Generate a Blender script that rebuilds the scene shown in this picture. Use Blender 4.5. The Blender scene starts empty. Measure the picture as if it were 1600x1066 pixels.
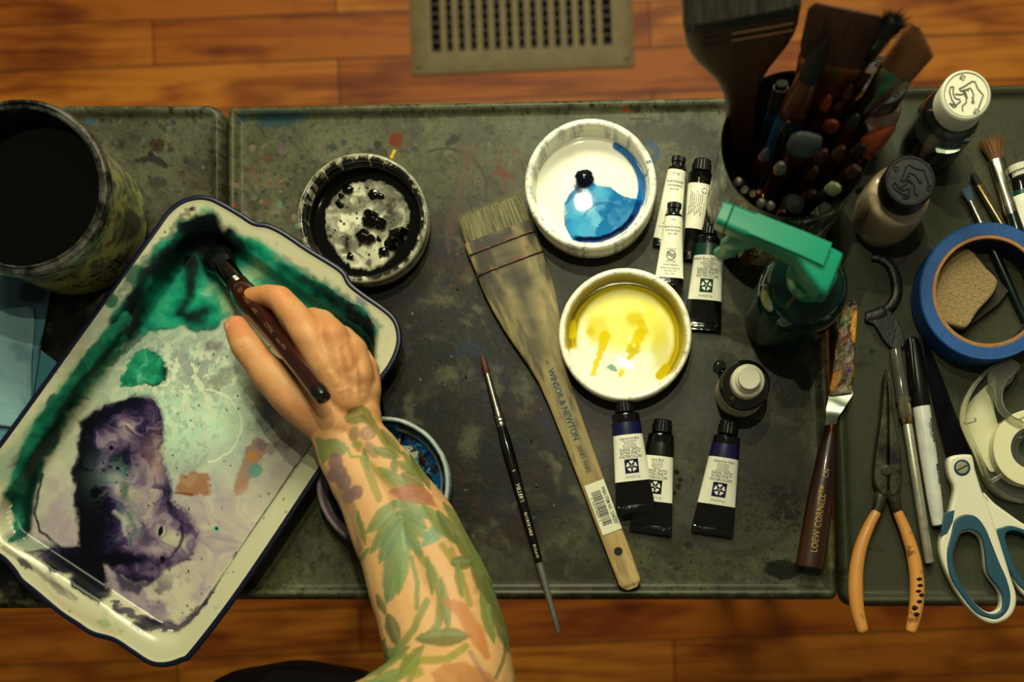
import bpy, bmesh, math, random
import numpy as np
from mathutils import Vector, Matrix
random.seed(7)
C = bpy.context.scene.collection
scene = bpy.context.scene

# ---------------------------------------------------------------- camera, light, exposure
S = 0.00045            # metres per photo pixel on the table surface
D = 0.80               # camera height above the table surface
NX, NY = 960.0, 900.0  # photo pixel straight below the camera
FLOOR = -0.62
def P(px, py, z=0.0):
    k = S * (D - z) / D
    return Vector(((px - NX) * k, -(py - NY) * k, z))
cam_d = bpy.data.cameras.new('camera'); cam = bpy.data.objects.new('camera', cam_d); C.objects.link(cam)
cam.location = (0, 0, D)
cam_d.sensor_width = 36.0
cam_d.lens = 36.0 * (D / S) / 1600.0
cam_d.shift_x = (800 - NX) / 1600.0
cam_d.shift_y = (NY - 533) / 1600.0
cam_d.clip_start = 0.01
cam_d.dof.use_dof = True
cam_d.dof.focus_distance = 0.785
cam_d.dof.aperture_fstop = 4.8
scene.camera = cam
scene.view_settings.view_transform = 'Standard'
scene.view_settings.look = 'None'
scene.view_settings.gamma = 1.0
scene.view_settings.use_curve_mapping = False
scene.view_settings.exposure = 0.50
w = bpy.data.worlds.new('world'); scene.world = w; w.use_nodes = True
w.node_tree.nodes['Background'].inputs[0].default_value = (1.0, 0.95, 0.72, 1)
w.node_tree.nodes['Background'].inputs[1].default_value = 0.08
def area(name, loc, target, size, power, col, sy=None):
    l = bpy.data.lights.new(name, 'AREA'); l.shape = 'RECTANGLE'; l.size = size; l.size_y = sy or size
    l.energy = power; l.color = col
    o = bpy.data.objects.new(name, l); C.objects.link(o); o.location = loc
    o.rotation_euler = (Vector(target) - Vector(loc)).to_track_quat('-Z', 'Y').to_euler()
    return o
area('window_light', (-0.10, 1.10, 0.85), (-0.05, 0.15, 0), 0.50, 6.0, (1.0, 0.97, 0.66), 0.32)
area('soft_fill_light', (0.0, 1.70, 1.55), (0.0, 0.1, 0), 1.3, 22.0, (1.0, 0.97, 0.66), 0.6)  # added soft fill, not a real fixture; softens the cast shadows
area('lamp_bulb', (-0.05, 0.60, 1.05), (-0.02, 0.15, 0), 0.013, 2.4, (1.0, 0.97, 0.65))
area('lamp_bulb', (0.02, 0.36, 1.12), (0.0, 0.10, 0), 0.011, 1.9, (1.0, 0.97, 0.65))

# ---------------------------------------------------------------- helpers: colour, noise, painter
def lin1(c): return c / 12.92 if c <= 0.04045 else ((c + 0.055) / 1.055) ** 2.4
def hx(h):
    h = h.lstrip('#'); return tuple(lin1(int(h[i:i+2], 16) / 255.0) ** 1.22 for i in (0, 2, 4))
def _hash(ix, iy, seed):
    h = (ix.astype(np.int64) * 374761393 + iy.astype(np.int64) * 668265263 + seed * 1442695041) & 0xffffffff
    h = ((h ^ (h >> 13)) * 1274126177) & 0xffffffff
    h = (h ^ (h >> 16)) & 0xffff
    return h / 65535.0
def vnoise(x, y, seed=0):
    ix = np.floor(x); iy = np.floor(y); fx = x - ix; fy = y - iy
    fx = fx * fx * (3 - 2 * fx); fy = fy * fy * (3 - 2 * fy)
    a = _hash(ix, iy, seed); b = _hash(ix + 1, iy, seed); c = _hash(ix, iy + 1, seed); d = _hash(ix + 1, iy + 1, seed)
    return (a * (1 - fx) + b * fx) * (1 - fy) + (c * (1 - fx) + d * fx) * fy
def fbm(x, y, scale, octv=4, seed=0):
    x = x / scale; y = y / scale; s = 0; a = 1; t = 0
    for i in range(octv):
        s = s + a * vnoise(x, y, seed + i * 17); t += a; a *= 0.58; x, y = (x * .80 - y * .60) * 2.03 + 5.1, (x * .60 + y * .80) * 2.03 + 3.7
    return s / t
def sstep(a, b, x):
    t = np.clip((x - a) / (b - a + 1e-9), 0, 1); return t * t * (3 - 2 * t)
class Paint:
    """colours the vertices of a flat surface; coordinates are units of S metres on that surface"""
    def __init__(s, X, Y, base):
        s.X = X; s.Y = Y; s.C = np.tile(np.array(hx(base)), (len(X), 1)); s.wet = np.zeros(len(X))
    def warp(s, amt, sc, seed):
        return (s.X + amt * 2 * (fbm(s.X, s.Y, sc, 3, seed) - .5), s.Y + amt * 2 * (fbm(s.X, s.Y, sc, 3, seed + 91) - .5))
    def put(s, m, col, wet=None):
        c = np.array(hx(col)); m = np.clip(m, 0, 1)
        s.C = s.C * (1 - m[:, None]) + c * m[:, None]
        if wet is not None: s.wet = s.wet * (1 - m) + wet * m
        return m
    def blob(s, cx, cy, rx, ry, col, a=1, ang=0, soft=.25, warp=0, wsc=20, seed=1, wet=None):
        X, Y = s.warp(warp, wsc, seed) if warp else (s.X, s.Y)
        t = math.radians(ang); dx = X - cx; dy = Y - cy
        u = (dx * math.cos(t) + dy * math.sin(t)) / rx; v = (-dx * math.sin(t) + dy * math.cos(t)) / ry
        return s.put(a * (1 - sstep(1 - soft, 1 + soft, np.sqrt(u * u + v * v))), col, wet)
    def dist(s, pts, X, Y, ws):
        best = np.full(len(X), 1e9)
        for i in range(len(pts) - 1):
            x0, y0 = pts[i]; x1, y1 = pts[i + 1]; dx = x1 - x0; dy = y1 - y0; L = dx * dx + dy * dy + 1e-9
            t = np.clip(((X - x0) * dx + (Y - y0) * dy) / L, 0, 1)
            d = np.hypot(X - x0 - t * dx, Y - y0 - t * dy) / (ws[i] * (1 - t) + ws[i + 1] * t)
            best = np.minimum(best, d)
        return best
    def stroke(s, pts, w, col, a=1, soft=.25, warp=0, wsc=20, seed=1, wet=None):
        X, Y = s.warp(warp, wsc, seed) if warp else (s.X, s.Y)
        ws = [w] * len(pts) if not hasattr(w, '__len__') else w
        d = s.dist(pts, X, Y, ws)
        return s.put(a * (1 - sstep(1 - soft, 1 + soft, d)), col, wet)
    def ring(s, cx, cy, r, w, col, a=1, a0=None, a1=None, soft=.5, warp=0, wsc=20, seed=1, wet=None):
        X, Y = s.warp(warp, wsc, seed) if warp else (s.X, s.Y)
        d = np.abs(np.hypot(X - cx, Y - cy) - r) / w
        m = a * (1 - sstep(1 - soft, 1 + soft, d))
        if a0 is not None:
            an = np.degrees(np.arctan2(Y - cy, X - cx)); an = (an - a0) % 360
            m = m * sstep(-4, 4, an) * (1 - sstep(a1 - a0 - 8, a1 - a0, an))
        return s.put(m, col, wet)
    def inside(s, poly, X, Y):
        ins = np.zeros(len(X), bool); n = len(poly)
        for i in range(n):
            x0, y0 = poly[i]; x1, y1 = poly[(i + 1) % n]
            c = ((y0 > Y) != (y1 > Y)) & (X < (x1 - x0) * (Y - y0) / (y1 - y0 + 1e-12) + x0)
            ins ^= c
        return ins
    def poly(s, poly, col, a=1, edge=3, warp=0, wsc=20, seed=1, wet=None, mod=None):
        X, Y = s.warp(warp, wsc, seed) if warp else (s.X, s.Y)
        d = s.dist(list(poly) + [poly[0]], X, Y, [1.0] * (len(poly) + 1))
        sd = np.where(s.inside(poly, X, Y), d, -d)
        m = a * sstep(-edge, edge, sd)
        if mod is not None: m = m * mod
        return s.put(m, col, wet)
    def mottle(s, col, scale, lo, hi, a=1, seed=3, octv=4, sx=1, sy=1, wet=None, mask=None):
        n = fbm(s.X * sx * .819 - s.Y * sy * .574 if sx == sy else s.X * sx, s.X * sx * .574 + s.Y * sy * .819 if sx == sy else s.Y * sy, scale, octv, seed)
        m = a * sstep(lo, hi, n)
        if mask is not None: m = m * mask
        return s.put(m, col, wet)
    def bias(s, base, gs):
        f = np.full(len(s.X), float(base))
        for cx, cy, rx, ry, a in gs: f += a * np.exp(-((s.X-cx)/rx)**2 - ((s.Y-cy)/ry)**2)
        return f
    def ramp(s, mask, field, stops):
        cols = np.array([hx(c) for _, c in stops]); ps = [q for q, _ in stops]
        c = np.stack([np.interp(field, ps, cols[:, k]) for k in range(3)], -1); m = np.clip(mask, 0, 1)[:, None]
        s.C = s.C * (1 - m) + c * m
    def flow(s, scale, seed, warp=30, wsc=60, octv=5):
        X, Y = s.warp(warp, wsc, seed + 7); X2 = X + warp * (fbm(X, Y, wsc*.5, 3, seed+3) - .5); return fbm(X2, Y, scale, octv, seed)
    def specks(s, n, box, r, cols, a=.9, seed=5):
        rg = random.Random(seed)
        for i in range(n):
            cx = rg.uniform(box[0], box[2]); cy = rg.uniform(box[1], box[3]); rr = rg.uniform(*r)
            sel = np.where((np.abs(s.X - cx) < rr * 2.5) & (np.abs(s.Y - cy) < rr * 2.5))[0]
            if not len(sel): continue
            d = np.hypot(s.X[sel] - cx, (s.Y[sel] - cy) * rg.uniform(.7, 1.3)) / rr
            m = (a * (1 - sstep(.7, 1.2, d)))[:, None]
            s.C[sel] = s.C[sel] * (1 - m) + np.array(hx(rg.choice(cols))) * m
def smooth_poly(pts, n=4, closed=True):
    out = []; N = len(pts); rng = range(N) if closed else range(N - 1)
    for i in rng:
        g = (lambda k: pts[k % N]) if closed else (lambda k: pts[max(0, min(N - 1, k))])
        p0, p1, p2, p3 = g(i - 1), g(i), g(i + 1), g(i + 2)
        for j in range(n):
            t = j / n
            out.append(tuple(0.5 * ((2 * p1[k]) + (-p0[k] + p2[k]) * t + (2*p0[k] - 5*p1[k] + 4*p2[k] - p3[k]) * t*t + (-p0[k] + 3*p1[k] - 3*p2[k] + p3[k]) * t**3) for k in range(len(p1))))
    if not closed: out.append(tuple(pts[-1]))
    return out

# ---------------------------------------------------------------- materials
MATS = {}
def M(name, col='#808080', rough=.5, metal=0.0, vcol=False, nz=None, nzcol=None, bump=None, trans=0, ior=1.45, coat=0, stretch=(1, 1, 1), spec=.5, wet=False, sss=0, nzrange=(.4, .62), sheen=0, alpha=1):
    if name in MATS: return MATS[name]
    m = bpy.data.materials.new(name); m.use_nodes = True; MATS[name] = m
    nt = m.node_tree; b = nt.nodes['Principled BSDF']; L = nt.links
    def N(t, **k):
        n = nt.nodes.new(t)
        for a, v in k.items(): setattr(n, a, v)
        return n
    b.inputs['Roughness'].default_value = rough; b.inputs['Metallic'].default_value = metal
    b.inputs['Transmission Weight'].default_value = trans; b.inputs['IOR'].default_value = ior
    b.inputs['Coat Weight'].default_value = coat; b.inputs['Specular IOR Level'].default_value = spec
    b.inputs['Coat Roughness'].default_value = .08
    b.inputs['Sheen Weight'].default_value = sheen; b.inputs['Alpha'].default_value = alpha
    if sss:
        b.inputs['Subsurface Weight'].default_value = sss; b.inputs['Subsurface Scale'].default_value = .006
        b.inputs['Subsurface Radius'].default_value = (1, .35, .15)
    tc = N('ShaderNodeTexCoord'); mp = N('ShaderNodeMapping'); L.new(tc.outputs['Object'], mp.inputs['Vector']); mp.inputs['Scale'].default_value = stretch
    if vcol:
        at = N('ShaderNodeAttribute'); at.attribute_name = 'Col'; src = at.outputs['Color']
    else:
        rgb = N('ShaderNodeRGB'); rgb.outputs[0].default_value = (*hx(col), 1); src = rgb.outputs[0]
    if nz:
        no = N('ShaderNodeTexNoise'); no.inputs['Scale'].default_value = nz[0]; no.inputs['Detail'].default_value = 5; no.inputs['Roughness'].default_value = .65
        L.new(mp.outputs[0], no.inputs['Vector'])
        mr = N('ShaderNodeMapRange'); mr.inputs['From Min'].default_value = nzrange[0]; mr.inputs['From Max'].default_value = nzrange[1]
        mr.inputs['To Max'].default_value = nz[1]; L.new(no.outputs[0], mr.inputs['Value'])
        mx = N('ShaderNodeMix', data_type='RGBA'); L.new(mr.outputs[0], mx.inputs[0]); L.new(src, mx.inputs[6])
        mx.inputs[7].default_value = (*hx(nzcol or '#101010'), 1); src = mx.outputs[2]
    L.new(src, b.inputs['Base Color'])
    if wet:
        aw = N('ShaderNodeAttribute'); aw.attribute_name = 'Wet'
        m2 = N('ShaderNodeMapRange'); m2.inputs['To Min'].default_value = rough; m2.inputs['To Max'].default_value = .1
        L.new(aw.outputs['Fac'], m2.inputs['Value']); L.new(m2.outputs[0], b.inputs['Roughness'])
    if bump:
        nb = N('ShaderNodeTexNoise'); nb.inputs['Scale'].default_value = bump[0]; nb.inputs['Detail'].default_value = 4
        L.new(mp.outputs[0], nb.inputs['Vector'])
        bp = N('ShaderNodeBump'); bp.inputs['Strength'].default_value = bump[1]; bp.inputs['Distance'].default_value = .001
        L.new(nb.outputs[0], bp.inputs['Height']); L.new(bp.outputs[0], b.inputs['Normal'])
    return m

# ---------------------------------------------------------------- mesh builder
class MB:
    def __init__(s): s.v = []; s.f = []; s.m = []; s.mats = []
    def mi(s, mat):
        if mat not in s.mats: s.mats.append(mat)
        return s.mats.index(mat)
    def add(s, vs, fs, mat):
        o = len(s.v); k = s.mi(mat); s.v += [tuple(v) for v in vs]
        for f in fs: s.f.append([i + o for i in f]); s.m.append(k)
    def box(s, a, b, mat):
        x0, y0, z0 = a; x1, y1, z1 = b
        vs = [(x0,y0,z0),(x1,y0,z0),(x1,y1,z0),(x0,y1,z0),(x0,y0,z1),(x1,y0,z1),(x1,y1,z1),(x0,y1,z1)]
        s.add(vs, [(0,3,2,1),(4,5,6,7),(0,1,5,4),(1,2,6,5),(2,3,7,6),(3,0,4,7)], mat)
    def rings(s, rings, mat, cap0=True, cap1=True, closed=True):
        n = len(rings[0]); vs = [p for r in rings for p in r]; fs = []
        for i in range(len(rings) - 1):
            for j in range(n if closed else n - 1):
                k = (j + 1) % n; fs.append((i*n + j, i*n + k, (i+1)*n + k, (i+1)*n + j))
        if cap0: fs.append(tuple(reversed(range(n))))
        if cap1: fs.append(tuple((len(rings)-1)*n + j for j in range(n)))
        s.add(vs, fs, mat)
    def loft(s, secs, mat, n=28, cap0=True, cap1=True, pw=2.0):
        """secs: (y, half width x, half height z[, centre z[, centre x[, power]]]) along local y"""
        R = []
        for q in secs:
            y, a, b = q[:3]; cz = q[3] if len(q) > 3 else 0; cx = q[4] if len(q) > 4 else 0; p = q[5] if len(q) > 5 else pw
            r = []
            for j in range(n):
                t = 2 * math.pi * j / n; c = math.cos(t); d = math.sin(t)
                r.append((cx + a * math.copysign(abs(c) ** (2/p), c), y, cz + b * math.copysign(abs(d) ** (2/p), d)))
            R.append(r)
        s.rings(R, mat, cap0, cap1)
    def lathe(s, prof, mat, n=64, cap0=True, cap1=True, rib=None):
        R = []
        for r, z in prof:
            R.append([((r + (rib[0] * (1 if j % 2 else 0) if rib and rib[1] <= z <= rib[2] else 0)) * math.cos(2*math.pi*j/n), (r + (rib[0] * (1 if j % 2 else 0) if rib and rib[1] <= z <= rib[2] else 0)) * math.sin(2*math.pi*j/n), z) for j in range(n)])
        s.rings(R, mat, cap0, cap1)
    def tube(s, pts, rad, mat, n=10, flat=1.0, up=None):
        pts = [Vector(p) for p in pts]; rad = [rad] * len(pts) if not hasattr(rad, '__len__') else rad
        R = []; prev = None
        for i, p in enumerate(pts):
            t = (pts[min(i+1, len(pts)-1)] - pts[max(i-1, 0)]).normalized()
            if prev is None:
                u = Vector(up) if up else (Vector((0,0,1)) if abs(t.z) < .9 else Vector((1,0,0)))
            else: u = prev
            u = (u - t * u.dot(t)).normalized(); prev = u; x = t.cross(u)
            R.append([p + (x * math.cos(2*math.pi*j/n) + u * flat * math.sin(2*math.pi*j/n)) * rad[i] for j in range(n)])
        s.rings(R, mat)
    def strands(s, roots, tips, r, mat, mid=None):
        for i, (a, b) in enumerate(zip(roots, tips)):
            a = Vector(a); b = Vector(b); t = (b - a).normalized(); u = t.orthogonal().normalized(); x = t.cross(u)
            o = [a + (u * math.cos(k*2.094) + x * math.sin(k*2.094)) * r for k in range(3)]
            q = a.lerp(b, .6) + (mid[i] if mid else Vector())
            o2 = [q + (u * math.cos(k*2.094) + x * math.sin(k*2.094)) * r * .8 for k in range(3)]
            s.add(o + o2 + [b], [(0,1,4,3),(1,2,5,4),(2,0,3,5),(3,4,6),(4,5,6),(5,3,6)], mat)
    def curve(s, polys, z0, z1, mat, bev=.0005, res=2, xf=None):
        cu = bpy.data.curves.new('c', 'CURVE'); cu.dimensions = '2D'; cu.fill_mode = 'BOTH'
        cu.extrude = max((z1 - z0) / 2 - bev, 1e-5); cu.bevel_depth = bev; cu.bevel_resolution = res; cu.offset = -bev
        for p in polys:
            sp = cu.splines.new('POLY'); sp.points.add(len(p) - 1); sp.use_cyclic_u = True
            for i, q in enumerate(p): sp.points[i].co = (q[0], q[1], 0, 1)
        s._conv(cu, mat, lambda c: (c.x, c.y, c.z + (z0 + z1) / 2) if xf is None else xf(c.x, c.y, c.z + (z0+z1)/2))
    def text(s, body, size, mat, xf, align='CENTER', bold=0, sx=1.0, sp=1.0):
        cu = bpy.data.curves.new('t', 'FONT'); cu.body = body; cu.size = size; cu.align_x = align; cu.align_y = 'CENTER'
        cu.resolution_u = 2; cu.offset = bold; cu.space_character = sp
        s._conv(cu, mat, lambda c: xf(c.x * sx, c.y))
    def _conv(s, cu, mat, f):
        o = bpy.data.objects.new('t', cu); C.objects.link(o); bpy.context.view_layer.update()
        me = o.evaluated_get(bpy.context.evaluated_depsgraph_get()).to_mesh()
        vs = [f(v.co) for v in me.vertices]; fs = [tuple(p.vertices) for p in me.polygons]
        s.add(vs, fs, mat); bpy.data.objects.remove(o)
    def build(s, name, parent=None, smooth=True, mods=None, ang=35):
        me = bpy.data.meshes.new(name); me.from_pydata(s.v, [], s.f)
        for m in s.mats: me.materials.append(m)
        me.polygons.foreach_set('material_index', s.m)
        bm = bmesh.new(); bm.from_mesh(me); bmesh.ops.recalc_face_normals(bm, faces=bm.faces) if not getattr(s, 'keepn', False) else None
        if smooth:
            ca = math.radians(ang)
            for f in bm.faces: f.smooth = True
            for e in bm.edges:
                if len(e.link_faces) == 2 and e.calc_face_angle(0) > ca: e.smooth = False
        bm.to_mesh(me); bm.free(); me.update()
        o = bpy.data.objects.new(name, me); C.objects.link(o)
        if parent: o.parent = parent
        return o
def tag(o, label, cat, group=None, kind=None):
    if label: o['label'] = label
    if cat: o['category'] = cat
    if group: o['group'] = group
    if kind: o['kind'] = kind
    return o
def thing(name, label, cat, mat=None, group=None):
    o = bpy.data.objects.new(name, None); C.objects.link(o); o.empty_display_size = .02
    if mat is not None: o.matrix_world = mat if isinstance(mat, Matrix) else Matrix.Translation(mat)
    return tag(o, label, cat, group)
def frame(p0, p1, up=(0, 0, 1)):
    y = (p1 - p0).normalized(); x = y.cross(Vector(up)).normalized(); z = x.cross(y)
    m = Matrix((x, y, z)).transposed().to_4x4(); m.translation = p0; return m
def grid_obj(name, V, F, col=None, wet=None, mat=None, parent=None, smooth=True):
    me = bpy.data.meshes.new(name); V = np.asarray(V, np.float32); F = np.asarray(F, np.int32)
    me.vertices.add(len(V)); me.vertices.foreach_set('co', V.ravel())
    me.loops.add(F.size); me.loops.foreach_set('vertex_index', F.ravel())
    me.polygons.add(len(F)); me.polygons.foreach_set('loop_start', np.arange(len(F), dtype=np.int32) * F.shape[1])
    me.update(calc_edges=True)
    if smooth: me.polygons.foreach_set('use_smooth', np.ones(len(F), bool))
    if col is not None:
        a = me.color_attributes.new('Col', 'FLOAT_COLOR', 'POINT')
        a.data.foreach_set('color', np.concatenate([col, np.ones((len(col), 1))], 1).astype(np.float32).ravel())
    if wet is not None:
        a = me.attributes.new('Wet', 'FLOAT', 'POINT'); a.data.foreach_set('value', wet.astype(np.float32))
    if mat: me.materials.append(mat)
    me.validate()
    o = bpy.data.objects.new(name, me); C.objects.link(o)
    if parent: o.parent = parent
    return o
def ring_faces(nr, n, centre=False):
    i = np.arange(nr - 1)[:, None]; j = np.arange(n)[None, :]; k = (j + 1) % n
    return np.stack([i*n + j, i*n + k, (i+1)*n + k, (i+1)*n + j], -1).reshape(-1, 4)
def scr(V, z):      # flat coordinates of a surface at height z, in units of S
    k = S * (D - z) / D
    return V[:, 0] / k + NX, -V[:, 1] / k + NY
# ================================================================ THE SETTING
def floor_mat():
    m = bpy.data.materials.new('oak_floor'); m.use_nodes = True; nt = m.node_tree; b = nt.nodes['Principled BSDF']; L = nt.links
    def N(t): return nt.nodes.new(t)
    tc = N('ShaderNodeTexCoord'); mp = N('ShaderNodeMapping'); L.new(tc.outputs['Object'], mp.inputs[0]); mp.inputs['Rotation'].default_value = (0, 0, math.radians(-2.2))
    mp.inputs['Location'].default_value = (.32, .026, 0)
    br = N('ShaderNodeTexBrick'); br.offset = .37; L.new(mp.outputs[0], br.inputs['Vector'])
    br.inputs['Scale'].default_value = 1; br.inputs['Brick Width'].default_value = .62; br.inputs['Row Height'].default_value = .057
    br.inputs['Mortar Size'].default_value = .0011; br.inputs['Mortar Smooth'].default_value = .3
    br.inputs['Color1'].default_value = (0, 0, 0, 1); br.inputs['Color2'].default_value = (1, 1, 1, 1); br.inputs['Mortar'].default_value = (.5, .5, .5, 1)
    r = N('ShaderNodeValToRGB'); L.new(br.outputs['Color'], r.inputs[0])
    r.color_ramp.elements[0].color = (*hx('#9c5c18'), 1); r.color_ramp.elements[1].color = (*hx('#bd8030'), 1)
    e = r.color_ramp.elements.new(.5); e.color = (*hx('#a86a24'), 1)
    m2 = N('ShaderNodeMapping'); L.new(mp.outputs[0], m2.inputs[0]); m2.inputs['Scale'].default_value = (2.2, 26, 1)
    no = N('ShaderNodeTexNoise'); no.inputs['Scale'].default_value = 1.6; no.inputs['Detail'].default_value = 6; no.inputs['Distortion'].default_value = 1.2; L.new(m2.outputs[0], no.inputs['Vector'])
    r2 = N('ShaderNodeValToRGB'); L.new(no.outputs[0], r2.inputs[0]); r2.color_ramp.elements[0].position = .36; r2.color_ramp.elements[0].color = (*hx('#b5864c'), 1)
    r2.color_ramp.elements[1].position = .56; r2.color_ramp.elements[1].color = (1, 1, 1, 1)
    mx = N('ShaderNodeMix'); mx.data_type = 'RGBA'; mx.blend_type = 'MULTIPLY'; mx.inputs[0].default_value = .75; L.new(r.outputs[0], mx.inputs[6]); L.new(r2.outputs[0], mx.inputs[7])
    n3 = N('ShaderNodeTexNoise'); n3.inputs['Scale'].default_value = 7; n3.inputs['Detail'].default_value = 3; m3 = N('ShaderNodeMapping'); L.new(mp.outputs[0], m3.inputs[0]); m3.inputs['Scale'].default_value = (1, 2.6, 1); L.new(m3.outputs[0], n3.inputs['Vector'])
    r3 = N('ShaderNodeValToRGB'); L.new(n3.outputs[0], r3.inputs[0]); r3.color_ramp.elements[0].position = .33; r3.color_ramp.elements[0].color = (*hx('#b08a58'), 1); r3.color_ramp.elements[1].position = .5; r3.color_ramp.elements[1].color = (1, 1, 1, 1)
    mx2 = N('ShaderNodeMix'); mx2.data_type = 'RGBA'; mx2.blend_type = 'MULTIPLY'; mx2.inputs[0].default_value = .8; L.new(mx.outputs[2], mx2.inputs[6]); L.new(r3.outputs[0], mx2.inputs[7])
    mx3 = N('ShaderNodeMix'); mx3.data_type = 'RGBA'; L.new(br.outputs['Fac'], mx3.inputs[0]); L.new(mx2.outputs[2], mx3.inputs[6]); mx3.inputs[7].default_value = (*hx('#4a2a0c'), 1)
    L.new(mx3.outputs[2], b.inputs['Base Color']); b.inputs['Roughness'].default_value = .5; b.inputs['Specular IOR Level'].default_value = .15
    return m
FM = floor_mat()
# register opening: photo 632..990 x -80..112 at floor level
r0 = P(640, 112, FLOOR); r1 = P(988, -85, FLOOR)
ox0, oy0, ox1, oy1 = r0.x + .02, r0.y + .02, r1.x - .02, r1.y - .02
bm = MB()
xs = [-1.6, ox0, ox1, 1.6]; ys = [-1.4, oy0, oy1, 1.8]
vs = [(x, y, 0) for y in ys for x in xs]; fs = [(j*4+i, j*4+i+1, j*4+i+5, j*4+i+4) for j in range(3) for i in range(3) if not (i == 1 and j == 1)]
bm.add(vs, fs, FM)
fl = bm.build('floor'); fl.location.z = FLOOR; tag(fl, None, None, None, 'structure')

reg_m = M('register_tan', '#75663f', .6, .1, nz=(60, .5), nzcol='#5e5034')
dk = M('duct_black', '#0a0806', .8)
reg = thing('floor_register', 'tan metal floor register vent set in the wooden floor behind the trays', 'vent', Vector(((ox0+ox1)/2, (oy0+oy1)/2, FLOOR)))
hw = (r1.x - r0.x) / 2; hh = (r1.y - r0.y) / 2; iw = hw - .027; ih = hh - .026
bm = MB()
def ring_rect(w, h, z, r=.004, n=5):
    out = []
    for cx, cy, a in ((w-r, h-r, 0), (-w+r, h-r, 90), (-w+r, -h+r, 180), (w-r, -h+r, 270)):
        for i in range(n):
            t = math.radians(a + 90 * i / (n-1)); out.append((cx + r*math.cos(t), cy + r*math.sin(t), z))
    return out
bm.rings([ring_rect(hw, hh, 0), ring_rect(hw, hh, .002), ring_rect(hw-.010, hh-.010, .0055), ring_rect(iw, ih, .0055, .001), ring_rect(iw, ih, .001, .001)], reg_m, False, False)
nsl = 15; pitch = 2 * iw / nsl
for i in range(1, nsl): bm.box((-iw + i*pitch - pitch*.25, -ih, .001), (-iw + i*pitch + pitch*.25, ih, .0055), reg_m)
bm.build('faceplate', reg, ang=30)
bm = MB()
for k in range(9):
    y = -ih + (k + .5) * 2 * ih / 9
    bm.tube([(-iw, y, -.006), (iw, y, -.006)], .0028, M('louver_brown', '#3a2a1a', .6, .3), 6)
bm.build('louvers', reg)
bm = MB(); bm.rings([ring_rect(iw+.001, ih+.001, .001, .001), ring_rect(iw+.001, ih+.001, -.05, .001)], dk, False, True); bm.build('duct', reg)
for sx in (-1, 1):
    bm = MB(); bm.lathe([(.0001, .0078), (.003, .0072), (.0038, .0055)], reg_m, 12)
    bm.v = [(v[0] + sx*hw*.93, v[1] - hh*.86, v[2]) for v in bm.v]; bm.build('screw', reg)
reg.rotation_euler.z = math.radians(2.3)

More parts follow.
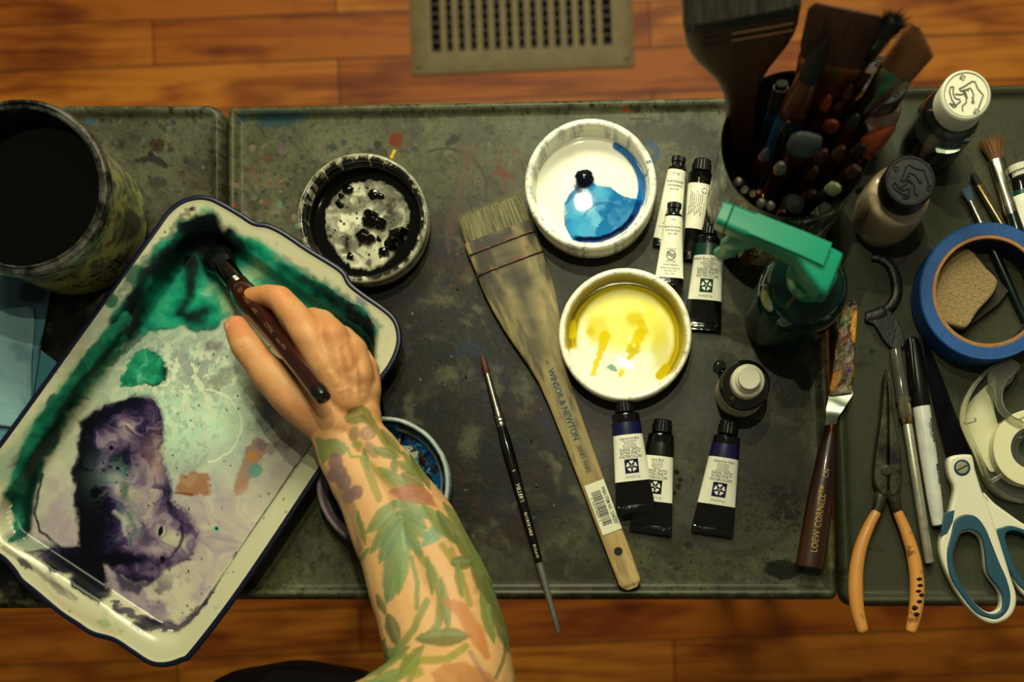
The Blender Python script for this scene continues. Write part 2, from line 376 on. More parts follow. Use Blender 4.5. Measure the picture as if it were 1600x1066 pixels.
# ================================================================ METAL TRAY TABLES
def tray_table(label, c, z_in, paint, holes=None, rc=24, res=1.6, seed=1, legs=True):
    """c = outer corners TL, TR, BR, BL in photo pixels; rim bead 20 px wide"""
    TL, TR, BR, BL = [np.array(q, float) for q in c]
    o = P((TL[0]+BR[0])/2, (TL[1]+BR[1])/2, 0)
    t = thing('tray_table', label, 'table', Vector((o.x, o.y, FLOOR)), 'grey metal tray tables pushed together')
    W = (TR - TL)[0]; H = (BL - TL)[1]
    nu = int(W / res); nv = int(H / res)
    u = np.linspace(0, 1, nu); v = np.linspace(0, 1, nv); U, V = np.meshgrid(u, v)
    X = (TL[0]*(1-U) + TR[0]*U)*(1-V) + (BL[0]*(1-U) + BR[0]*U)*V
    Y = (TL[1]*(1-U) + TR[1]*U)*(1-V) + (BL[1]*(1-U) + BR[1]*U)*V
    # distance in from a rounded-rect edge
    a = np.minimum(U, 1-U) * W; b = np.minimum(V, 1-V) * H
    q = np.maximum(rc - a, 0); r = np.maximum(rc - b, 0)
    corner = (a < rc) & (b < rc)
    d = np.where(corner, rc - np.hypot(q, r), np.minimum(a, b))
    # pull outside-corner vertices onto the arc
    k = np.where(corner & (d < 0), rc / np.maximum(np.hypot(q, r), 1e-6), 1.0)
    ax = rc - q * k; by = rc - r * k
    X = np.where(corner & (d < 0), np.where(U < .5, X + (ax - a), X - (ax - a)), X)
    Y = np.where(corner & (d < 0), np.where(V < .5, Y + (by - b), Y - (by - b)), Y)
    d = np.maximum(d, 0)
    Z = np.interp(d, [0, 2, 5, 9, 14, 19, 23, 30], [-.0040, 0.0006, .0030, .0044, .0036, .0012, .0002, 0]) + z_in
    k = S
    Vx = np.stack([(X - NX) * k, -(Y - NY) * k, Z], -1).reshape(-1, 3)
    Pn = Paint(X.ravel(), Y.ravel(), '#5f604e')
    paint(Pn, d.ravel())
    idx = np.arange(nu * nv).reshape(nv, nu)
    F = np.stack([idx[:-1, :-1], idx[1:, :-1], idx[1:, 1:], idx[:-1, 1:]], -1).reshape(-1, 4)
    Vl = Vx - np.array([o.x, o.y, FLOOR])
    mat = M('tray_paint', rough=.40, vcol=True, wet=True, nz=(420, .2), nzcol='#23241a', bump=(260, .12), spec=.22)
    top = grid_obj('tray_top', Vl, F, Pn.C, Pn.wet, mat, t)
    # rolled skirt and underside
    bnd = np.concatenate([idx[0, :], idx[1:, -1], idx[-1, -2::-1], idx[-2:0:-1, 0]])[::4]
    base = Vl[bnd]; sk = MB(); cen = base.mean(0)
    def rg(inset, dz):
        out = []
        for p in base:
            dx, dy = p[0]-cen[0], p[1]-cen[1]
            out.append((p[0] - math.copysign(min(inset, abs(dx)), dx) * (1 if abs(dx) > W*S*.5-.02 else 0), p[1] - math.copysign(min(inset, abs(dy)), dy) * (1 if abs(dy) > H*S*.5-.03 else 0), p[2] + dz))
        return out
    tm = M('tray_skirt', '#4c4d3e', .5, nz=(120, .5), nzcol='#2b2c22')
    sk.rings([rg(0, 0), rg(0, -.010), rg(.001, -.012), rg(.003, -.012), rg(.004, -.003)], tm, False, True)
    sk.build('skirt', t)
    if legs:
        lm = M('leg_metal', '#3a3a32', .45, .6)
        for i, (px, py) in enumerate(((TL[0]+60, TL[1]+60), (TR[0]-60, TR[1]+60), (BR[0]-60, BR[1]-60), (BL[0]+60, BL[1]-60))):
            q = P(px, py, 0); l = MB(); x = q.x - o.x; y = q.y - o.y
            l.tube([(x, y, -FLOOR + z_in - .004), (x, y, .012)], .010, lm, 14)
            lo_ = l.build('leg', t); l = MB(); l.tube([(x, y, .014), (x, y, 0)], [.012, .014], M('rubber_foot', '#141412', .8), 14); l.build('rubber_foot', lo_)
    return t
GR = '#5f604e'
def base_grime(p, d, seed, dark=.5):
    p.mottle('#6c6d5a', 120, .45, .7, .6, seed)
    p.mottle('#4b4a3c', 60, .48, .72, .7, seed+1)
    p.mottle('#3b372b', 18, .60, .75, .5, seed+2)
    p.mottle('#73735a', 9, .64, .78, .4, seed+3)
    p.mottle('#2a271c', 7, .62, .72, .55, seed+4)
    n_ = fbm(p.X, p.Y, 4, 3, seed+5); p.C *= (1 + .5 * (n_ - .5))[:, None]
    n_ = p.flow(90, seed+6, 80, 90, 6); p.C *= (1 + .9 * (n_ - .5))[:, None]
def paint_mid(p, d):
    p.C[:] = np.array(hx('#5c5e44')); base_grime(p, d, 11)

    X, Y = p.X, p.Y
    # worn, ink-soaked centre
    core = np.exp(-((((X-725)/215)**2 + ((Y-610)/230)**2) * (1 + .9 * (fbm(X, Y, 90, 4, 20) - .5))) ** 1.5)
    core2 = np.exp(-(((X-800)/420)**2 + ((Y-640)/330)**2) ** 2)
    p.mottle('#2e2c20', 80, .30, .58, .85, 21, mask=core2)
    p.mottle('#17160f', 60, .26, .50, .95, 22, mask=core)
    fz = p.flow(46, 28, 40, 50, 6); p.ramp(np.clip(core * 1.8, 0, .97), fz, [(.34, '#090907'), (.48, '#14130e'), (.56, '#232219'), (.63, '#3d3c2b'), (.74, '#62604a')])
    fz = p.flow(16, 38, 14, 20, 5); p.ramp(np.clip(core * .6, 0, .6) * sstep(.45, .6, fbm(p.X, p.Y, 60, 3, 39)), fz, [(.3, '#0a0a09'), (.5, '#22211a'), (.62, '#4d4c3a'), (.75, '#77755c')])
    p.mottle('#0f0f10', 22, .48, .66, .5, 23, mask=core)
    p.mottle('#45432f', 14, .62, .74, .5, 24, mask=core)
    p.mottle('#55533f', 7, .70, .80, .4, 25, mask=core2)
    p.mottle('#3b2416', 40, .58, .70, .75, 26, mask=core2)
    p.mottle('#141c38', 36, .60, .70, .85, 27, mask=core)
    p.mottle('#2b2a24', 50, .50, .66, .6, 29, mask=sstep(820, 930, X))
    for q in ((735, 545, 20, 14, '#16324a'), (770, 580, 26, 20, '#141d3c'), (865, 640, 22, 46, '#1b2338'), (840, 420, 16, 30, '#202c40'), (690, 500, 30, 22, '#191a1e')):
        p.blob(*q[:4], q[4], .7, warp=14, seed=int(q[0]), soft=.6)
    for q in ((700, 740, 50, 20), (820, 740, 34, 26), (640, 590, 40, 30), (1180, 765, 60, 30)):
        p.blob(*q, '#33200f', .55, warp=22, wsc=14, seed=int(q[0])+3, soft=.7)
    for q in ((640, 560, 46, 60), (700, 640, 60, 50), (780, 700, 60, 60), (660, 690, 60, 30), (840, 560, 30, 60), (700, 820, 60, 40), (590, 470, 40, 26)):
        p.blob(*q, '#12110d', .75, warp=40, wsc=30, seed=int(q[0])+9, soft=.8)
    for q in ((640, 640, 10, 24), (770, 600, 8, 30), (700, 590, 16, 10), (690, 470, 24, 10), (735, 690, 12, 26), (820, 610, 12, 30)):
        p.blob(*q, '#5e5c48', .7, warp=18, wsc=12, seed=int(q[0])+2, soft=.8)
    # lilac smears, lower middle
    for q in ((1080, 640, 60, 30), (985, 800, 60, 34), (1180, 700, 46, 40), (930, 690, 40, 50), (950, 560, 40, 30)):
        p.blob(*q, '#5a5458', .38, warp=26, wsc=18, seed=int(q[0])+4, soft=.8)
    # top-left flecks and blues
    p.blob(432, 187, 34, 12, '#1f4650', .85, warp=12, wsc=9, seed=4, soft=.4)
    p.blob(380, 186, 10, 6, '#2a5568', .5, warp=5, wsc=6, soft=.5); p.blob(472, 184, 12, 8, '#2a4a50', .6, warp=5, wsc=6, soft=.5)
    p.specks(60, (358, 280, 470, 420), (1.2, 5), ['#84481f', '#8a7466', '#6f8076', '#2f5a56', '#2c2820', '#80584c', '#7f7856'], .8, 2)
    p.specks(26, (375, 230, 440, 345), (2, 7), ['#6d5c5c', '#80706a', '#56644e', '#6a4428'], .55, 8)
    p.specks(22, (420, 390, 500, 460), (2, 6), ['#8a4a22', '#2b2f48', '#7a4622'], .8, 3)
    p.specks(330, (360, 160, 1285, 930), (.9, 3), ['#22221c', '#2b281f', '#15171a', '#40352a'], .75, 6)
    p.specks(50, (560, 400, 900, 900), (.8, 1.8), ['#74745f', '#868670', '#4d6a72'], .6, 7)
    # orange splash, yellow drip
    p.specks(26, (600, 205, 640, 238), (.8, 2.2), ['#6a3414'], .8, 12)
    p.blob(619, 219, 11, 12, '#703812', 1, warp=5, wsc=5, seed=2, soft=.15, wet=.4)
    p.stroke([(616, 236), (612, 246)], 2.4, '#c9b31e', 1, warp=1, wsc=4, wet=.5)
    p.blob(590, 226, 7, 6, '#1a1a14', .9, warp=3, wsc=6); p.stroke([(578,236),(600,240)], 6, '#33332a', .7, warp=3, wsc=8)
    p.blob(518, 230, 9, 6, '#20333c', .8, warp=5, wsc=6); p.blob(537, 222, 5, 4, '#2a3c40', .7, warp=3, wsc=5)
    p.stroke([(700, 225), (712, 217), (720, 210)], [5, 6, 1.5], '#23261f', .95, warp=2, wsc=6)
    p.blob(764, 200, 7, 4, '#33362c', .8); p.blob(647, 234, 6, 3, '#3a3844', .8)
    p.ring(694, 298, 66, 2.0, '#3a3429', .9, -115, 12, warp=1.5); p.ring(680, 320, 50, 1, '#4d4a3c', .4)
    p.stroke([(782, 235), (780, 262), (790, 280), (788, 305)], [2, 4, 3, 1], '#683618', .75, warp=4, wsc=6)
    p.stroke([(770, 272), (786, 270), (802, 276)], [3, 6, 4], '#663416', .85, warp=6, wsc=6)
    p.blob(730, 235, 16, 12, '#5f4a38', .5, warp=6, wsc=8); p.stroke([(735, 240), (722, 290), (705, 350), (700, 390)], [9, 6, 8, 4], '#6a4c38', .38, warp=6, soft=.8)
    p.specks(40, (740, 230, 812, 300), (1, 3.2), ['#643619', '#5a3820'], .7, 14)
    p.blob(978, 173, 8, 4, '#8a4a22', .95, warp=3, wsc=4); p.blob(925, 168, 4, 3, '#16181a', 1)
    p.stroke([(985, 186), (1010, 185), (1033, 191)], 1.2, '#2c2b22', .9)
    p.stroke([(1012, 222), (1022, 228), (1027, 240), (1020, 252)], 5.5, '#2e4d6c', .8, warp=2, wsc=8)
    for q in ((715, 452, 6, 5), (830, 500, 8, 6), (805, 445, 6, 9), (640, 420, 8, 4)): p.blob(*q, '#15171a', .8, warp=3, wsc=6)
    p.specks(14, (700, 380, 860, 470), (1, 2.6), ['#704020', '#2b3f60'], .9, 31)
    # ring marks of jars, lower right
    p.blob(1160, 800, 95, 66, '#4a4a3d', .5, soft=.12); p.ring(1150, 760, 105, 5, '#33332b', .5, -80, 150, warp=3)
    p.blob(1210, 720, 60, 70, '#34342c', .6, warp=16, soft=.25, seed=9)
    p.specks(300, (1150, 745, 1250, 830), (.8, 2.6), ['#2e1c10', '#1a1512', '#3d2a18'], .75, 15)
    p.specks(120, (1205, 760, 1250, 812), (1, 4), ['#15110e', '#22180f'], .8, 16)
    p.blob(1225, 890, 30, 15, '#22231f', .9, warp=5, wsc=10, soft=.12, wet=.6); p.blob(1076, 852, 7, 6, '#161712', .95, warp=3, wsc=5)
    p.ring(1240, 690, 24, 2, '#2c2d26', .5, warp=2); p.ring(900, 850, 60, 4, '#33332b', .35, warp=4); p.blob(868, 878, 18, 26, '#2b2b24', .7, warp=9, wsc=12)
    p.blob(1235, 600, 34, 40, '#2c2d27', .75, warp=12, wsc=14, soft=.12, wet=.6); p.blob(1120, 600, 26, 60, '#26322f', .5, warp=12, soft=.6)
    p.specks(60, (1000, 830, 1290, 920), (.8, 2.4), ['#1b1a15', '#2c2a22'], .8, 18)
    # worn rim
    edge = (1 - sstep(4, 16, d))
    p.mottle('#7d7a5e', 26, .5, .7, .5, 41, mask=edge); p.mottle('#2a251b', 10, .62, .74, .8, 42, mask=edge)
    p.specks(70, (360, 150, 1285, 178), (1, 2.6), ['#191a14', '#32301f'], .8, 19)
def paint_left(p, d):
    base_grime(p, d, 51)
    p.C[:] = p.C * .85; p.mottle('#332d22', 60, .46, .66, .8, 55, mask=sstep(260, 420, p.Y))
    p.mottle('#3a2415', 45, .52, .68, .8, 56, mask=sstep(230, 330, p.Y))
    p.mottle('#1c1a16', 40, .35, .6, .95, 57, mask=sstep(400, 460, p.Y))
    p.blob(244, 226, 12, 10, '#2c1f16', .9, warp=3, wsc=6); p.ring(244, 226, 6, 2, '#4b3426', .8)
    p.stroke([(214, 250), (236, 246), (258, 258)], [5, 6, 4], '#2a261e', .9, warp=3, wsc=7); p.blob(234, 240, 5, 5, '#1e1c18', .9)
    p.blob(140, 190, 10, 5, '#2a5f74', .8, warp=4, wsc=5); p.blob(270, 170, 5, 6, '#26241c', .9); p.blob(245, 285, 14, 10, '#33332e', .7, warp=4)
    p.blob(290, 250, 5, 6, '#2b2b24', .8); p.blob(212, 216, 9, 8, '#3c4038', .7, warp=3); p.blob(270, 190, 4, 4, '#26344c', .8)
    p.specks(150, (110, 165, 345, 420), (1, 3.4), ['#241f18', '#2f2a1f', '#4d3322', '#6a6a58'], .75, 20)
    edge = (1 - sstep(4, 16, d)); p.mottle('#2a2a1c', 12, .58, .7, .7, 61, mask=edge); p.mottle('#7f7f52', 22, .55, .7, .5, 62, mask=edge)
def paint_right(p, d):
    p.C[:] = np.array(hx('#494b3b'))
    p.mottle('#515342', 140, .42, .7, .6, 71); p.mottle('#3d3f35', 40, .55, .75, .4, 72)
    p.stroke([(1397, 418), (1412, 406), (1418, 394)], [2, 3.5, 5], '#4a2216', .9, warp=3, wsc=6)
    p.blob(1362, 549, 4, 4, '#17192a', 1); p.blob(1350, 451, 4, 2, '#1b1b18', .9); p.blob(1385, 395, 5, 3, '#22221c', .8)
    p.stroke([(1361, 515), (1370, 530), (1377, 540)], 2, '#26261f', .7, warp=2, wsc=4)
    p.blob(1346, 570, 12, 6, '#2f312a', .8, warp=3, wsc=8)
    p.specks(90, (1330, 160, 1600, 930), (.8, 2.4), ['#20201b', '#2a2a24'], .8, 22)
    edge = (1 - sstep(4, 16, d)); p.mottle('#2a2b22', 14, .6, .72, .7, 73, mask=edge)
tray_table('middle grey metal tray table under paint dishes and most tubes', [(355, 167), (1279, 148), (1309, 937), (357, 937)], 0, paint_mid, seed=1, rc=12)
tray_table('left grey metal tray table under the paint tub, partly out of frame', [(-360, 165), (350, 163), (352, 950), (-360, 952)], -.001, paint_left, res=2.2)
tray_table('right grey metal tray table under scissors, pliers and blue tape', [(1284, 138), (2000, 124), (2000, 946), (1314, 948)], 0, paint_right, res=2.2)
# ================================================================ ENAMEL TRAY
def poly_resample(pts, n):
    pts = np.array(pts + [pts[0]]); L = np.r_[0, np.cumsum(np.hypot(*np.diff(pts, axis=0).T))]
    t = np.linspace(0, L[-1], n, endpoint=False); return np.stack([np.interp(t, L, pts[:, 0]), np.interp(t, L, pts[:, 1])], -1)
out_px = [(259,330),(281,312),(306,304.5),(328,306),(350,316),(379,333),(398,345),(420,349),(445,361),(482,386),(526,413),(541,426),(549,441),(570,458),(599,478),(617,494),(626,513),(627,539),(614,572),
          (584,614),(498,745),(380,921),(304,1021),(285,1035),(259,1043),(233,1040),(204,1022),(176,1004),(142,994),(117,978),(90,960),(52,928),(30,910),(19,894),(0,874),(-30,858),(-62,836),(-73,812),(-70,785),(-52,752),(0,688),(120,522),(200,411),(240,356)]
pts = smooth_poly(out_px, 8)
NR = 1000
O = poly_resample(pts, NR)
# offset inward with smoothing
def offset(Pm, dist, sm):
    T = np.roll(Pm, -6, 0) - np.roll(Pm, 6, 0); T /= np.hypot(T[:, 0], T[:, 1])[:, None]
    A = np.sum(Pm[:, 0] * np.roll(Pm[:, 1], -1) - np.roll(Pm[:, 0], -1) * Pm[:, 1])
    Nn = np.stack([-T[:, 1], T[:, 0]], -1) * (1 if A > 0 else -1)
    Q = Pm + Nn * dist
    for _ in range(sm): Q = (np.roll(Q, 1, 0) + Q * 2 + np.roll(Q, -1, 0)) / 4
    return Q
zr = .0255
W0 = np.array([[P(x, y, zr).x, P(x, y, zr).y] for x, y in O])
# smooth rectangle-like inner basin: straight edges (no notch)
def roundrect(corners, r, n):
    out = []; k = len(corners)
    for i in range(k):
        a, b, c = [Vector(corners[(i + j - 1) % k]) for j in range(3)]
        d0 = (a - b).normalized(); d1 = (c - b).normalized()
        for j in range(13):
            t = j / 12; p = b + d0 * r * (1-t)**1.0 * (1-t) + d1 * r * t * t; out.append((p.x, p.y))
    return poly_resample(out, n)
cA, cB, cC = Vector((300, 279)), Vector((652, 515)), Vector((262, 1073))
wc = [P(*q, zr).xy for q in ((303, 287), (643, 512), (263, 1062))]
wA, wB, wC = wc; wD = wA + wC - wB
cen = (wA + wC) / 2; eu = (wB - wA).normalized(); ev = (wC - wB).normalized()
hu = (wB - wA).length / 2; hv = (wC - wB).length / 2
def basin(inu, inv, r):
    cs = [cen + eu * sx * (hu - inu) + ev * sy * (hv - inv) for sx, sy in ((-1,-1),(1,-1),(1,1),(-1,1))]
    return roundrect(cs, r, NR)
def align(Q, Rf):      # match starting index and direction of ring Q to ring Rf
    c = Rf.mean(0); ar = np.unwrap(np.arctan2(Rf[:,1]-c[1], Rf[:,0]-c[0])); aq = np.unwrap(np.arctan2(Q[:,1]-c[1], Q[:,0]-c[0]))
    if (ar[-1]-ar[0]) * (aq[-1]-aq[0]) < 0: Q = Q[::-1]; aq = np.unwrap(np.arctan2(Q[:,1]-c[1], Q[:,0]-c[0]))
    k = np.argmin(np.hypot(*(Q - Rf[0]).T)); Q = np.roll(Q, -k, 0); return Q
B1 = align(basin(.0120, .0190, .022), W0)
B2 = align(basin(.0160, .0230, .020), W0)
B3 = align(basin(.0190, .0262, .018), W0)
rings = []
def addr(Q, z): rings.append(np.column_stack([Q, np.full(NR, z) if np.isscalar(z) else z]))
W1 = offset(W0, .0016, 2); W2 = offset(W0, .0037, 3); W3 = offset(W0, .0055, 6)
addr(offset(W0, .0012, 2), zr - .0022); addr(W0, zr - .0012); addr(offset(W0, .0003, 1), zr - .0002); addr(W1, zr + .0003); addr(offset(W0, .0030, 2), zr + .0003); addr(W2, zr); 
nrim = len(rings)
addr(W3, zr - .0007)
lip = W3
ctl = [(0, zr - .0007), (.5, zr - .0022), (.85, zr - .0046), (1, zr - .0066), (1.3, zr - .0104), (1.7, .0100), (2, .0080), (2.35, .0067), (2.7, .0060), (3, .0058)]
def qat(t):
    a, b, f = (lip, B1, t) if t <= 1 else ((B1, B2, t - 1) if t <= 2 else (B2, B3, t - 2)); return a * (1 - f) + b * f
zc_ = smooth_poly(ctl, 6, False); tcs = [q[0] for q in zc_]; zcs = [q[1] for q in zc_]
for t in list(np.linspace(0, 1, 26)[1:]) + list(np.linspace(1, 3, 34)[1:]): addr(qat(t), float(np.interp(t, tcs, zcs)))
cb = B3.mean(0); nfl = 170
for i in range(1, nfl + 1):
    t = i / nfl; t = 1 - (1 - t) ; addr(B3 + (cb - B3) * min(t, .998), .0058 - .0004 * min(1, i / 12))
V = np.concatenate(rings); F = ring_faces(len(rings), NR)
def paint_enamel(p, z=None):
    X, Y = p.X, p.Y
    p.mottle('#bcbaa0', 40, .5, .75, .5, 101)
    p.mottle('#b9b7a6', 8, .62, .8, .35, 102)
    fl = z < .0064 if z is not None else np.ones(len(X), bool)
    flm = fl.astype(float)
    # mineral washes across the bottom
    p.put(flm * .75, '#b5b29f')
    p.blob(300, 640, 160, 110, '#a9cdbb', .75, 56, warp=40, wsc=40, seed=3, soft=.5)
    p.blob(300, 650, 70, 50, '#b4dcc8', .8, warp=26, wsc=26, seed=4, soft=.5)
    p.blob(290, 560, 95, 60, '#8f9f95', .5, 30, warp=30, wsc=30, seed=5, soft=.6)
    fm = p.X * 0 + 1
    p.mottle('#c8d2b8', 6, .50, .62, .7, 140, mask=np.exp(-(((X-305)/80)**2 + ((Y-640)/80)**2))); p.mottle('#76907e', 8, .54, .66, .6, 141, mask=np.exp(-(((X-300)/120)**2 + ((Y-660)/100)**2))); p.mottle('#827f8e', 13, .46, .60, .7, 111, mask=np.exp(-(((X-300)/110)**2 + ((Y-565)/55)**2)))
    p.mottle('#dfe6cc', 9, .52, .62, .85, 112, mask=np.exp(-(((X-290)/120)**2 + ((Y-590)/60)**2)))
    mk = sstep(660, 800, Y + .3*(X-300)) * flm; fz = p.flow(70, 113, 60, 80)
    p.ramp(mk * .85, fz + .12 * (fbm(X * .4 + Y * .3, Y * .9 - X * .6, 12, 4, 118) - .5), [(.30, '#8a7d8c'), (.45, '#a294a0'), (.55, '#b3a8a4'), (.68, '#c0bba8')])
    p.ramp((1 - mk) * flm * .35, p.flow(50, 119, 50, 60), [(.3, '#8fa094'), (.5, '#b4bba4'), (.7, '#c6c9b0')])
    p.blob(420, 640, 22, 34, '#5d4f6c', .75, warp=14, wsc=12, seed=6, soft=.7); p.blob(395, 600, 20, 26, '#7c7868', .6, warp=14, wsc=12, seed=7, soft=.6)
    p.blob(445, 690, 18, 16, '#6f5866', .6, warp=10, wsc=8, seed=8, soft=.6); p.blob(420, 700, 12, 10, '#7a4a3a', .5, warp=8, wsc=8)
    p.blob(330, 540, 16, 9, '#5a4a5c', .6, 0, warp=8, wsc=8, soft=.6); p.blob(350, 590, 30, 12, '#7e8070', .6, -40, warp=10, wsc=10)
    # ochre and rainbow patches
    p.poly([(275, 764), (280, 745), (305, 737), (328, 740), (326, 772), (290, 774)], '#9b6a42', .85, 3, warp=7, wsc=10, seed=9)
    p.blob(296, 752, 14, 9, '#a98e72', .6, warp=6, wsc=8); p.stroke([(274, 770), (300, 773)], 2, '#7a4a20', .8)
    p.poly([(385, 700), (402, 685), (418, 690), (408, 722), (390, 748), (364, 772), (372, 740)], '#9a7a6a', .8, 3, warp=6, wsc=9, seed=10)
    p.blob(395, 712, 8, 6, '#c08a3a', .8, warp=4, wsc=5); p.blob(398, 735, 12, 9, '#5f9a90', .8, warp=6, wsc=6); p.blob(408, 695, 9, 8, '#84707c', .7, warp=4, wsc=5); p.blob(376, 765, 8, 12, '#a87a54', .6, 40, warp=4)
    p.ring(320, 665, 56, 1.5, '#d8e2cc', .6, -90, 90, warp=3)
    # green veils over the left wall and top
    p.stroke([(30, 740), (110, 640), (190, 530), (262, 430), (300, 380)], [22, 16, 14, 12, 10], '#5f8a7a', .55, warp=10, wsc=20, seed=11, soft=.6)
    p.stroke([(70, 690), (150, 585), (215, 505)], [13, 12, 9], '#1f8466', .75, warp=7, wsc=16, seed=12, soft=.5)
    p.stroke([(172, 572), (228, 515), (290, 430)], [3, 7, 6], '#134a44', .7, warp=5, wsc=14, seed=13)
    p.blob(228, 440, 16, 12, '#12684f', .9, -50, warp=5, wsc=8, soft=.2, wet=.5); p.blob(236, 436, 7, 5, '#123a36', .8, warp=3, wsc=5)
    p.blob(192, 480, 10, 12, '#17644e', .9, 40, warp=4, wsc=8, soft=.2, wet=.5); p.blob(161, 500, 4.5, 4.5, '#0f3d3a', 1, wet=.5)
    p.stroke([(205, 470), (245, 420), (300, 355)], [4, 6, 5], '#55665f', .6, warp=8, wsc=9, seed=14, soft=.6)
    p.blob(337, 345, 10, 12, '#8fb39d', .7, warp=3); p.stroke([(296, 352), (316, 340)], [2, 5], '#4b4038', .6, warp=5, wsc=5); p.blob(315, 340, 4, 2.4, '#231e1c', .9, -20); p.blob(298, 317, 3, 1.6, '#5c3a34', .7)
    p.blob(258, 410, 5, 3, '#1f5a4c', .8, 40); p.specks(40, (70, 330, 330, 650), (.8, 2), ['#1f4a44', '#5a4032', '#2b6a58'], .8, 23)
    p.blob(88, 600, 2.6, 4, '#9a4a20', .9, 20); p.stroke([(102, 628), (96, 640), (91, 650)], [5, 4, 2], '#2a1f34', .85, warp=4, wsc=5)
    p.stroke([(150, 570), (100, 650), (40, 730)], [3, 6, 5], '#4d5a50', .5, warp=9, wsc=10, soft=.6)
    # right-hand wall
    p.stroke([(600, 520), (560, 490), (500, 445), (450, 412)], [5, 9, 7, 3], '#3a6a70', .5, warp=9, wsc=10, seed=15, soft=.6); p.blob(575, 482, 9, 5, '#23588a', .6, 30, warp=5, wsc=5)
    p.blob(596, 585, 6, 9, '#4f9a9a', .6, warp=3); p.stroke([(585, 610), (560, 650)], 3, '#3c5a9a', .35, warp=3, soft=.6)
    p.stroke([(492, 690), (455, 742), (410, 808), (372, 868)], [1.4, 2, 2.2, 1.5], '#3d2c4c', .85, warp=3, wsc=20)
    p.stroke([(370, 876), (330, 940), (300, 968)], [2, 6, 8], '#3d2c4a', .8, warp=5, wsc=10, soft=.5)
    p.blob(371, 869, 4.4, 7, '#1c1a24', .95, 15, soft=.15); p.ring(371, 869, 7, 1, '#6f6a70', .5)
    p.blob(338, 826, 4.5, 4.5, '#4fae9a', .9); p.blob(338, 826, 2.4, 2.4, '#12302c', 1)
    # bottom-left wall stains
    p.blob(60, 882, 13, 5, '#2a2430', .85, 38, warp=3, wsc=5); p.blob(108, 918, 30, 4, '#55504a', .6, 37, warp=3, wsc=8, soft=.5)
    p.poly([(72, 900), (130, 945), (180, 975), (205, 985), (195, 995), (120, 950)], '#b9a184', .45, 5, warp=5)
    p.poly([(165, 968), (185, 966), (192, 976), (180, 980)], '#7f9a72', .6, 2, warp=2); p.poly([(200, 978), (212, 984), (206, 990)], '#8aa07a', .5, 2)
    p.blob(88, 944, 6.5, 6.5, '#0c0f18', 1, soft=.1); p.stroke([(28, 858), (60, 880), (140, 935)], [3, 4, 2], '#4a4456', .5, warp=3, soft=.6)
    p.blob(288, 985, 6, 3, '#c9b848', .6, warp=3, wsc=5)
    p.specks(110, (90, 560, 480, 960), (.8, 2.2), ['#3a3244', '#4a5a50', '#2a2a34', '#6a5a50'], .8, 24)
    p.specks(40, (300, 320, 620, 560), (.8, 2.3), ['#1f3a34', '#2a4a70', '#3a2f24'], .7, 25)
    return p
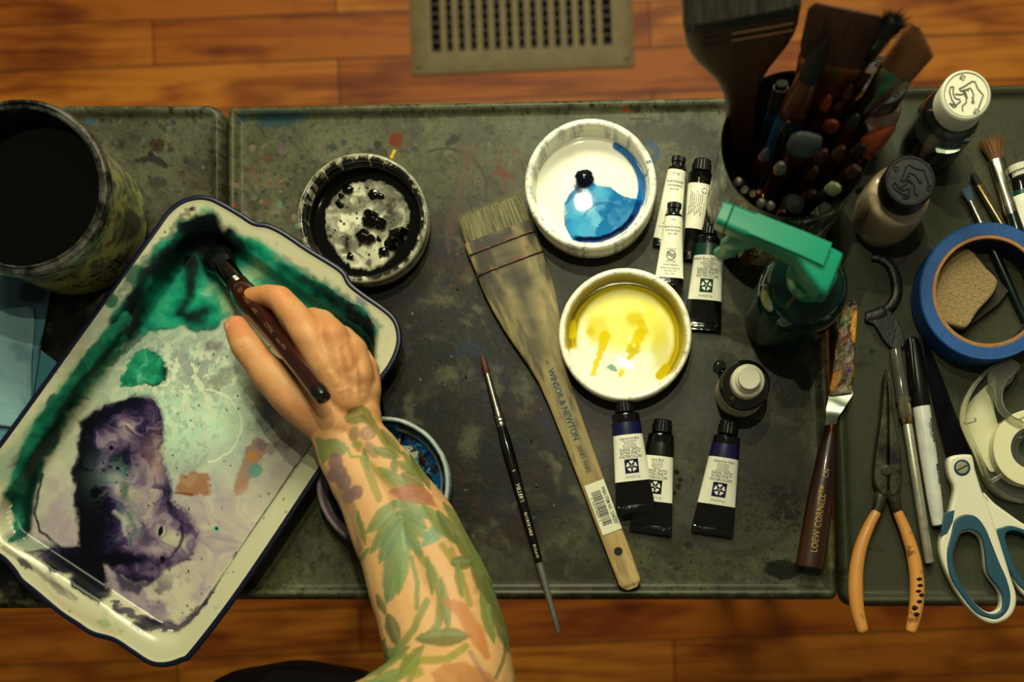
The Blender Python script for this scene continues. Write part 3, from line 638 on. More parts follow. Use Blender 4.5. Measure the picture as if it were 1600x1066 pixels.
def paint_teal(p):
    """returns where wet teal and violet paint lies; colours p"""
    X, Y = p.X, p.Y; m = np.zeros(len(X)); C0 = p.C.copy()
    def region(poly, edge, warp, wsc, seed, a=1):
        nonlocal m
        xx, yy = p.warp(warp, wsc, seed); d = p.dist(list(poly) + [poly[0]], xx, yy, [1.0] * (len(poly) + 1)); sd = np.where(p.inside(poly, xx, yy), d, -d)
        k = a * sstep(-edge, edge, sd); m = np.maximum(m, k); return k, sd
    # --- teal pool
    poly = [(300, 356), (322, 346), (346, 344), (362, 366), (410, 386), (470, 424), (520, 456), (578, 490), (598, 520), (597, 556), (584, 584), (570, 588), (566, 560), (535, 520), (480, 486), (430, 478), (372, 480), (340, 512), (300, 516), (262, 512), (226, 520), (200, 528), (184, 548), (190, 510), (240, 425), (275, 384)]
    k, sd = region(poly, 6, 9, 22, 31)
    fl_ = p.flow(38, 130, 26, 44)
    dark = np.zeros(len(X))
    for pts_, w_, a_ in (([(196, 524), (240, 452), (290, 392), (330, 366)], 13, .75), ([(352, 384), (410, 400), (470, 438), (530, 476), (580, 512), (586, 556), (574, 580)], 12, .62), ([(300, 410), (298, 450), (284, 485), (306, 494), (328, 480)], 12, .60)):
        d = p.dist(pts_, *p.warp(8, 24, 133), [w_] * len(pts_)); dark = np.maximum(dark, a_ * np.exp(-d ** 2 * .8))
    dark = np.maximum(dark, p.bias(0, [(335, 374, 44, 26, 1.1), (345, 402, 26, 24, .6)]))
    light = p.bias(0, [(430, 414, 46, 24, .55), (380, 432, 30, 20, .35), (350, 478, 60, 22, .45), (330, 440, 12, 26, .25), (270, 445, 26, 40, .10), (460, 440, 30, 16, .2)])
    f = .42 + .50 * (fl_ - .5) - dark * .62 + light * .62
    p.ramp(k, f, [(-.3, '#060d18'), (.02, '#071a1d'), (.16, '#0b3a34'), (.30, '#116c5a'), (.44, '#1a9076'), (.58, '#4fa48a'), (.74, '#a5c8a0'), (.9, '#bccba4')])
    rim_ = np.exp(-(np.abs(sd - 2) / 2.2) ** 2) * (fbm(X, Y, 40, 3, 135) > .42); p.put(rim_ * .6 * k, '#0d5a4c')
    # --- small teal puddle
    k, sd = region([(190, 606), (186, 590), (212, 550), (230, 540), (250, 556), (266, 580), (262, 596), (238, 602), (212, 604)], 3, 8, 12, 42)
    p.ramp(k, .5 + .9 * (p.flow(22, 140, 14, 20) - .5) - .5 * p.bias(0, [(258, 580, 10, 20, .8)]), [(0, '#0a3a34'), (.35, '#14745a'), (.6, '#2f9a78'), (.9, '#86c4a4')]); p.put(np.exp(-(np.abs(sd-1.5)/2.0)**2) * .8 * sstep(200, 250, X) * k, '#0a2c33')
    # --- teal gutter along the left wall
    pts_ = [(212, 500), (166, 562), (110, 640), (62, 714), (38, 778), (36, 826), (34, 842)]; xx, yy = p.warp(6, 22, 43); d = p.dist(pts_, xx, yy, [7, 11, 13, 13, 15, 12, 6]); k = 1 - sstep(.75, 1.15, d); m = np.maximum(m, k * .8)
    p.ramp(k, .42 + .5 * (p.flow(26, 144, 20, 30) - .5) + .25 * p.bias(0, [(60, 700, 60, 60, 1)]) * 0, [(.1, '#0a2c2a'), (.35, '#0f5c4a'), (.6, '#2f8c70'), (.85, '#7aa890')])
    p.stroke([(208, 515), (150, 592), (100, 664), (58, 736), (44, 790), (42, 836)], [1.5, 3, 4, 6, 9, 7], '#051a1b', .85, warp=4, wsc=20, seed=44, soft=.8)
    p.stroke([(66, 742), (54, 800), (62, 830), (94, 854)], [2.4, 2, 2, 2.5], '#0a1a1e', .9, warp=3, wsc=14)
    p.stroke([(30, 838), (60, 852), (100, 862)], [8, 8, 6], '#2f6a64', .6, warp=5, soft=.7)
    # --- violet pool
    poly = [(116, 690), (130, 660), (165, 634), (205, 614), (244, 622), (258, 655), (252, 700), (266, 745), (272, 788), (296, 800), (310, 835), (296, 872), (262, 892), (236, 908), (205, 912), (182, 892), (160, 884), (178, 934), (172, 944), (130, 916), (88, 882), (60, 858), (92, 856), (120, 852), (119, 800), (114, 750)]
    k, sd = region(poly, 5, 9, 20, 45)
    dark = p.bias(0, [(128, 700, 20, 70, .8), (150, 655, 36, 18, .6), (205, 628, 34, 12, .4), (142, 775, 26, 36, 1.0), (140, 830, 32, 40, 1.0), (120, 885, 40, 20, 1.0), (150, 905, 24, 22, .9), (190, 873, 40, 8, .9), (186, 722, 18, 16, .65), (214, 905, 16, 8, .5), (232, 690, 7, 50, .2)])
    light = p.bias(0, [(196, 672, 14, 20, .55), (182, 752, 30, 28, .75), (205, 812, 26, 40, .55), (242, 740, 24, 60, .40), (268, 838, 32, 34, .62), (235, 862, 18, 12, .4), (232, 650, 9, 30, .3)])
    fv = p.flow(30, 150, 44, 44); f = .33 + 1.0 * (fv - .5) - dark * .62 + light * .62
    p.ramp(k, f, [(-.2, '#090c1a'), (.05, '#14162c'), (.22, '#2e2545'), (.38, '#524464'), (.52, '#77687e'), (.66, '#978a94'), (.82, '#aba596'), (1, '#b5b2a0')])
    g = p.bias(0, [(185, 745, 36, 30, .8), (200, 815, 22, 34, .8)]) * sstep(.45, .62, p.flow(24, 155, 30, 30)) * k; p.put(g * .8, '#6f8a84')
    p.blob(194, 766, 7, 15, '#1a5452', .75, 12, warp=8, soft=.7); p.blob(196, 738, 4, 8, '#1f6a60', .6, 20, warp=4, soft=.7); p.blob(240, 715, 14, 34, '#a07f70', .35, 0, warp=10, soft=.8)
    p.stroke([(186, 790), (204, 806), (212, 830), (200, 856)], [2.5, 3.5, 4, 2], '#3f6470', .6, warp=6, soft=.8); p.stroke([(178, 800), (192, 812), (196, 836)], [3, 4, 3], '#aeb6aa', .6, warp=5, soft=.8)
    p.put(np.exp(-(np.abs(sd - 2) / 2.0) ** 2) * .75 * k * sstep(.40, .55, fbm(X, Y, 50, 3, 156)), '#241a38')
    p.stroke([(268, 796), (286, 816), (286, 846), (268, 868), (246, 886)], [1.2, 2.2, 2.4, 2.2, 1.6], '#332548', .85, warp=5, wsc=14, soft=.5)
    p.put(.5 * np.exp(-((np.hypot(X-270, Y-835) - 38) / 7.) ** 2) * sstep(262, 290, X), '#7a6c84')
    p.blob(251, 830, 3.6, 8, '#15121e', 1, 15, warp=2); p.ring(249, 828, 12, 1.6, '#7a6c80', .6, warp=3); p.blob(254, 874, 4.5, 5, '#0f0e18', 1, warp=2, wsc=4)
    p.blob(172, 872, 12, 4, '#06080f', 1, 15, warp=4, wsc=6); p.stroke([(150, 870), (178, 880), (214, 876)], [3, 5, 4], '#0b0d1c', .9, warp=6, wsc=9)
    p.stroke([(184, 896), (192, 912), (214, 918), (236, 906)], [5, 8, 7, 4], '#33284a', .85, warp=7, wsc=12, seed=58, soft=.6)
    xx, yy = p.warp(9, 14, 60); d = p.dist([(182, 938), (215, 962), (245, 978), (282, 980), (316, 956), (345, 920)], xx, yy, [3, 5, 9, 9, 6, 2]); k = 1 - sstep(.5, 1.3, d); m = np.maximum(m, k * .8); p.put(k * .9, '#30244a'); p.blob(238, 974, 18, 8, '#171228', .9, 12, warp=8, wsc=8, seed=59)
    p.mottle('#4c3e60', 22, .52, .66, .7, 160, mask=p.bias(0, [(220, 935, 40, 26, 1), (250, 915, 60, 24, .6)]))
    p.blob(174, 700, 4, 4, '#0d0d18', 1); p.blob(184, 732, 3, 3, '#0d0d18', 1); p.specks(40, (130, 650, 300, 900), (.8, 2.2), ['#1a1428', '#0e1020'], .9, 26)
    # the lilac shore left of the pool
    p.mottle('#a394a0', 30, .35, .55, .7, 161, mask=p.bias(0, [(92, 800, 26, 60, 1)]) * (m < .2))
    return m
et = thing('enamel_tray', 'large white enamel tray with navy rim holding wet teal and violet paint', 'tray', Vector((cb[0], cb[1], .004)))
loc = np.array([cb[0], cb[1], .004])
kz = .0058; X, Y = scr(V, 0)
# use the coordinates of the tray floor plane for painting
X = V[:, 0] / (S * (D - kz) / D) + NX; Y = -V[:, 1] / (S * (D - kz) / D) + NY
pe = Paint(X, Y, '#bdbba0'); paint_enamel(pe, V[:, 2])
wetmask = paint_teal(pe)
navy = np.array(hx('#0d1530'))
en = M('enamel', rough=.2, vcol=True, spec=.4, bump=(90, .05))
nv = nrim * NR
Fi = F[(F.min(1) >= nv - NR)]
grid_obj('basin', V - loc, Fi, pe.C, None, en, et)
rimV = V[:nv]; Fr = F[F.max(1) < nv]
grid_obj('rim', rimV - loc, Fr, None, None, M('navy_enamel', '#0f1836', .34), et)
# underside shell
ub = MB()
def rl(Q, z): return [(q[0]-loc[0], q[1]-loc[1], z-loc[2]) for q in Q[::5]]
ub.rings([rl(offset(W0, .0012, 2), zr-.0022), rl(B1, zr-.0082), rl(B2, .0068), rl(B3, .0041)], M('enamel_white', '#c9c6b4', .2), False, True); ub.build('underside', et)
# the wet paint as a thin pool above the bottom
Vp = V[nv:].copy(); mk = wetmask[nv:]; zt = Vp[:, 2]
Vp[:, 2] = zt + .0007 * sstep(.35, 1.0, mk) - .0002
idxf = F[(F.min(1) >= nv)] - nv
keep = (mk[idxf].max(1) > .30)
Fk = idxf[keep]; used = np.unique(Fk); mp_ = np.full(len(Vp), -1); mp_[used] = np.arange(len(used))
wm = M('wet_paint', rough=.30, vcol=True, spec=.25, bump=(60, .06))
grid_obj('wet_paint', (Vp - loc)[used], mp_[Fk], pe.C[nv:][used], None, wm, et)

# ================================================================ PAINT DISHES
def dish(name, label, cx, cy, R, h, rimw, floorr, painter, rimpaint, zf=.006, group=None, wall='#d9d5c0', baseR=.9, liquid=None, lname='liquid_paint', step=True):
    """cx, cy, R in photo pixels measured at the rim"""
    c = P(cx, cy, h); k = S * (D - h) / D; R = R * k; r_in = R - rimw * k; rf = floorr * k; rb = R * baseR
    t = thing(name, label, 'dish', Vector((c.x, c.y, 0)), group)
    prof = [(rb*.2, .0008), (rb * .95, .0006), (rb, .001), (rb * 1.02, .004)]
    if step: prof += [(R*.985, .006), (R*.99, h*.55), (R*.965, h*.60), (R * .97, h*.66)]
    prof += [(R*.995, h * .78), (R, h - .0016), (R - .0008, h - .0004), (R - .0016, h), ((R + r_in)/2, h + .0001), (r_in + .0008, h - .0003), (r_in, h - .0012), (r_in - .0004, h*.7)]
    steps = 8
    for i in range(steps + 1):
        q = i / steps; a = q * math.pi / 2
        prof.append((rf + (r_in - .0004 - rf) * (1 - math.sin(a)), zf + (h*.62 - zf) * (1 - math.sin(a)) ** 1.6 if False else zf + (h*.66 - zf) * (math.cos(a)) ** 2.2 * (1 - q*.05)))
    nf = 90
    for i in range(1, nf + 1): prof.append((rf * (1 - i / nf) + 1e-5, zf))
    n = 420; an = np.linspace(0, 2*math.pi, n, endpoint=False); pr = np.array(prof)
    Vv = np.stack([pr[:, 0][:, None] * np.cos(an), pr[:, 0][:, None] * np.sin(an), np.repeat(pr[:, 1][:, None], n, 1)], -1).reshape(-1, 3)
    X = (Vv[:, 0] + c.x) / k + NX; Y = -(Vv[:, 1] + c.y) / k + NY
    p = Paint(X, Y, wall); rad = np.hypot(X - cx, Y - cy); rimpaint(p, rad, Vv[:, 2])
    grid_obj('bowl', Vv, ring_faces(len(prof), n), p.C, None, M('ceramic', rough=.16, vcol=True, spec=.4), t)
    if painter:
        rl_ = (liquid or floorr) * k; nl = 120; rr = np.linspace(rl_, 1e-5, nl)
        Vl = np.stack([rr[:, None] * np.cos(an), rr[:, None] * np.sin(an), np.full((nl, n), zf + .0012)], -1).reshape(-1, 3)
        Vl[:n, 2] -= .001
        X = (Vl[:, 0] + c.x) / k + NX; Y = -(Vl[:, 1] + c.y) / k + NY
        p = Paint(X, Y, '#e6e4cf'); p.rad = np.hypot(X - cx, Y - cy); p.Z = np.zeros(len(X)); painter(p); Vl[:, 2] += p.Z
        grid_obj(lname, Vl, ring_faces(nl, n), p.C, None, M('liquid_' + name, rough=.02, vcol=True, spec=.4), t)
    return t, c, k
def rp_blue(p, rad, z):
    p.mottle('#9fa8a4', 10, .5, .7, .7, 201, mask=((rad > 88) & (z > .015)).astype(float)); p.mottle('#6f8590', 6, .62, .75, .6, 202, mask=(rad > 92).astype(float))
    p.blob(1014, 253, 4, 3, '#154f86', .9); p.blob(1010, 265, 4, 2, '#2a6f9a', .8)
def pt_blue(p):
    p.C[:] = np.array(hx('#f8f6e8')); p.mottle('#fbfaf0', 30, .4, .7, .7, 211)
    p.ring(923, 287, 66, 12, '#d8dcc8', .35, 120, 250, soft=.7)
    acc = [(898, 282), (912, 268), (935, 278), (955, 282), (972, 294), (995, 300), (1000, 280), (1003, 300), (992, 330), (968, 352), (930, 366), (893, 366), (880, 340), (880, 310), (888, 292)]
    p.poly(acc, '#3f9ccc', .95, 4, warp=6, wsc=14, seed=212)
    p.mottle('#1877b0', 22, .45, .6, .9, 213, mask=p.inside(acc, p.X, p.Y).astype(float))
    p.mottle('#7cc0dc', 26, .55, .68, .9, 214, mask=p.inside(acc, p.X, p.Y).astype(float))
    p.blob(973, 322, 26, 22, '#1a6da8', .7, -30, warp=9, soft=.6); p.blob(940, 288, 14, 9, '#5fb4dc', .8, warp=6, soft=.5); p.blob(905, 335, 18, 24, '#4fa9d2', .8, warp=7, soft=.6)
    p.ring(945, 340, 36, 2, '#14649c', .6, 200, 320, soft=.6, warp=3)
    p.stroke([(903, 278), (905, 295), (900, 300)], [7, 5, 2], '#0f3a66', .9, warp=4, wsc=6)
    p.ring(922, 285, 82, 6.5, '#1270b4', .97, -60, 22, soft=.3, warp=2); p.ring(921, 284, 81, 5, '#0f3f7c', .97, 12, 110, soft=.35, warp=2); p.ring(920, 283, 81, 2.6, '#0a1434', .95, 30, 112, soft=.5, warp=3); p.blob(964, 214, 7, 7, '#1270b4', .95, soft=.2)
    k = p.blob(912, 266, 15, 15, '#13162c', 1, warp=3, wsc=10, soft=.12); p.Z += .0035 * k * np.exp(-(((p.X-912)**2 + (p.Y-266)**2) / 200.))
dish('paint_dish', 'white round dish with bright blue paint in milky liquid', 923, 287, 103, .030, 11, 87, pt_blue, rp_blue, zf=.013, liquid=90, wall='#f0eedd')
def rp_yel(p, rad, z):
    p.ring(977, 522, 91, 4, '#b3a31c', .9, 165, 405, soft=.35, warp=2); p.mottle('#bdb8a0', 9, .58, .72, .6, 221, mask=(rad > 92).astype(float)); p.mottle('#8a8468', 5, .66, .78, .6, 222, mask=(rad > 94).astype(float))
def pt_yel(p):
    p.C[:] = np.array(hx('#f4f1da'))
    p.blob(975, 492, 72, 50, '#efe87c', .9, 0, warp=12, wsc=24, seed=231, soft=.35); p.blob(1010, 500, 40, 34, '#ece470', .8, warp=10, soft=.5)
    p.blob(935, 510, 18, 24, '#e0d660', .85, warp=7, soft=.3); p.blob(1035, 540, 16, 40, '#d2c950', .7, warp=6, soft=.5)
    p.mottle('#f4efa0', 26, .5, .7, .7, 232, mask=np.exp(-(((p.X-985)/60)**2 + ((p.Y-480)/30)**2)))
    p.ring(977, 522, 84, 8, '#cfbd14', .97, 168, 408, soft=.4, warp=2); p.ring(977, 522, 87, 2.5, '#9a8a10', .9, 170, 406, soft=.6, warp=2); p.ring(977, 522, 81, 2, '#a89812', .8, 172, 400, soft=.8, warp=2)
    p.stroke([(893, 500), (893, 518)], 6, '#d9c814', 1, soft=.2); p.stroke([(1042, 570), (1032, 582)], 7, '#c8b610', 1, soft=.2)
    for a in ([(945, 520), (938, 545), (926, 578)], [(1000, 515), (990, 540), (976, 556), (970, 580)]): p.stroke(a, [9, 5, 4] if len(a) == 3 else [8, 10, 6, 4.5], '#dcc90c', .95, warp=3, wsc=7, soft=.3)
    p.blob(922, 512, 7, 8, '#d6c418', .8, soft=.6); p.blob(992, 493, 13, 12, '#d8c61e', .8, warp=3, soft=.5); p.stroke([(1003, 500), (1008, 512)], 7, '#d8c61e', .8, warp=3)
    p.blob(978, 548, 4, 6, '#f0f0d8', .9, warp=3, wsc=3); p.blob(956, 569, 9, 4, '#6fa89a', .9, 20, warp=3, wsc=5)
    k = np.exp(-(((p.X-992)**2 + (p.Y-535)**2)/120.)); p.Z += .0012 * k
dish('paint_dish', 'white round dish with runs of yellow paint', 977, 522, 104, .022, 11, 89, pt_yel, rp_yel, zf=.008, liquid=91, wall='#f0eeda')
def rp_blk(p, rad, z):
    p.C[:] = np.array(hx('#8f8d78')); m = (rad < 96).astype(float)
    p.put(m, '#1c1b18'); p.mottle('#26241f', 9, .42, .56, .95, 241, mask=(z > .01).astype(float) * (rad > 80)); p.mottle('#c9c7b0', 7, .62, .72, .8, 242, mask=(rad > 88).astype(float))
    p.ring(566, 340, 101, 2, '#b5b39c', .7, warp=2, wsc=12)
def pt_blk(p):
    p.C[:] = np.array(hx('#11110f'))
    isl = [(500, 340), (505, 312), (522, 288), (545, 275), (572, 270), (600, 276), (622, 295), (633, 320), (632, 340), (620, 352), (628, 362), (600, 382), (592, 402), (570, 412), (545, 408), (520, 388), (505, 365)]
    ins = p.poly(isl, '#b9b8a2', 1, 2.5, warp=4, wsc=10, seed=243)
    p.mottle('#55544a', 24, .46, .68, .75, 244, mask=ins); p.mottle('#1a1a17', 12, .66, .74, .9, 245, mask=ins); p.mottle('#dcdcc6', 30, .55, .7, .8, 246, mask=ins)
    p.ramp(ins * .75, p.flow(34, 251, 34, 34), [(.30, '#24241f'), (.44, '#6a6a5c'), (.54, '#a9a892'), (.66, '#d4d3bc')])
    p.stroke([(600, 385), (585, 398), (570, 330)], 7, '#c9c8b0', .5, soft=.7)
    p.stroke([(606, 322), (594, 330), (612, 306)], [4, 5, 2], '#3a3a33', .6, warp=4, soft=.6)
    p.Z -= .0008 * (1 - ins)
    for (x, y, r, hh) in ((574, 334, 15, .007), (588, 340, 10, .006), (560, 360, 12, .006), (572, 364, 9, .004), (586, 364, 4, .002), (612, 360, 13, .006), (622, 354, 9, .005), (604, 372, 10, .005), (592, 384, 9, .003), (540, 392, 6, .002), (520, 305, 5, .003), (526, 295, 5, .003), (536, 286, 9, .003), (524, 310, 5, .002), (577, 292, 9, .002), (588, 296, 6, .002), (569, 325, 8, .009)):
        k = p.blob(x, y, r, r, '#0e0e0c', 1, warp=4, wsc=7, seed=int(x), soft=.15); p.Z += hh * .7 * k * np.clip(1.2 - np.hypot(p.X - x, p.Y - y) / r, 0, 1) ** .6
    p.specks(50, (505, 280, 640, 410), (.8, 2.4), ['#121210', '#1c1c18'], .95, 247)
dish('paint_dish', 'white dish crusted with lumpy black paint and grey washes', 566, 340, 102, .022, 11, 84, pt_blk, rp_blk, zf=.006, liquid=88, wall='#8f8d78')
def rp_nvy(p, rad, z):
    p.C[:] = np.array(hx('#8f98a0')); p.put((rad < 99).astype(float) * .95, '#16202e'); p.mottle('#2f6f8c', 8, .5, .62, .9, 251, mask=((rad < 100) & (p.Y < 800)).astype(float)); p.mottle('#0e1020', 8, .5, .6, .9, 252)
    p.mottle('#2a5f7c', 12, .5, .6, .7, 253, mask=(rad > 70).astype(float)); p.ring(598, 755, 101, 3, '#aeb6ac', .9, -95, 60, warp=2); p.ring(598, 755, 98, 6, '#8f7f86', .95, 95, 200, warp=2, wsc=20); p.blob(550, 842, 10, 8, '#262a50', .9, warp=3)
    p.ring(598, 755, 88, 1.6, '#b8c2b4', .7, -80, 20, warp=1)
def pt_nvy(p):
    p.C[:] = np.array(hx('#0a0f1c')); p.mottle('#15507a', 14, .52, .6, .95, 254, mask=sstep(60, 78, p.rad)); p.mottle('#12486c', 9, .55, .63, .9, 255)
    p.blob(634, 705, 26, 8, '#3a140c', .9, 25, warp=6, wsc=8); p.blob(628, 700, 22, 6, '#a9b8a8', .9, 30, warp=9, wsc=6); p.blob(640, 722, 16, 4, '#7c6c9a', .7, 35, warp=6, wsc=5); p.blob(650, 740, 16, 20, '#1d1c14', .9, warp=8)
    p.mottle('#2f86a8', 7, .6, .68, .9, 256, mask=((p.X > 620)).astype(float))
dish('paint_dish', 'round dish of dark navy paint, half hidden under the tattooed forearm', 598, 755, 105, .020, 8, 84, pt_nvy, rp_nvy, zf=.005, liquid=90)

# ================================================================ PAINT TUB, upper left
tc_ = P(119, 345, 0); h = .078; rt = 139 * S * (D - h) / D; rb = 111 * S
ct = P(31, 292, h)
tub = thing('paint_tub', 'large round tub of black water with worn printed green label', 'tub', Vector((tc_.x, tc_.y, 0)))
# the tub leans outward a little: shear the rings about the axis
ax = Vector((ct.x - tc_.x, ct.y - tc_.y)) 
print('tub lean', ax.length)
ax = Vector((0, 0)); tub.location = (ct.x, ct.y, 0)
def tubpt(r, z, t): return (r * math.cos(t) + ax.x * z / h, r * math.sin(t) + ax.y * z / h, z)
def tub_rings(prof, n): return [[tubpt(r, z, 2*math.pi*j/n) for j in range(n)] for r, z in prof]
bm = MB(); tm = M('tub_metal', '#3f4038', .3, .7, nz=(90, .8), nzcol='#15150f')
rI = rt - .0062
bm.rings(tub_rings([(rb*.3, .002), (rb-.002, .001), (rb, .003), (rb+.001, .006)], 96), tm, True, False)
bm.rings(tub_rings([(rI-.001, h-.004), (rI-.002, h-.012), (rI-.004, h*.5), (rb-.002, .004), (.001, .004)], 96), M('tub_inside', '#080807', .5), False, True)
bm.build('can_body', tub)
bm = MB(); bm.rings(tub_rings([(rt-.003, h-.008), (rt-.0002, h-.006), (rt, h-.002), (rt-.0012, h), (rt-.0026, h+.0002), (rt-.0036, h-.0012), (rt-.0046, h-.0012), (rt-.0054, h), (rI-.0002, h-.0006), (rI-.001, h-.004)], 128), M('tub_rim', '#8f9088', .28, .85, nz=(70, .9), nzcol='#15150f', nzrange=(.42, .58)), False, False); bm.build('rim', tub)
# printed label, vertex painted
n = 900; prof = [(rb+.001 + (rt-.003-rb-.001)*i/150, .006 + (h-.014)*i/150) for i in range(151)]
an = np.linspace(0, 2*math.pi, n, endpoint=False); pr = np.array(prof)
Vt = np.stack([pr[:,0][:,None]*np.cos(an) + (ax.x*pr[:,1]/h)[:,None], pr[:,0][:,None]*np.sin(an) + (ax.y*pr[:,1]/h)[:,None], np.repeat(pr[:,1][:,None], n, 1)], -1).reshape(-1, 3)
U = np.tile(an, 151) / (2*math.pi) * 800; Vv = np.repeat(np.arange(151), n) * 1.0
p = Paint(U, Vv, '#8c9068'); p.mottle('#a3a65a', 60, .42, .62, .9, 261); p.mottle('#5c6152', 30, .5, .66, .8, 262); p.mottle('#8d8a7c', 50, .55, .7, .7, 263); p.mottle('#2f3028', 9, .6, .7, .8, 264, sx=.5); p.mottle('#7a4a2a', 20, .64, .72, .8, 265)
rg = random.Random(4)
for blk in range(16):        # blocks of small print: rows of broken dashes
    u0 = rg.uniform(0, 780); v0 = rg.uniform(15, 95); cols = rg.choice(['#2c2f28', '#2c2f28', '#1f3440', '#8a4a2a'])
    for row in range(rg.randint(5, 13)):
        u = u0; v = v0 + row * 3.6; ue = u0 + rg.uniform(35, 60)
        while u < ue:
            l = rg.uniform(1.5, 7); sel = np.where((U > u) & (U < u + l) & (np.abs(Vv - v) < 1.0))[0]; p.C[sel] = p.C[sel]*.25 + np.array(hx(cols))*.75; u += l + 1.6
for i in range(18):          # bar code
    u = 690 + i * 1.9; sel = np.where((U > u) & (U < u + rg.choice([.9, 1.3])) & (Vv > 30) & (Vv < 62))[0]; p.C[sel] = hx('#23241f')
p.mottle('#22231c', 100, .55, .75, .7, 266)
Fq = ring_faces(151, n)
grid_obj('label', Vt, Fq, p.C, None, M('tub_label', rough=.4, vcol=True, bump=(200, .1)), tub)
zl = h - .017; bm = MB(); rr = rI - .003
bm.rings(tub_rings([(rr*(1-i/20)+1e-4, zl) for i in range(21)], 96), M('black_water', '#040504', .05, spec=.35), False, True); bm.build('water', tub)

# ================================================================ BLUE PAPER TOWELS
def sheet(poly, z0, z1, seed, p, res=3, stain=None, col='#3f6673'):
    """a creased sheet as a solid slab with ripples"""
    xs = [q[0] for q in poly]; ys = [q[1] for q in poly]
    c = sum(xs)/len(xs), sum(ys)/len(ys)
    ringsn = 26; base = smooth_poly(poly, 8)
    R = []
    def zz(x, y): return z1 + .0016 * (fbm(np.array([x]), np.array([y]), 34, 2, seed)[0] - .5)
    pts = np.array(base); rr = []
    for i in range(ringsn):
        t = i / (ringsn - 1) * .998; q = pts * (1 - t) + np.array(c) * t
        zs = z1 + .0022 * (fbm(q[:, 0], q[:, 1], 30, 3, seed) - .5) - (.0006 if i == 0 else 0)
        rr.append([tuple(P(a, b, zq) ) for (a, b), zq in zip(q, zs)])
    bot = [tuple(P(a, b, z0)) for a, b in pts]
    return [bot] + rr
tw = thing('paper_towel', 'folded blue paper towels lying under the large tub', 'paper towel', P(30, 560, 0))
o0 = Vector(tw.location)
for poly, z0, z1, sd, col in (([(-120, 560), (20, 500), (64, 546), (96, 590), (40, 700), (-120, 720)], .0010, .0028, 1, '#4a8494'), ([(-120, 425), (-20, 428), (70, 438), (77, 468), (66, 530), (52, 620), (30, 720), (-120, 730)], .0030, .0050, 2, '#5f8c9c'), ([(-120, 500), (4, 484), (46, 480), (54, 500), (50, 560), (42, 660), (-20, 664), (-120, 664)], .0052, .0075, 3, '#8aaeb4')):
    R = sheet(poly, z0, z1, sd, None)
    V_ = np.array([q for r in R for q in r]); Xp, Yp = scr(V_, .004); p = Paint(Xp, Yp, col)
    p.mottle('#4a7484', 40, .5, .7, .5, 270 + sd)
    if sd == 2:
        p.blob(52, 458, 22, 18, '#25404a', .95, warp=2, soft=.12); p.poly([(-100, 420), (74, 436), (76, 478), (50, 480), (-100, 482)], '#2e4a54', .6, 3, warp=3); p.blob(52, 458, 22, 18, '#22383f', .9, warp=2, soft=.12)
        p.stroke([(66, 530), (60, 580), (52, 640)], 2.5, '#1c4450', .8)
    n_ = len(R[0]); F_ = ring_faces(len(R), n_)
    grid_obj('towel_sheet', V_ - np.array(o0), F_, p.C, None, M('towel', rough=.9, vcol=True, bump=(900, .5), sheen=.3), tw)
# ================================================================ shared materials
inkM = M('print_black', '#15160f', .5); white_l = M('label_white', '#ecebda', .32, nz=(300, .12), nzcol='#a9a894', coat=.2)
blackp = M('black_plastic', '#10100e', .35); foil = M('tube_foil', '#2a2c26', .16, .75, bump=(160, .35), nz=(120, .7), nzcol='#15150f')
foil_d = M('tube_dark', '#15150f', .14, .3, bump=(170, .5), coat=.6)
steel = M('ferrule_steel', '#b9b7a6', .24, 1.0, nz=(300, .4), nzcol='#5a584c'); steel_d = M('dark_steel', '#3c3b34', .42, .8, nz=(200, .9), nzcol='#171611', bump=(300, .3))

# ================================================================ PAINT TUBES
def emblem(bm, xf, cx, cy, s, mat, inner):
    q = .5 * s; G_ = 10; vs = [xf(cx + (i/G_*2-1)*q, cy + (j/G_*2-1)*q) for j in range(G_+1) for i in range(G_+1)]; bm.add(vs, [(j*(G_+1)+i, j*(G_+1)+i+1, (j+1)*(G_+1)+i+1, (j+1)*(G_+1)+i) for j in range(G_) for i in range(G_)], mat)
    xf2 = lambda u, v: Vector(xf(u, v)) + Vector((0, 0, .00012))
    for k in range(5):          # five heart-shaped petals
        a = math.radians(90 + 72*k); ca, sa = math.cos(a), math.sin(a); heart = []
        for i in range(16):
            t = 2*math.pi*i/16; hx_ = 16*math.sin(t)**3; hy = 13*math.cos(t) - 5*math.cos(2*t) - 2*math.cos(3*t) - math.cos(4*t)
            u, v = hx_ / 17 * .17*s, (hy + 4) / 17 * .16*s + .25*s
            heart.append(xf2(cx + u*sa + v*ca, cy - u*ca + v*sa))
        bm.add(heart, [tuple(range(16))], inner)
    ring = []; 
    for rr in (.06, .085):
        ring.append([xf2(cx + rr*s*math.cos(t*math.pi/8), cy + rr*s*math.sin(t*math.pi/8)) for t in range(16)])
    bm.rings(ring, inner, False, False)
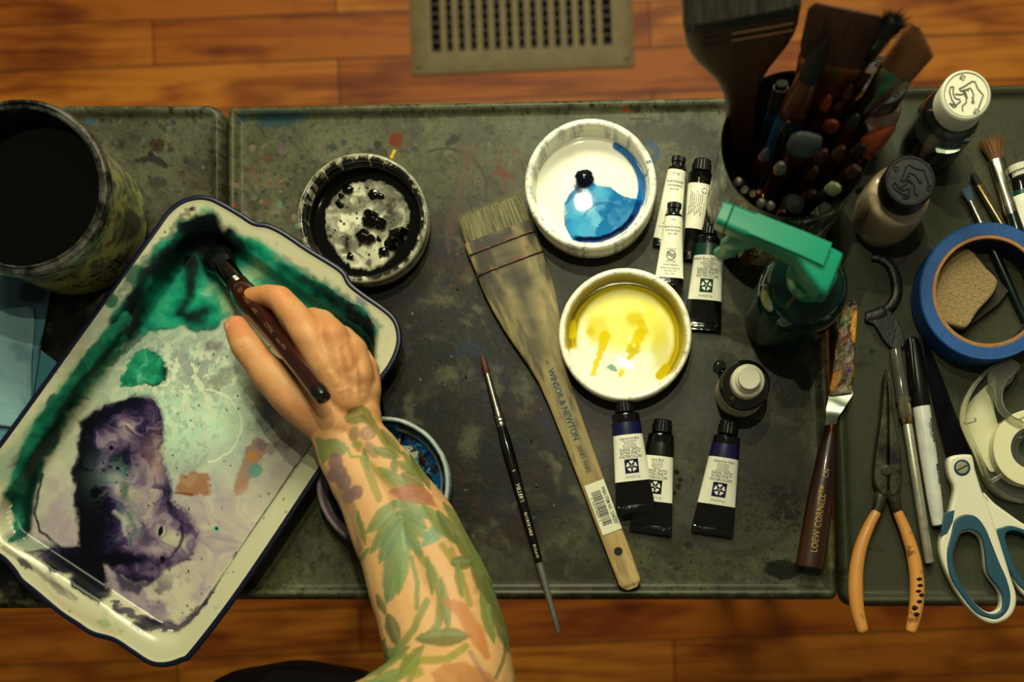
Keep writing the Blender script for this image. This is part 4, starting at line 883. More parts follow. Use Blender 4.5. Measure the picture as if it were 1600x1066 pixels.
def paint_tube(label, capend, crimp, cap, shoulder, crimpw, band, lines, z=0, style='ds', group=None, tilt=0, foilm=None, lab=(.30, .80)):
    """capend, crimp: photo pixels; cap=(length, width), widths in pixels"""
    k = S; zc = z + shoulder * k * .36
    p0 = P(*crimp, z + .004); p1 = P(*capend, zc)
    t = thing('paint_tube', label, 'paint tube', frame(p0, p1), group)
    if tilt: t.matrix_world = t.matrix_world @ Matrix.Rotation(math.radians(tilt), 4, 'Y')
    L = (p1 - p0).length; cl = cap[0]*k; cw = cap[1]*k/2; sw = shoulder*k/2; w0 = crimpw*k/2; Lb = L - cl - .0025
    def half(y):        # half width, half height of the body at y
        s = min(max((y - .005) / (Lb - .005), 0), 1)
        return w0 + (sw - w0) * s ** .9, .0007 + (sw * .82 - .0007) * sstep(0, 1, np.array([min(1, s*1.15)]))[0] ** .75
    fm = foilm or foil_d
    bm = MB(); secs = [(0, w0, .0006), (.0004, w0, .0012), (.0052, w0, .0012), (.0056, w0*.99, .0006)]
    for i in range(1, 15):
        y = .0056 + (Lb - .0056) * i / 14; a, b = half(y); secs.append((y, a, b, 0, 0, 2.2))
    a, b = half(Lb); secs += [(Lb + .0004, a*1.02, b*1.05), (Lb + .0012, a*.95, b), (Lb + .0022, cw*.7, cw*.7), (Lb+.0045, cw*.62, cw*.62)]
    bm.loft(secs, fm, 36); bm.loft([(.0012, w0*1.001, .0014), (.0030, w0*1.001, .0016), (.0046, w0*1.001, .0014)], fm, 20); body = bm.build('body', t)
    bm = MB(); y0 = L - cl; rb_ = []
    prof = [(y0, cw*.86), (y0 + .0004, cw), (y0 + cl*.62, cw), (y0 + cl*.66, cw*.9), (y0+cl*.9, cw*.9), (y0 + cl, cw*.8)] if style == 'ds' else [(y0, cw*.8), (y0 + cl*.4, cw*.8), (y0+cl*.45, cw), (y0+cl*.95, cw), (y0+cl, cw*.9)]
    R = []
    for y, r in prof: R.append([((r - (.0003 if j % 2 else 0))*math.cos(2*math.pi*j/48), y, (r - (.0003 if j % 2 else 0))*math.sin(2*math.pi*j/48)) for j in range(48)])
    bm.rings(R, M('cap_white', '#cfcfc0', .4) if style == 'wc' else blackp); bm.build('cap', t)
    # label wraps the body between two heights
    bm = MB(); ya, yb = Lb * lab[0], Lb * lab[1]; rr = []
    for i in range(9):
        y = ya + (yb - ya) * i / 8; a, b = half(y); rr.append((y, a + .00012, b + .00014, 0, 0, 2.2))
    bm.loft(rr, white_l, 36, False, False)
    if band:
        y2 = yb; y3 = Lb * (.93 if style == 'ds' else .86); rr = []
        for i in range(4):
            y = y2 + (y3 - y2) * i / 3; a, b = half(y); rr.append((y, a + .00012, b + .00014, 0, 0, 2.2))
        bm.loft(rr, band, 36, False, False)
    Ll = yb - ya
    def xf(u, v):
        y = ya + v; a, b = half(y); q = min(abs(u) / a, .98); h = b * (1 - q ** 2.2) ** (1/2.2)
        return (u, y, h + .00032)
    for ln in lines:
        body_, size, v, mt = ln[:4]; wmax = ln[4] if len(ln) > 4 else None
        bm.text(body_, size * 1.0, mt, lambda u, q, v=v: xf(u, v * Ll + q), sx=ln[4] if len(ln) > 4 else .85)
    if style == 'ds' and lines: emblem(bm, xf, 0, Ll * .32, Ll * .30, band or inkM, white_l)
    lo = bm.build('label', t, ang=60)
    return t, xf, Ll
def ds_lines(title, b, sub):
    L = [(title, .0024, .915, b, .80)]
    for i, s_ in enumerate(sub): L.append((s_, .0015, .860 - i*.043, inkM, .85))
    L += [('DANIEL SMITH', .0028, .672, b, .80), ('EXTRA FINE\u2122', .0028, .598, b, .80), ('WATERCOLORS', .0028, .524, b, .78), ('15 ml/.5 fl. oz.', .0021, .09, b, .85)]
    return L
G = 'watercolour paint tubes lying on the middle tray table'
bandV = M('band_violet', '#241d52', .3); bandB = M('band_navy', '#1b2050', .3); bandG = M('band_green', '#0c4a3c', .3); bandK = M('band_black', '#161614', .3)
paint_tube('paint tube with violet band under its cap, lying apart near the palette knife', (1140, 657), (1112, 836), (22, 32), 42, 66, bandV, ds_lines('Ultramarine Violet', bandV, ['Violet Outremer', 'Ultramarinviolett', 'Violeta ultramar', 'Violeta Ultramarino']), group=G, lab=(.31, .79))
paint_tube('paint tube with black band and creased label, half under the navy banded tube', (1036, 656), (1016, 834), (20, 31), 40, 66, bandK, ds_lines('Lamp Black', inkM, ['Noir de fum\u00e9e', 'Lampenschwarz', 'Negro de humo', 'Fuliginoso']), group=G, tilt=-6, lab=(.33, .79))
paint_tube('paint tube with navy band and teal paint drips below the yellow dish', (975, 627), (994, 802), (17, 30), 42, 60, bandB, ds_lines('Indanthrone Blue', bandB, ['Bleu d\'Indanthrone', 'Indanthrenblau', 'Azul de indantreno', 'Azul de Indantreno']), z=.009, group=G, tilt=4, lab=(.33, .80))
paint_tube('paint tube with dark green band beside the green spray bottle', (1111, 350), (1097, 517), (18, 28), 42, 57, bandG, ds_lines('Phthalo Green (Blue Shade)', bandG, ['Vert de Phtalo', 'Phthalogr\u00fcn Blaustich', 'Verde phthalo', 'Verde Ftalo']), group=G, lab=(.33, .80))
def golden(title):
    return [(title, .0021, .93, inkM), ('Binder/Bindemittel', .0021, .82, inkM, .72), ('Liant/Aglutinante', .0021, .765, inkM, .72), ('Aquarell\u00a9', .0018, .71, inkM), ('PATENT PENDING', .0014, .215, inkM), ('Golden Artist Colors, Inc.', .0015, .165, inkM), ('New Berlin, NY', .0015, .12, inkM), ('Made in USA', .0015, .075, inkM), ('Conforms to', .0014, .47, inkM), ('ASTM D 4236', .0014, .27, inkM)]
def swirl(bm, xf, Ll):
    rr = [[xf(r*math.cos(a), Ll*.37 + r*math.sin(a)) for a in [i*math.pi/12 for i in range(24)]] for r in (.0029, .0033)]
    bm.rings(rr, inkM, False, False)
    for dy in (-.0010, 0, .001):
        a = [xf(-.0026 + i*.0052/12, Ll*.37 + dy + .0006*math.sin(i*math.pi/6)) for i in range(13)]; b = [xf(-.0026 + i*.0052/12, Ll*.37 + dy + .0004 + .0006*math.sin(i*math.pi/6)) for i in range(13)]
        bm.add(a + b, [(i, i+1, 14+i, 13+i) for i in range(12)], inkM)
def golden_tube(label, cap, cr, z, title, tilt=0, sh=29, cw=42):
    t, xf, Ll = paint_tube(label, cap, cr, (15, 22), sh, cw, None, golden(title), z=z, style='g', group=G, tilt=tilt, lab=(.10, .985), foilm=foil_d)
    bm = MB(); swirl(bm, xf, Ll); bm.build('emblem', t); return t
golden_tube('slim white paint tube behind another slim white tube, right of the blue dish', (1061, 246), (1040, 386), .0005, 'PY150')
golden_tube('front slim white paint tube with a yellow stained neck, above the yellow dish', (1054, 318), (1045, 446), .011, 'PY3', sh=27, cw=43)
t, xf, Ll = paint_tube('plump white paint tube with dark neck turned to its back label', (1098, 250), (1078, 406), (19, 30), 38, 22, None, [], z=.002, style='ds', group=G, lab=(.36, .88), foilm=foil)
bm = MB()
for j in range(7): bm.text('Made in USA  non-toxic  '[: 20 - j % 3 * 4] + 'colour 37', .0014, inkM, lambda u, q, j=j: xf(-.0052 + j*.00135 - q, Ll*.55 + u), sx=.9)
for j in range(14): bm.add([xf(.0045 + a, Ll*.30 + j*.0006 + b) for a, b in ((0, 0), (.0022, 0), (.0022, .0003), (0, .0003))], [(0, 1, 2, 3)], inkM)
rr = [[xf(.0038 + r*math.cos(a), Ll*.84 + r*math.sin(a)) for a in [i*math.pi/8 for i in range(16)]] for r in (.0016, .0019)]; bm.rings(rr, inkM, False, False)
bm.build('print', t)
paint_tube('paint tube with ribbed white cap at the right edge of frame', (1590, 257), (1625, 400), (18, 30), 40, 56, bandG, [], style='wc', lab=(.3, .8))

# ================================================================ BRUSHES LYING DOWN
def bristle_tips(bm, w0, w1, y0, y1, th, mat, n, jag=.003, seed=1, r=.00022, curve=0):
    rg = random.Random(seed); ro = []; ti = []
    for i in range(n):
        u = rg.uniform(-1, 1); v = rg.uniform(-1, 1)
        ro.append((u*w0, y0, v*th)); ti.append((u*w1 + rg.gauss(0, .0006), y1 + rg.uniform(-jag, jag*.3) - curve*u*u, v*th*.8 + rg.gauss(0, .0003)))
    bm.strands(ro, ti, r, mat)
# -- hake brush, laid from bristles (upper left) to handle end (lower right)
hk0 = P(772, 345, .0048); hk1 = P(988, 920, .0048)
hake = thing('hake_brush', 'broad flat pale wooden hake brush lying between the dishes and a thin brush', 'paint brush', frame(hk0, hk1))
kk = S*.995; L = (hk1 - hk0).length
woodH = M('hake_wood', '#b09a76', .6, nz=(14, .5), nzcol='#7c6a4e', stretch=(9, 1, 9), bump=(120, .2), nzrange=(.35, .6)); woodD = M('hake_wood_worn', '#766a52', .65, nz=(16, .85), nzcol='#38332a', stretch=(10, 1, 10), nzrange=(.38, .62))
outl = [(0,-48,0),]
prof = [(20, 57), (62, 56), (100, 55), (130, 52), (165, 46), (200, 38), (235, 29), (262, 24), (300, 21.5), (360, 20), (440, 19), (520, 18.5), (590, 18)]
Lp = L / kk; prof = [(y, wv) for y, wv in prof if y < Lp - 14] + [(Lp - 12, 18), (Lp - 5, 15), (Lp, 8)]
def hz(y): return .0045 if y < 200 else .0045 - .0012 * min(1, (y-200)/80)
n = 26; nr = 260
ys = np.linspace(20, Lp, nr); wsx = np.interp(ys, [q[0] for q in prof], [q[1] for q in prof])
Vh = []
for y, wv in zip(ys, wsx):
    e = hz(y) * (1 if y < Lp - 6 else .7)
    for j in range(80):
        t_ = 2*math.pi*j/80; c, s_ = math.cos(t_), math.sin(t_); Vh.append((wv*kk*math.copysign(abs(c)**.45, c), y*kk, e*math.copysign(abs(s_)**.35, s_)))
Vh = np.array(Vh); p = Paint(Vh[:, 1]/kk, Vh[:, 0]/kk, '#b3a075')
p.mottle('#8f7d55', 40, .45, .65, .7, 301, sx=.25); p.mottle('#6a5d45', 20, .52, .68, .6, 302, sx=.2)
g = 1 - sstep(330, 520, p.X); p.put(g * .72, '#756e50'); p.mottle('#3c382c', 16, .46, .64, .8, 303, sx=.16, mask=g); p.mottle('#9a9270', 18, .56, .7, .6, 304, sx=.2, mask=g)
p.mottle('#2c2a24', 12, .40, .6, .9, 305, sx=.3, mask=1 - sstep(70, 150, p.X)); p.mottle('#4a4436', 20, .58, .7, .6, 306, sx=.3, mask=sstep(250, 330, p.X) * (1-sstep(400, 450, p.X)))
fib = fbm(p.X * .05 + 3, p.Y * .9, 2.2, 4, 311); fib2 = fbm(p.X * .10, p.Y * 1.3, 3, 3, 312); p.C *= (1 + (.55 - .25 * sstep(300, 450, p.X)) * (fib + fib2 - 1))[:, None] ; p.C *= np.array([1.06, 1.02, .86])
Fh = ring_faces(nr, 80)
grid_obj('handle', Vh, Fh, p.C, None, M('hake_handle', rough=.6, vcol=True, bump=(150, .15)), hake)
bm = MB(); bm.loft([((Lp-.1)*kk, 7.9*kk, .0026, 0, 0, 3), ((Lp+.2)*kk, 7*kk, .002, 0, 0, 3)], woodH, 24); bm.loft([(20*kk, 56.8*kk, .0043, 0, 0, 4), (19*kk, 50*kk, .003, 0, 0, 4)], woodD, 24)
bm.lathe([(.0001, 0), (.0030, .0001)], M('hole_dark', '#12100c', .8), 24, False, False)
o_ = len(bm.v) - 48
for i in range(o_, len(bm.v)): v = bm.v[i]; bm.v[i] = (v[0], v[1] + (Lp - 62)*kk, v[2] + .0034)
bm.build('handle_end', hake)
# bristles
brM = M('hake_bristle', '#86835e', .75, nz=(26, .8), nzcol='#3a3829', stretch=(26, 1, 26)); brM2 = M('hake_bristle_pale', '#a8a678', .7)
bm = MB(); bm.loft([(24*kk, 55*kk, .0038, 0, 0, 4), (0*kk, 53*kk, .0034, 0, 0, 4), (-20*kk, 49*kk, .003, 0, 0, 4), (-24*kk, 46*kk, .0015, 0, 0, 4)], brM, 40)
bristle_tips(bm, 54*kk, 50*kk, 22*kk, -27*kk, .0036, brM2, 420, .003, 3); bristle_tips(bm, 54.5*kk, 50*kk, 22*kk, -24*kk, .0038, brM, 420, .004, 4); 
bm.build('bristles', hake)
cop = M('copper_thread', '#8a4a1c', .4, .4); dkt = M('dark_stain', '#211a12', .7)
for y in (40, 74):
    bm = MB()
    bm.tube([(-57*kk, y*kk, .0046), (57*kk, y*kk, .0046)], .0006, dkt, 6)
    for x0, x1 in ((-50, -36), (-28, -2), (4, 12), (20, 44)): bm.tube([(x0*kk, (y-.6)*kk, .0050), ((x0+x1)/2*kk, (y-1.1)*kk, .0053), (x1*kk, (y-.6)*kk, .0050)], .00035, cop, 6)
    bm.build('stitching', hake)
# print and price sticker on the handle
blue_i = M('print_blue', '#1f4a5c', .6)
bm = MB()
zt = .0036
bm.text('WINSOR & NEWTON', .0062, blue_i, lambda u, v: (-v, 308*kk + u, hz(308 + u/kk) + .00025), align='CENTER', bold=.0001, sx=.88)
for i in range(len(bm.v)): pass
bm.text('SERIES HAKE', .0046, M('print_grey', '#3c4440', .6), lambda u, v: (-v, 398*kk + u, hz(398 + u/kk) + .00025), sx=.80)
bm.text('H', .003, blue_i, lambda u, v: (-v, 238*kk + u, hz(238 + u/kk) + .00025))
bm.build('print', hake)
bm = MB(); y0, y1 = 438, 520
stm = M('sticker', '#cfd0b8', .5)
bm.box((-18*kk, y0*kk, zt-.0012), (14*kk, y1*kk, zt + .0001), stm)
bm.text('W&N ITEM NO. 5240203', .0036, inkM, lambda u, v: (-12*kk - v, (y0+y1)/2*kk + u, zt + .0002), sx=.70, bold=.00005)
rg = random.Random(9); yb_ = y0 + 14
while yb_ < y1 - 14:
    wv = rg.choice([.7, 1.1, 1.8]); bm.add([(-7*kk, yb_*kk, zt+.0002), (8*kk, yb_*kk, zt+.0002), (8*kk, (yb_+wv)*kk, zt+.0002), (-7*kk, (yb_+wv)*kk, zt+.0002)], [(0,1,2,3)], inkM); yb_ += wv + rg.choice([.8, 1.3])
bm.text('0  94376 90699  5', .0026, inkM, lambda u, v: (10.5*kk - v, (y0+y1)/2*kk + u, zt+.0002), sx=.9)
bm.build('price_sticker', hake)

def round_brush(name, label, tip, end, z0, z1, segs, mats, group=None, up=(0,0,1), bristle=None, cat='paint brush', texts=None, flat=1):
    """segs: bristle/ferrule/handle lists of (pixels along, half width px[, half thickness px])"""
    p0 = P(*tip, z0); p1 = P(*end, z1); t = thing(name, label, cat, frame(p0, p1, up), group); L = (p1-p0).length
    tot = segs[-1][1][-1][0]; k = L / tot
    for (pn, sec), mt in zip(segs, mats):
        if pn == 'bristles' and bristle:
            bm = MB(); bristle(bm, k, sec, mt); bm.build('bristles', t); continue
        bm = MB(); bm.loft([(q[0]*k, q[1]*k, (q[2] if len(q) > 2 else q[1])*k) for q in sec], mt, 28); bm.build(pn, t)
    if texts:
        bm = MB(); texts(bm, k, L); bm.build('print', t)
    return t, k
sable = M('sable_hair', '#5a2a14', .6, nz=(30, .6), nzcol='#241009', stretch=(20, 1, 20)); lacq = M('black_lacquer', '#0c0c0b', .12, coat=.6)
def sb_text(bm, k, L):
    sil = M('print_silver', '#b9b49a', .4, .5)
    def xf(y, r): return lambda u, v: (-v, y*k + u, math.sqrt(max((r*k)**2 - v*v, 0)) + .00015)
    bm.text("MILLER'S", .0042, sil, xf(232, 8.5), sx=.85); bm.text('FAVORITE SABLE', .0030, sil, xf(282, 7.9), sx=.75); bm.text('5', .003, sil, xf(196, 9.1)); bm.text('ENGLAND', .0026, sil, xf(326, 7.0), sx=.8)
round_brush('round_brush', 'slim pointed round brush with black handle lying left of the hake brush', (751, 548), (873, 990), .0042, .0042,
    [('bristles', [(0, .3), (5, 1.2), (14, 3.6), (24, 5.4), (34, 5.2), (40, 4.2)]), ('ferrule', [(38, 4.6), (40, 5), (80, 6.2), (104, 7), (108, 8), (111, 7), (114, 8), (117, 7), (120, 8), (124, 7.2)]),
     ('handle', [(123, 7), (140, 8.8), (170, 9.4), (230, 8), (300, 7), (345, 6.2)]), ('handle_end', [(344.5, 6.3), (380, 5.6), (430, 4.6), (456, 3.4), (459, 1.5)])], [sable, steel, lacq, M('silver_dip', '#8f9088', .3, .7)], texts=sb_text)
# -- brushes on the right tray, running under the tape roll
brown_b = M('stiff_brown_bristle', '#7a5530', .8, nz=(40, .7), nzcol='#3a2412', stretch=(20, 1, 20)); greyblue = M('blue_grey_bristle', '#5a7080', .8)
green_h = M('green_lacquer', '#0d2420', .25, coat=.4); brown_h = M('brown_lacquer', '#4a240e', .25, coat=.4)
def splay(n, seed, w0, w1, th=.5, jag=.05, curve=.05, m2=None, core=True):
    def f(bm, k, sec, mt):
        y1 = sec[-1][0]*k; W0 = w0*k; W1 = w1*k
        if core: bm.loft([(y1, W0*.95, W0*th), (y1*.5, (W0+W1)/2*.85, (W0)*th), (y1*.22, W1*.75, W0*th*.6)], mt, 24)
        rg = random.Random(seed); ro = []; ti = []
        for i in range(n):
            u = rg.uniform(-1, 1); v = rg.uniform(-1, 1); ro.append((u*W0*.9, y1, v*W0*th)); ti.append((u*W1 + rg.gauss(0, W1*.06), y1*(rg.uniform(0, .22) + curve*u*u), v*W0*th + rg.gauss(0, W0*.1)))
        bm.strands(ro, ti, .00022, mt if not m2 else mt)
    return f
round_brush('flat_brush', 'brush with splayed brown bristles and long steel ferrule near the right edge', (1545, 208), (1640, 540), .005, .004,
    [('bristles', [(0, 20), (44, 12)]), ('ferrule', [(42, 12, 7), (44, 13, 8), (90, 12, 9), (112, 12, 10), (118, 13, 11), (128, 13, 11), (132, 12, 11)]), ('handle', [(130, 11), (170, 12), (230, 9), (345, 5)])], [brown_b, steel, green_h], bristle=splay(260, 11, 11, 21))
round_brush('flat_brush', 'small brush with blue-grey bristles passing under the blue tape roll', (1505, 288), (1622, 545), .004, .004,
    [('bristles', [(0, 9), (30, 5)]), ('ferrule', [(28, 5.4, 4), (50, 6, 5), (90, 6.4)]), ('handle', [(89, 6), (130, 7.5), (200, 6), (282, 3)])], [greyblue, steel, green_h], bristle=splay(90, 12, 5, 10))
round_brush('flat_brush', 'small brush with black tip and brown handle passing under the blue tape roll', (1518, 270), (1650, 500), .004, .004,
    [('bristles', [(0, 1), (4, 5), (22, 5.5)]), ('ferrule', [(20, 6, 4), (24, 6.5, 4.5), (80, 7), (100, 7.4)]), ('handle', [(99, 7), (130, 9), (265, 4)])], [M('black_hair', '#14120e', .7), M('ferrule_bronze', '#9a8a66', .25, 1), brown_h])

# ================================================================ PALETTE KNIFE
k_ = S
t0 = P(1265, 888, .010); t1 = P(1300, 660, .010)
pk = thing('palette_knife', 'palette knife with brown wooden handle and paint-crusted blade', 'palette knife', frame(t0, t1)); pkL = (t1-t0).length
def pk_local(px, py, z): return pk.matrix_world.inverted() @ P(px, py, z)
bm = MB(); pw = M('palette_wood', '#4a2712', .38, nz=(10, .8), nzcol='#1c0e06', stretch=(10, 1, 10), coat=.3)
bm.loft([(0, .0085, .006), (.001, .0100, .0075), (.01, .0100, .0078), (.05, .0090, .0072), (.080, .0070, .0062), (.092, .0052, .0052), (.094, .005, .005)], pw, 36); bm.build('handle', pk)
bm = MB(); bm.loft([(.093, .0048, .0048), (.0935, .0045, .0046), (.1035, .0042, .0044), (.104, .004, .004)], M('copper_ferrule', '#8a5a2c', .3, .9, nz=(120, .6), nzcol='#3a2412'), 28); bm.build('ferrule', pk)
bl = M('blade_steel', '#8a8f84', .2, 1, nz=(80, .5), nzcol='#3a4038')
# cranked blade: rings across its width
cr = [((1297.5, 664), 9, .0140), ((1299, 655), 9, .0138), ((1306, 636), 15, .0125), ((1313, 620), 18.5, .0080), ((1314, 605), 18, .0065), ((1318, 570), 16.5, .0055), ((1322, 530), 15, .0045), ((1326, 500), 13.5, .0040), ((1329, 478), 11, .0036), ((1331, 468), 5, .0034)]
bm = MB(); R = []
for (x, y), hw_, z in cr:
    c = P(x, y, z); hw_ *= k_; R.append([pk.matrix_world.inverted() @ (c + Vector((dx*hw_, dx*hw_*.12, dz))) for dx, dz in ((-1, 0), (1, 0), (1, .0007), (-1, .0007))])
bm.rings(R, bl); bm.build('blade', pk, smooth=True)
# crusted paint on the blade
nu_, nv_ = 200, 50; ctr = np.array([[x, y, hw_, z] for (x, y), hw_, z in cr[3:]]); tt = np.linspace(0, len(ctr)-1, nu_); Vc = []
for t_ in tt:
    i = min(int(t_), len(ctr)-2); f = t_ - i; x, y, hw_, z = ctr[i]*(1-f) + ctr[i+1]*f
    for j in range(nv_):
        u = (j/(nv_-1)*2-1)*1.04; Vc.append((x + u*hw_, y - u*hw_*.12, z, u))
Vc = np.array(Vc); p = Paint(Vc[:, 0], Vc[:, 1], '#5a4a30')
p.mottle('#b9842a', 26, .52, .62, .9, 401, sx=1.8); p.mottle('#2a1f14', 22, .50, .6, .9, 402, sx=1.4); p.mottle('#8a8468', 26, .52, .66, .8, 403); p.mottle('#7a4a1c', 22, .58, .66, .9, 404); p.mottle('#3a3468', 12, .66, .72, .9, 405); p.mottle('#6a7a4a', 10, .62, .7, .8, 406)
p.stroke([(1338, 490), (1334, 515), (1336, 530)], 5, '#d09a24', .9, warp=2); p.stroke([(1303, 606), (1309, 585)], 6, '#cf8f1e', .9, warp=3); p.blob(1329, 474, 8, 6, '#2a1c14', .9)
hgt = .0009 + .0016 * fbm(Vc[:, 0], Vc[:, 1], 9, 4, 407); edge_ = np.minimum(1, (1.04-np.abs(Vc[:, 3]))*8) * np.minimum(1, np.repeat(np.minimum(tt, len(ctr)-1-tt)*3 + .05, nv_))
Wc = np.array([list(pk.matrix_world.inverted() @ P(a, b, z + .0003 + h_*e)) for a, b, z, h_, e in zip(Vc[:, 0], Vc[:, 1], Vc[:, 2], hgt, edge_)])
idx = np.arange(nu_*nv_).reshape(nu_, nv_); Fc = np.stack([idx[:-1, :-1], idx[1:, :-1], idx[1:, 1:], idx[:-1, 1:]], -1).reshape(-1, 4)
grid_obj('dried_paint', Wc, Fc, p.C, None, M('dried_paint', rough=.4, vcol=True), pk)
bm = MB(); gold = M('print_gold', '#b99a5a', .4, .3)
def pkt(y): return lambda u, v: (-v, y + u, .0079 * math.sqrt(max(1 - (v/.0100)**2, 0)) + .0001)
bm.text('LOEW CORNELL\u2122', .0066, gold, pkt(.034), sx=.82); bm.text('CN', .0050, gold, lambda u, v: (-v + .0005, .066 + u, .0073*math.sqrt(max(1-(v/.009)**2, 0)) + .0001), sx=.85)
bm.text('MADE IN', .0034, gold, lambda u, v: (-v - .0018, .052 + u, .0076*math.sqrt(max(1-((v+.0018)/.0095)**2, 0)) + .0001), sx=.8)
bm.build('print', pk)

# ================================================================ PLIERS
pl = thing('pliers', 'long-nose pliers with orange handle grips and dark jaws', 'pliers', P(1387, 760, 0)); pi = Vector(pl.location)
def loc_poly(pts, z, o): return [((P(x, y, z) - o).x, (P(x, y, z) - o).y) for x, y in pts]
jm = M('plier_jaw', '#55523f', .42, .5, nz=(70, .9), nzcol='#1c1a12', bump=(200, .4))
left = [(1383, 580), (1379, 600), (1375, 650), (1367, 705), (1364, 745), (1368, 763), (1378, 775), (1386, 766), (1386, 710), (1386.2, 665), (1385.5, 600)]
right = [(1384, 580), (1388, 600), (1396, 654), (1406, 707), (1408, 750), (1403, 768), (1394, 776), (1388, 766), (1387.6, 710), (1387.4, 665), (1386, 600)]
for pts_ in (left, right):
    bm = MB(); bm.curve([loc_poly(smooth_poly(pts_, 3), .008, pi)], .003, .0115, jm, .0014)
    bm.build('jaw', pl)
bm = MB(); bm.curve([loc_poly([(1386 + 9*math.cos(a), 735 + 9*math.sin(a)) for a in [i*math.pi/12 for i in range(24)]], .012, pi)], .002, .0130, jm, .0008); bm.build('pivot', pl)
orange_g = M('orange_grip', '#c99452', .42, nz=(60, .8), nzcol='#7a4418', nzrange=(.60, .66), coat=.1)
for pa, na in (([(1370, 800), (1358, 822), (1345, 855), (1338, 890), (1337, 925), (1340, 955), (1346, 978), (1350, 990)], [(1380, 764), (1375, 782), (1368, 806)]), ([(1402, 800), (1415, 830), (1426, 865), (1432, 900), (1433, 930), (1430, 958), (1425, 980), (1422, 990)], [(1394, 766), (1398, 782), (1404, 806)])):
    bm = MB(); q = smooth_poly(pa, 6, False); nq = len(q)
    bm.tube([P(x, y, .0078) - pi for x, y in q], [k_*(7.5 + 4.5*math.sin(min(1, i/nq*1.5)*math.pi/2) - 4.0*max(0, i/nq-.55)/.45) * (1 if i < nq-4 else math.sqrt(max(.05, 1 - ((i-nq+5)/4.15)**2))) for i in range(nq)], orange_g, 18)
    g_ = bm.build('grip', pl); gl_ = g_
    bm = MB(); bm.tube([P(x, y, .0075) - pi for x, y in smooth_poly(na, 4, False)], [k_*(11 - 3*i/8) for i in range(9)], jm, 14, .7); bm.build('tang', pl)
bm = MB(); nv2 = M('navy_fleck', '#12182c', .4)
for x, y in ((1437, 905), (1438, 915), (1436, 924), (1440, 930), (1437, 940), (1431, 950), (1433, 960)):
    bm.tube([P(x-3, y-4, .0110)-pi, P(x-1, y, .0118)-pi, P(x-2, y+4, .0112)-pi], [k_*2, k_*5.5, k_*2.5], nv2, 8)
bm.build('paint_fleck', gl_)

# ================================================================ CRAFT KNIFE, MARKER
ck0 = P(1452, 880, .0055); ck1 = P(1399, 545, .0055)
ck = thing('craft_knife', 'silver craft knife with clear plastic cap, left of the marker', 'craft knife', frame(ck0, ck1)); L = (ck1-ck0).length; k = k_
bm = MB(); bm.loft([(0, 6.5*k, 6.5*k), (.001, 7.5*k, 7.5*k), (.097, 7.5*k, 7.5*k), (.098, 7*k, 7*k)], M('aluminium', '#c9c8b4', .36, .7, nz=(200, .3), nzcol='#6a685a'), 32); bm.build('handle', ck)
R = []; bm = MB()
for y, r in ((.098, 7.4), (.1, 8.8), (.112, 8.8), (.113, 7), (.118, 6)): R.append([((r - (.7 if j % 2 else 0))*k*math.cos(j*math.pi/24), y, (r - (.7 if j % 2 else 0))*k*math.sin(j*math.pi/24)) for j in range(48)])
bm.rings(R, M('brass_knurl', '#a08a5c', .35, 1)); bm.build('collar', ck)
bm = MB(); bm.add([(-.0025, .117, 0), (.0025, .117, 0), (.0025, .128, 0), (-.0025, .140, 0)] + [(-.0025, .117, .0005), (.0025, .117, .0005), (.0025, .128, .0005), (-.0025, .140, .0005)], [(0,1,2,3),(7,6,5,4),(0,4,5,1),(1,5,6,2),(2,6,7,3),(3,7,4,0)], bl); bm.build('blade', ck)
clear = M('clear_plastic', '#e6e6d8', .08, trans=.95, ior=1.45)
bm = MB(); cy0 = L - .049
bm.loft([(cy0, 10*k, 9.4*k), (cy0+.012, 10*k, 9.4*k), (L-.001, 8.8*k, 8.6*k), (L, 8*k, 8*k), (L-.0015, 7*k, 7*k), (cy0, 8.8*k, 8.4*k)], clear, 28, False, False); bm.loft([(cy0 + .011, 12*k, 9*k), (cy0+.014, 12*k, 9*k)], clear, 28); bm.loft([(cy0 + .001, 12*k, 9*k), (cy0+.002, 12*k, 9*k)], clear, 28); bm.build('cap', ck)
mk0 = P(1466, 822, .0060); mk1 = P(1424, 528, .0060)
mk = thing('marker_pen', 'white marker pen with black cap, between craft knife and scissors', 'marker', frame(mk0, mk1)); L = (mk1-mk0).length
mw = M('marker_white', '#cfd0c8', .35, nz=(90, .25), nzcol='#8f9090')
bm = MB(); bm.loft([(0, 6*k, 6*k), (.0008, 9*k, 9*k), (.004, 10*k, 10*k), (.018, 11.5*k, 11.5*k), (L*.36, 13.2*k, 13.2*k), (L*.63, 13.4*k, 13.4*k), (L*.66, 12*k, 12*k)], mw, 32); bm.build('barrel', mk)
bm = MB(); bm.loft([(L*.635, 13.8*k, 13.8*k), (L*.64, 14.4*k, 14.4*k), (L*.8, 14*k, 14*k), (L*.96, 11.5*k, 11.5*k), (L*.99, 10*k, 10*k), (L, 6*k, 6*k)], blackp, 32)
bm.loft([(L*.72, 3*k, 4*k, 12*k, -9*k), (L*.74, 4*k, 5*k, 14*k, -9*k), (L*.96, 4*k, 4*k, 12*k, -6*k), (L*1.0, 3*k, 2*k, 9*k, -5*k)], blackp, 16); bm.build('cap', mk)
bm = MB()
def mt_(y, off): return lambda u, v: (v + off, y - u, math.sqrt(max((13.4*k)**2 - (v+off)**2, 0)) + .00012)
bm.text('FINE POINT', .0028, inkM, mt_(L*.50, .0026), sx=.8); bm.text('permanent marker', .0030, inkM, mt_(L*.50, .0046), sx=.75, bold=.0001); bm.text('Made in U.S.A.', .0030, inkM, mt_(L*.27, .0042), sx=.8, bold=.0001); bm.build('print', mk)

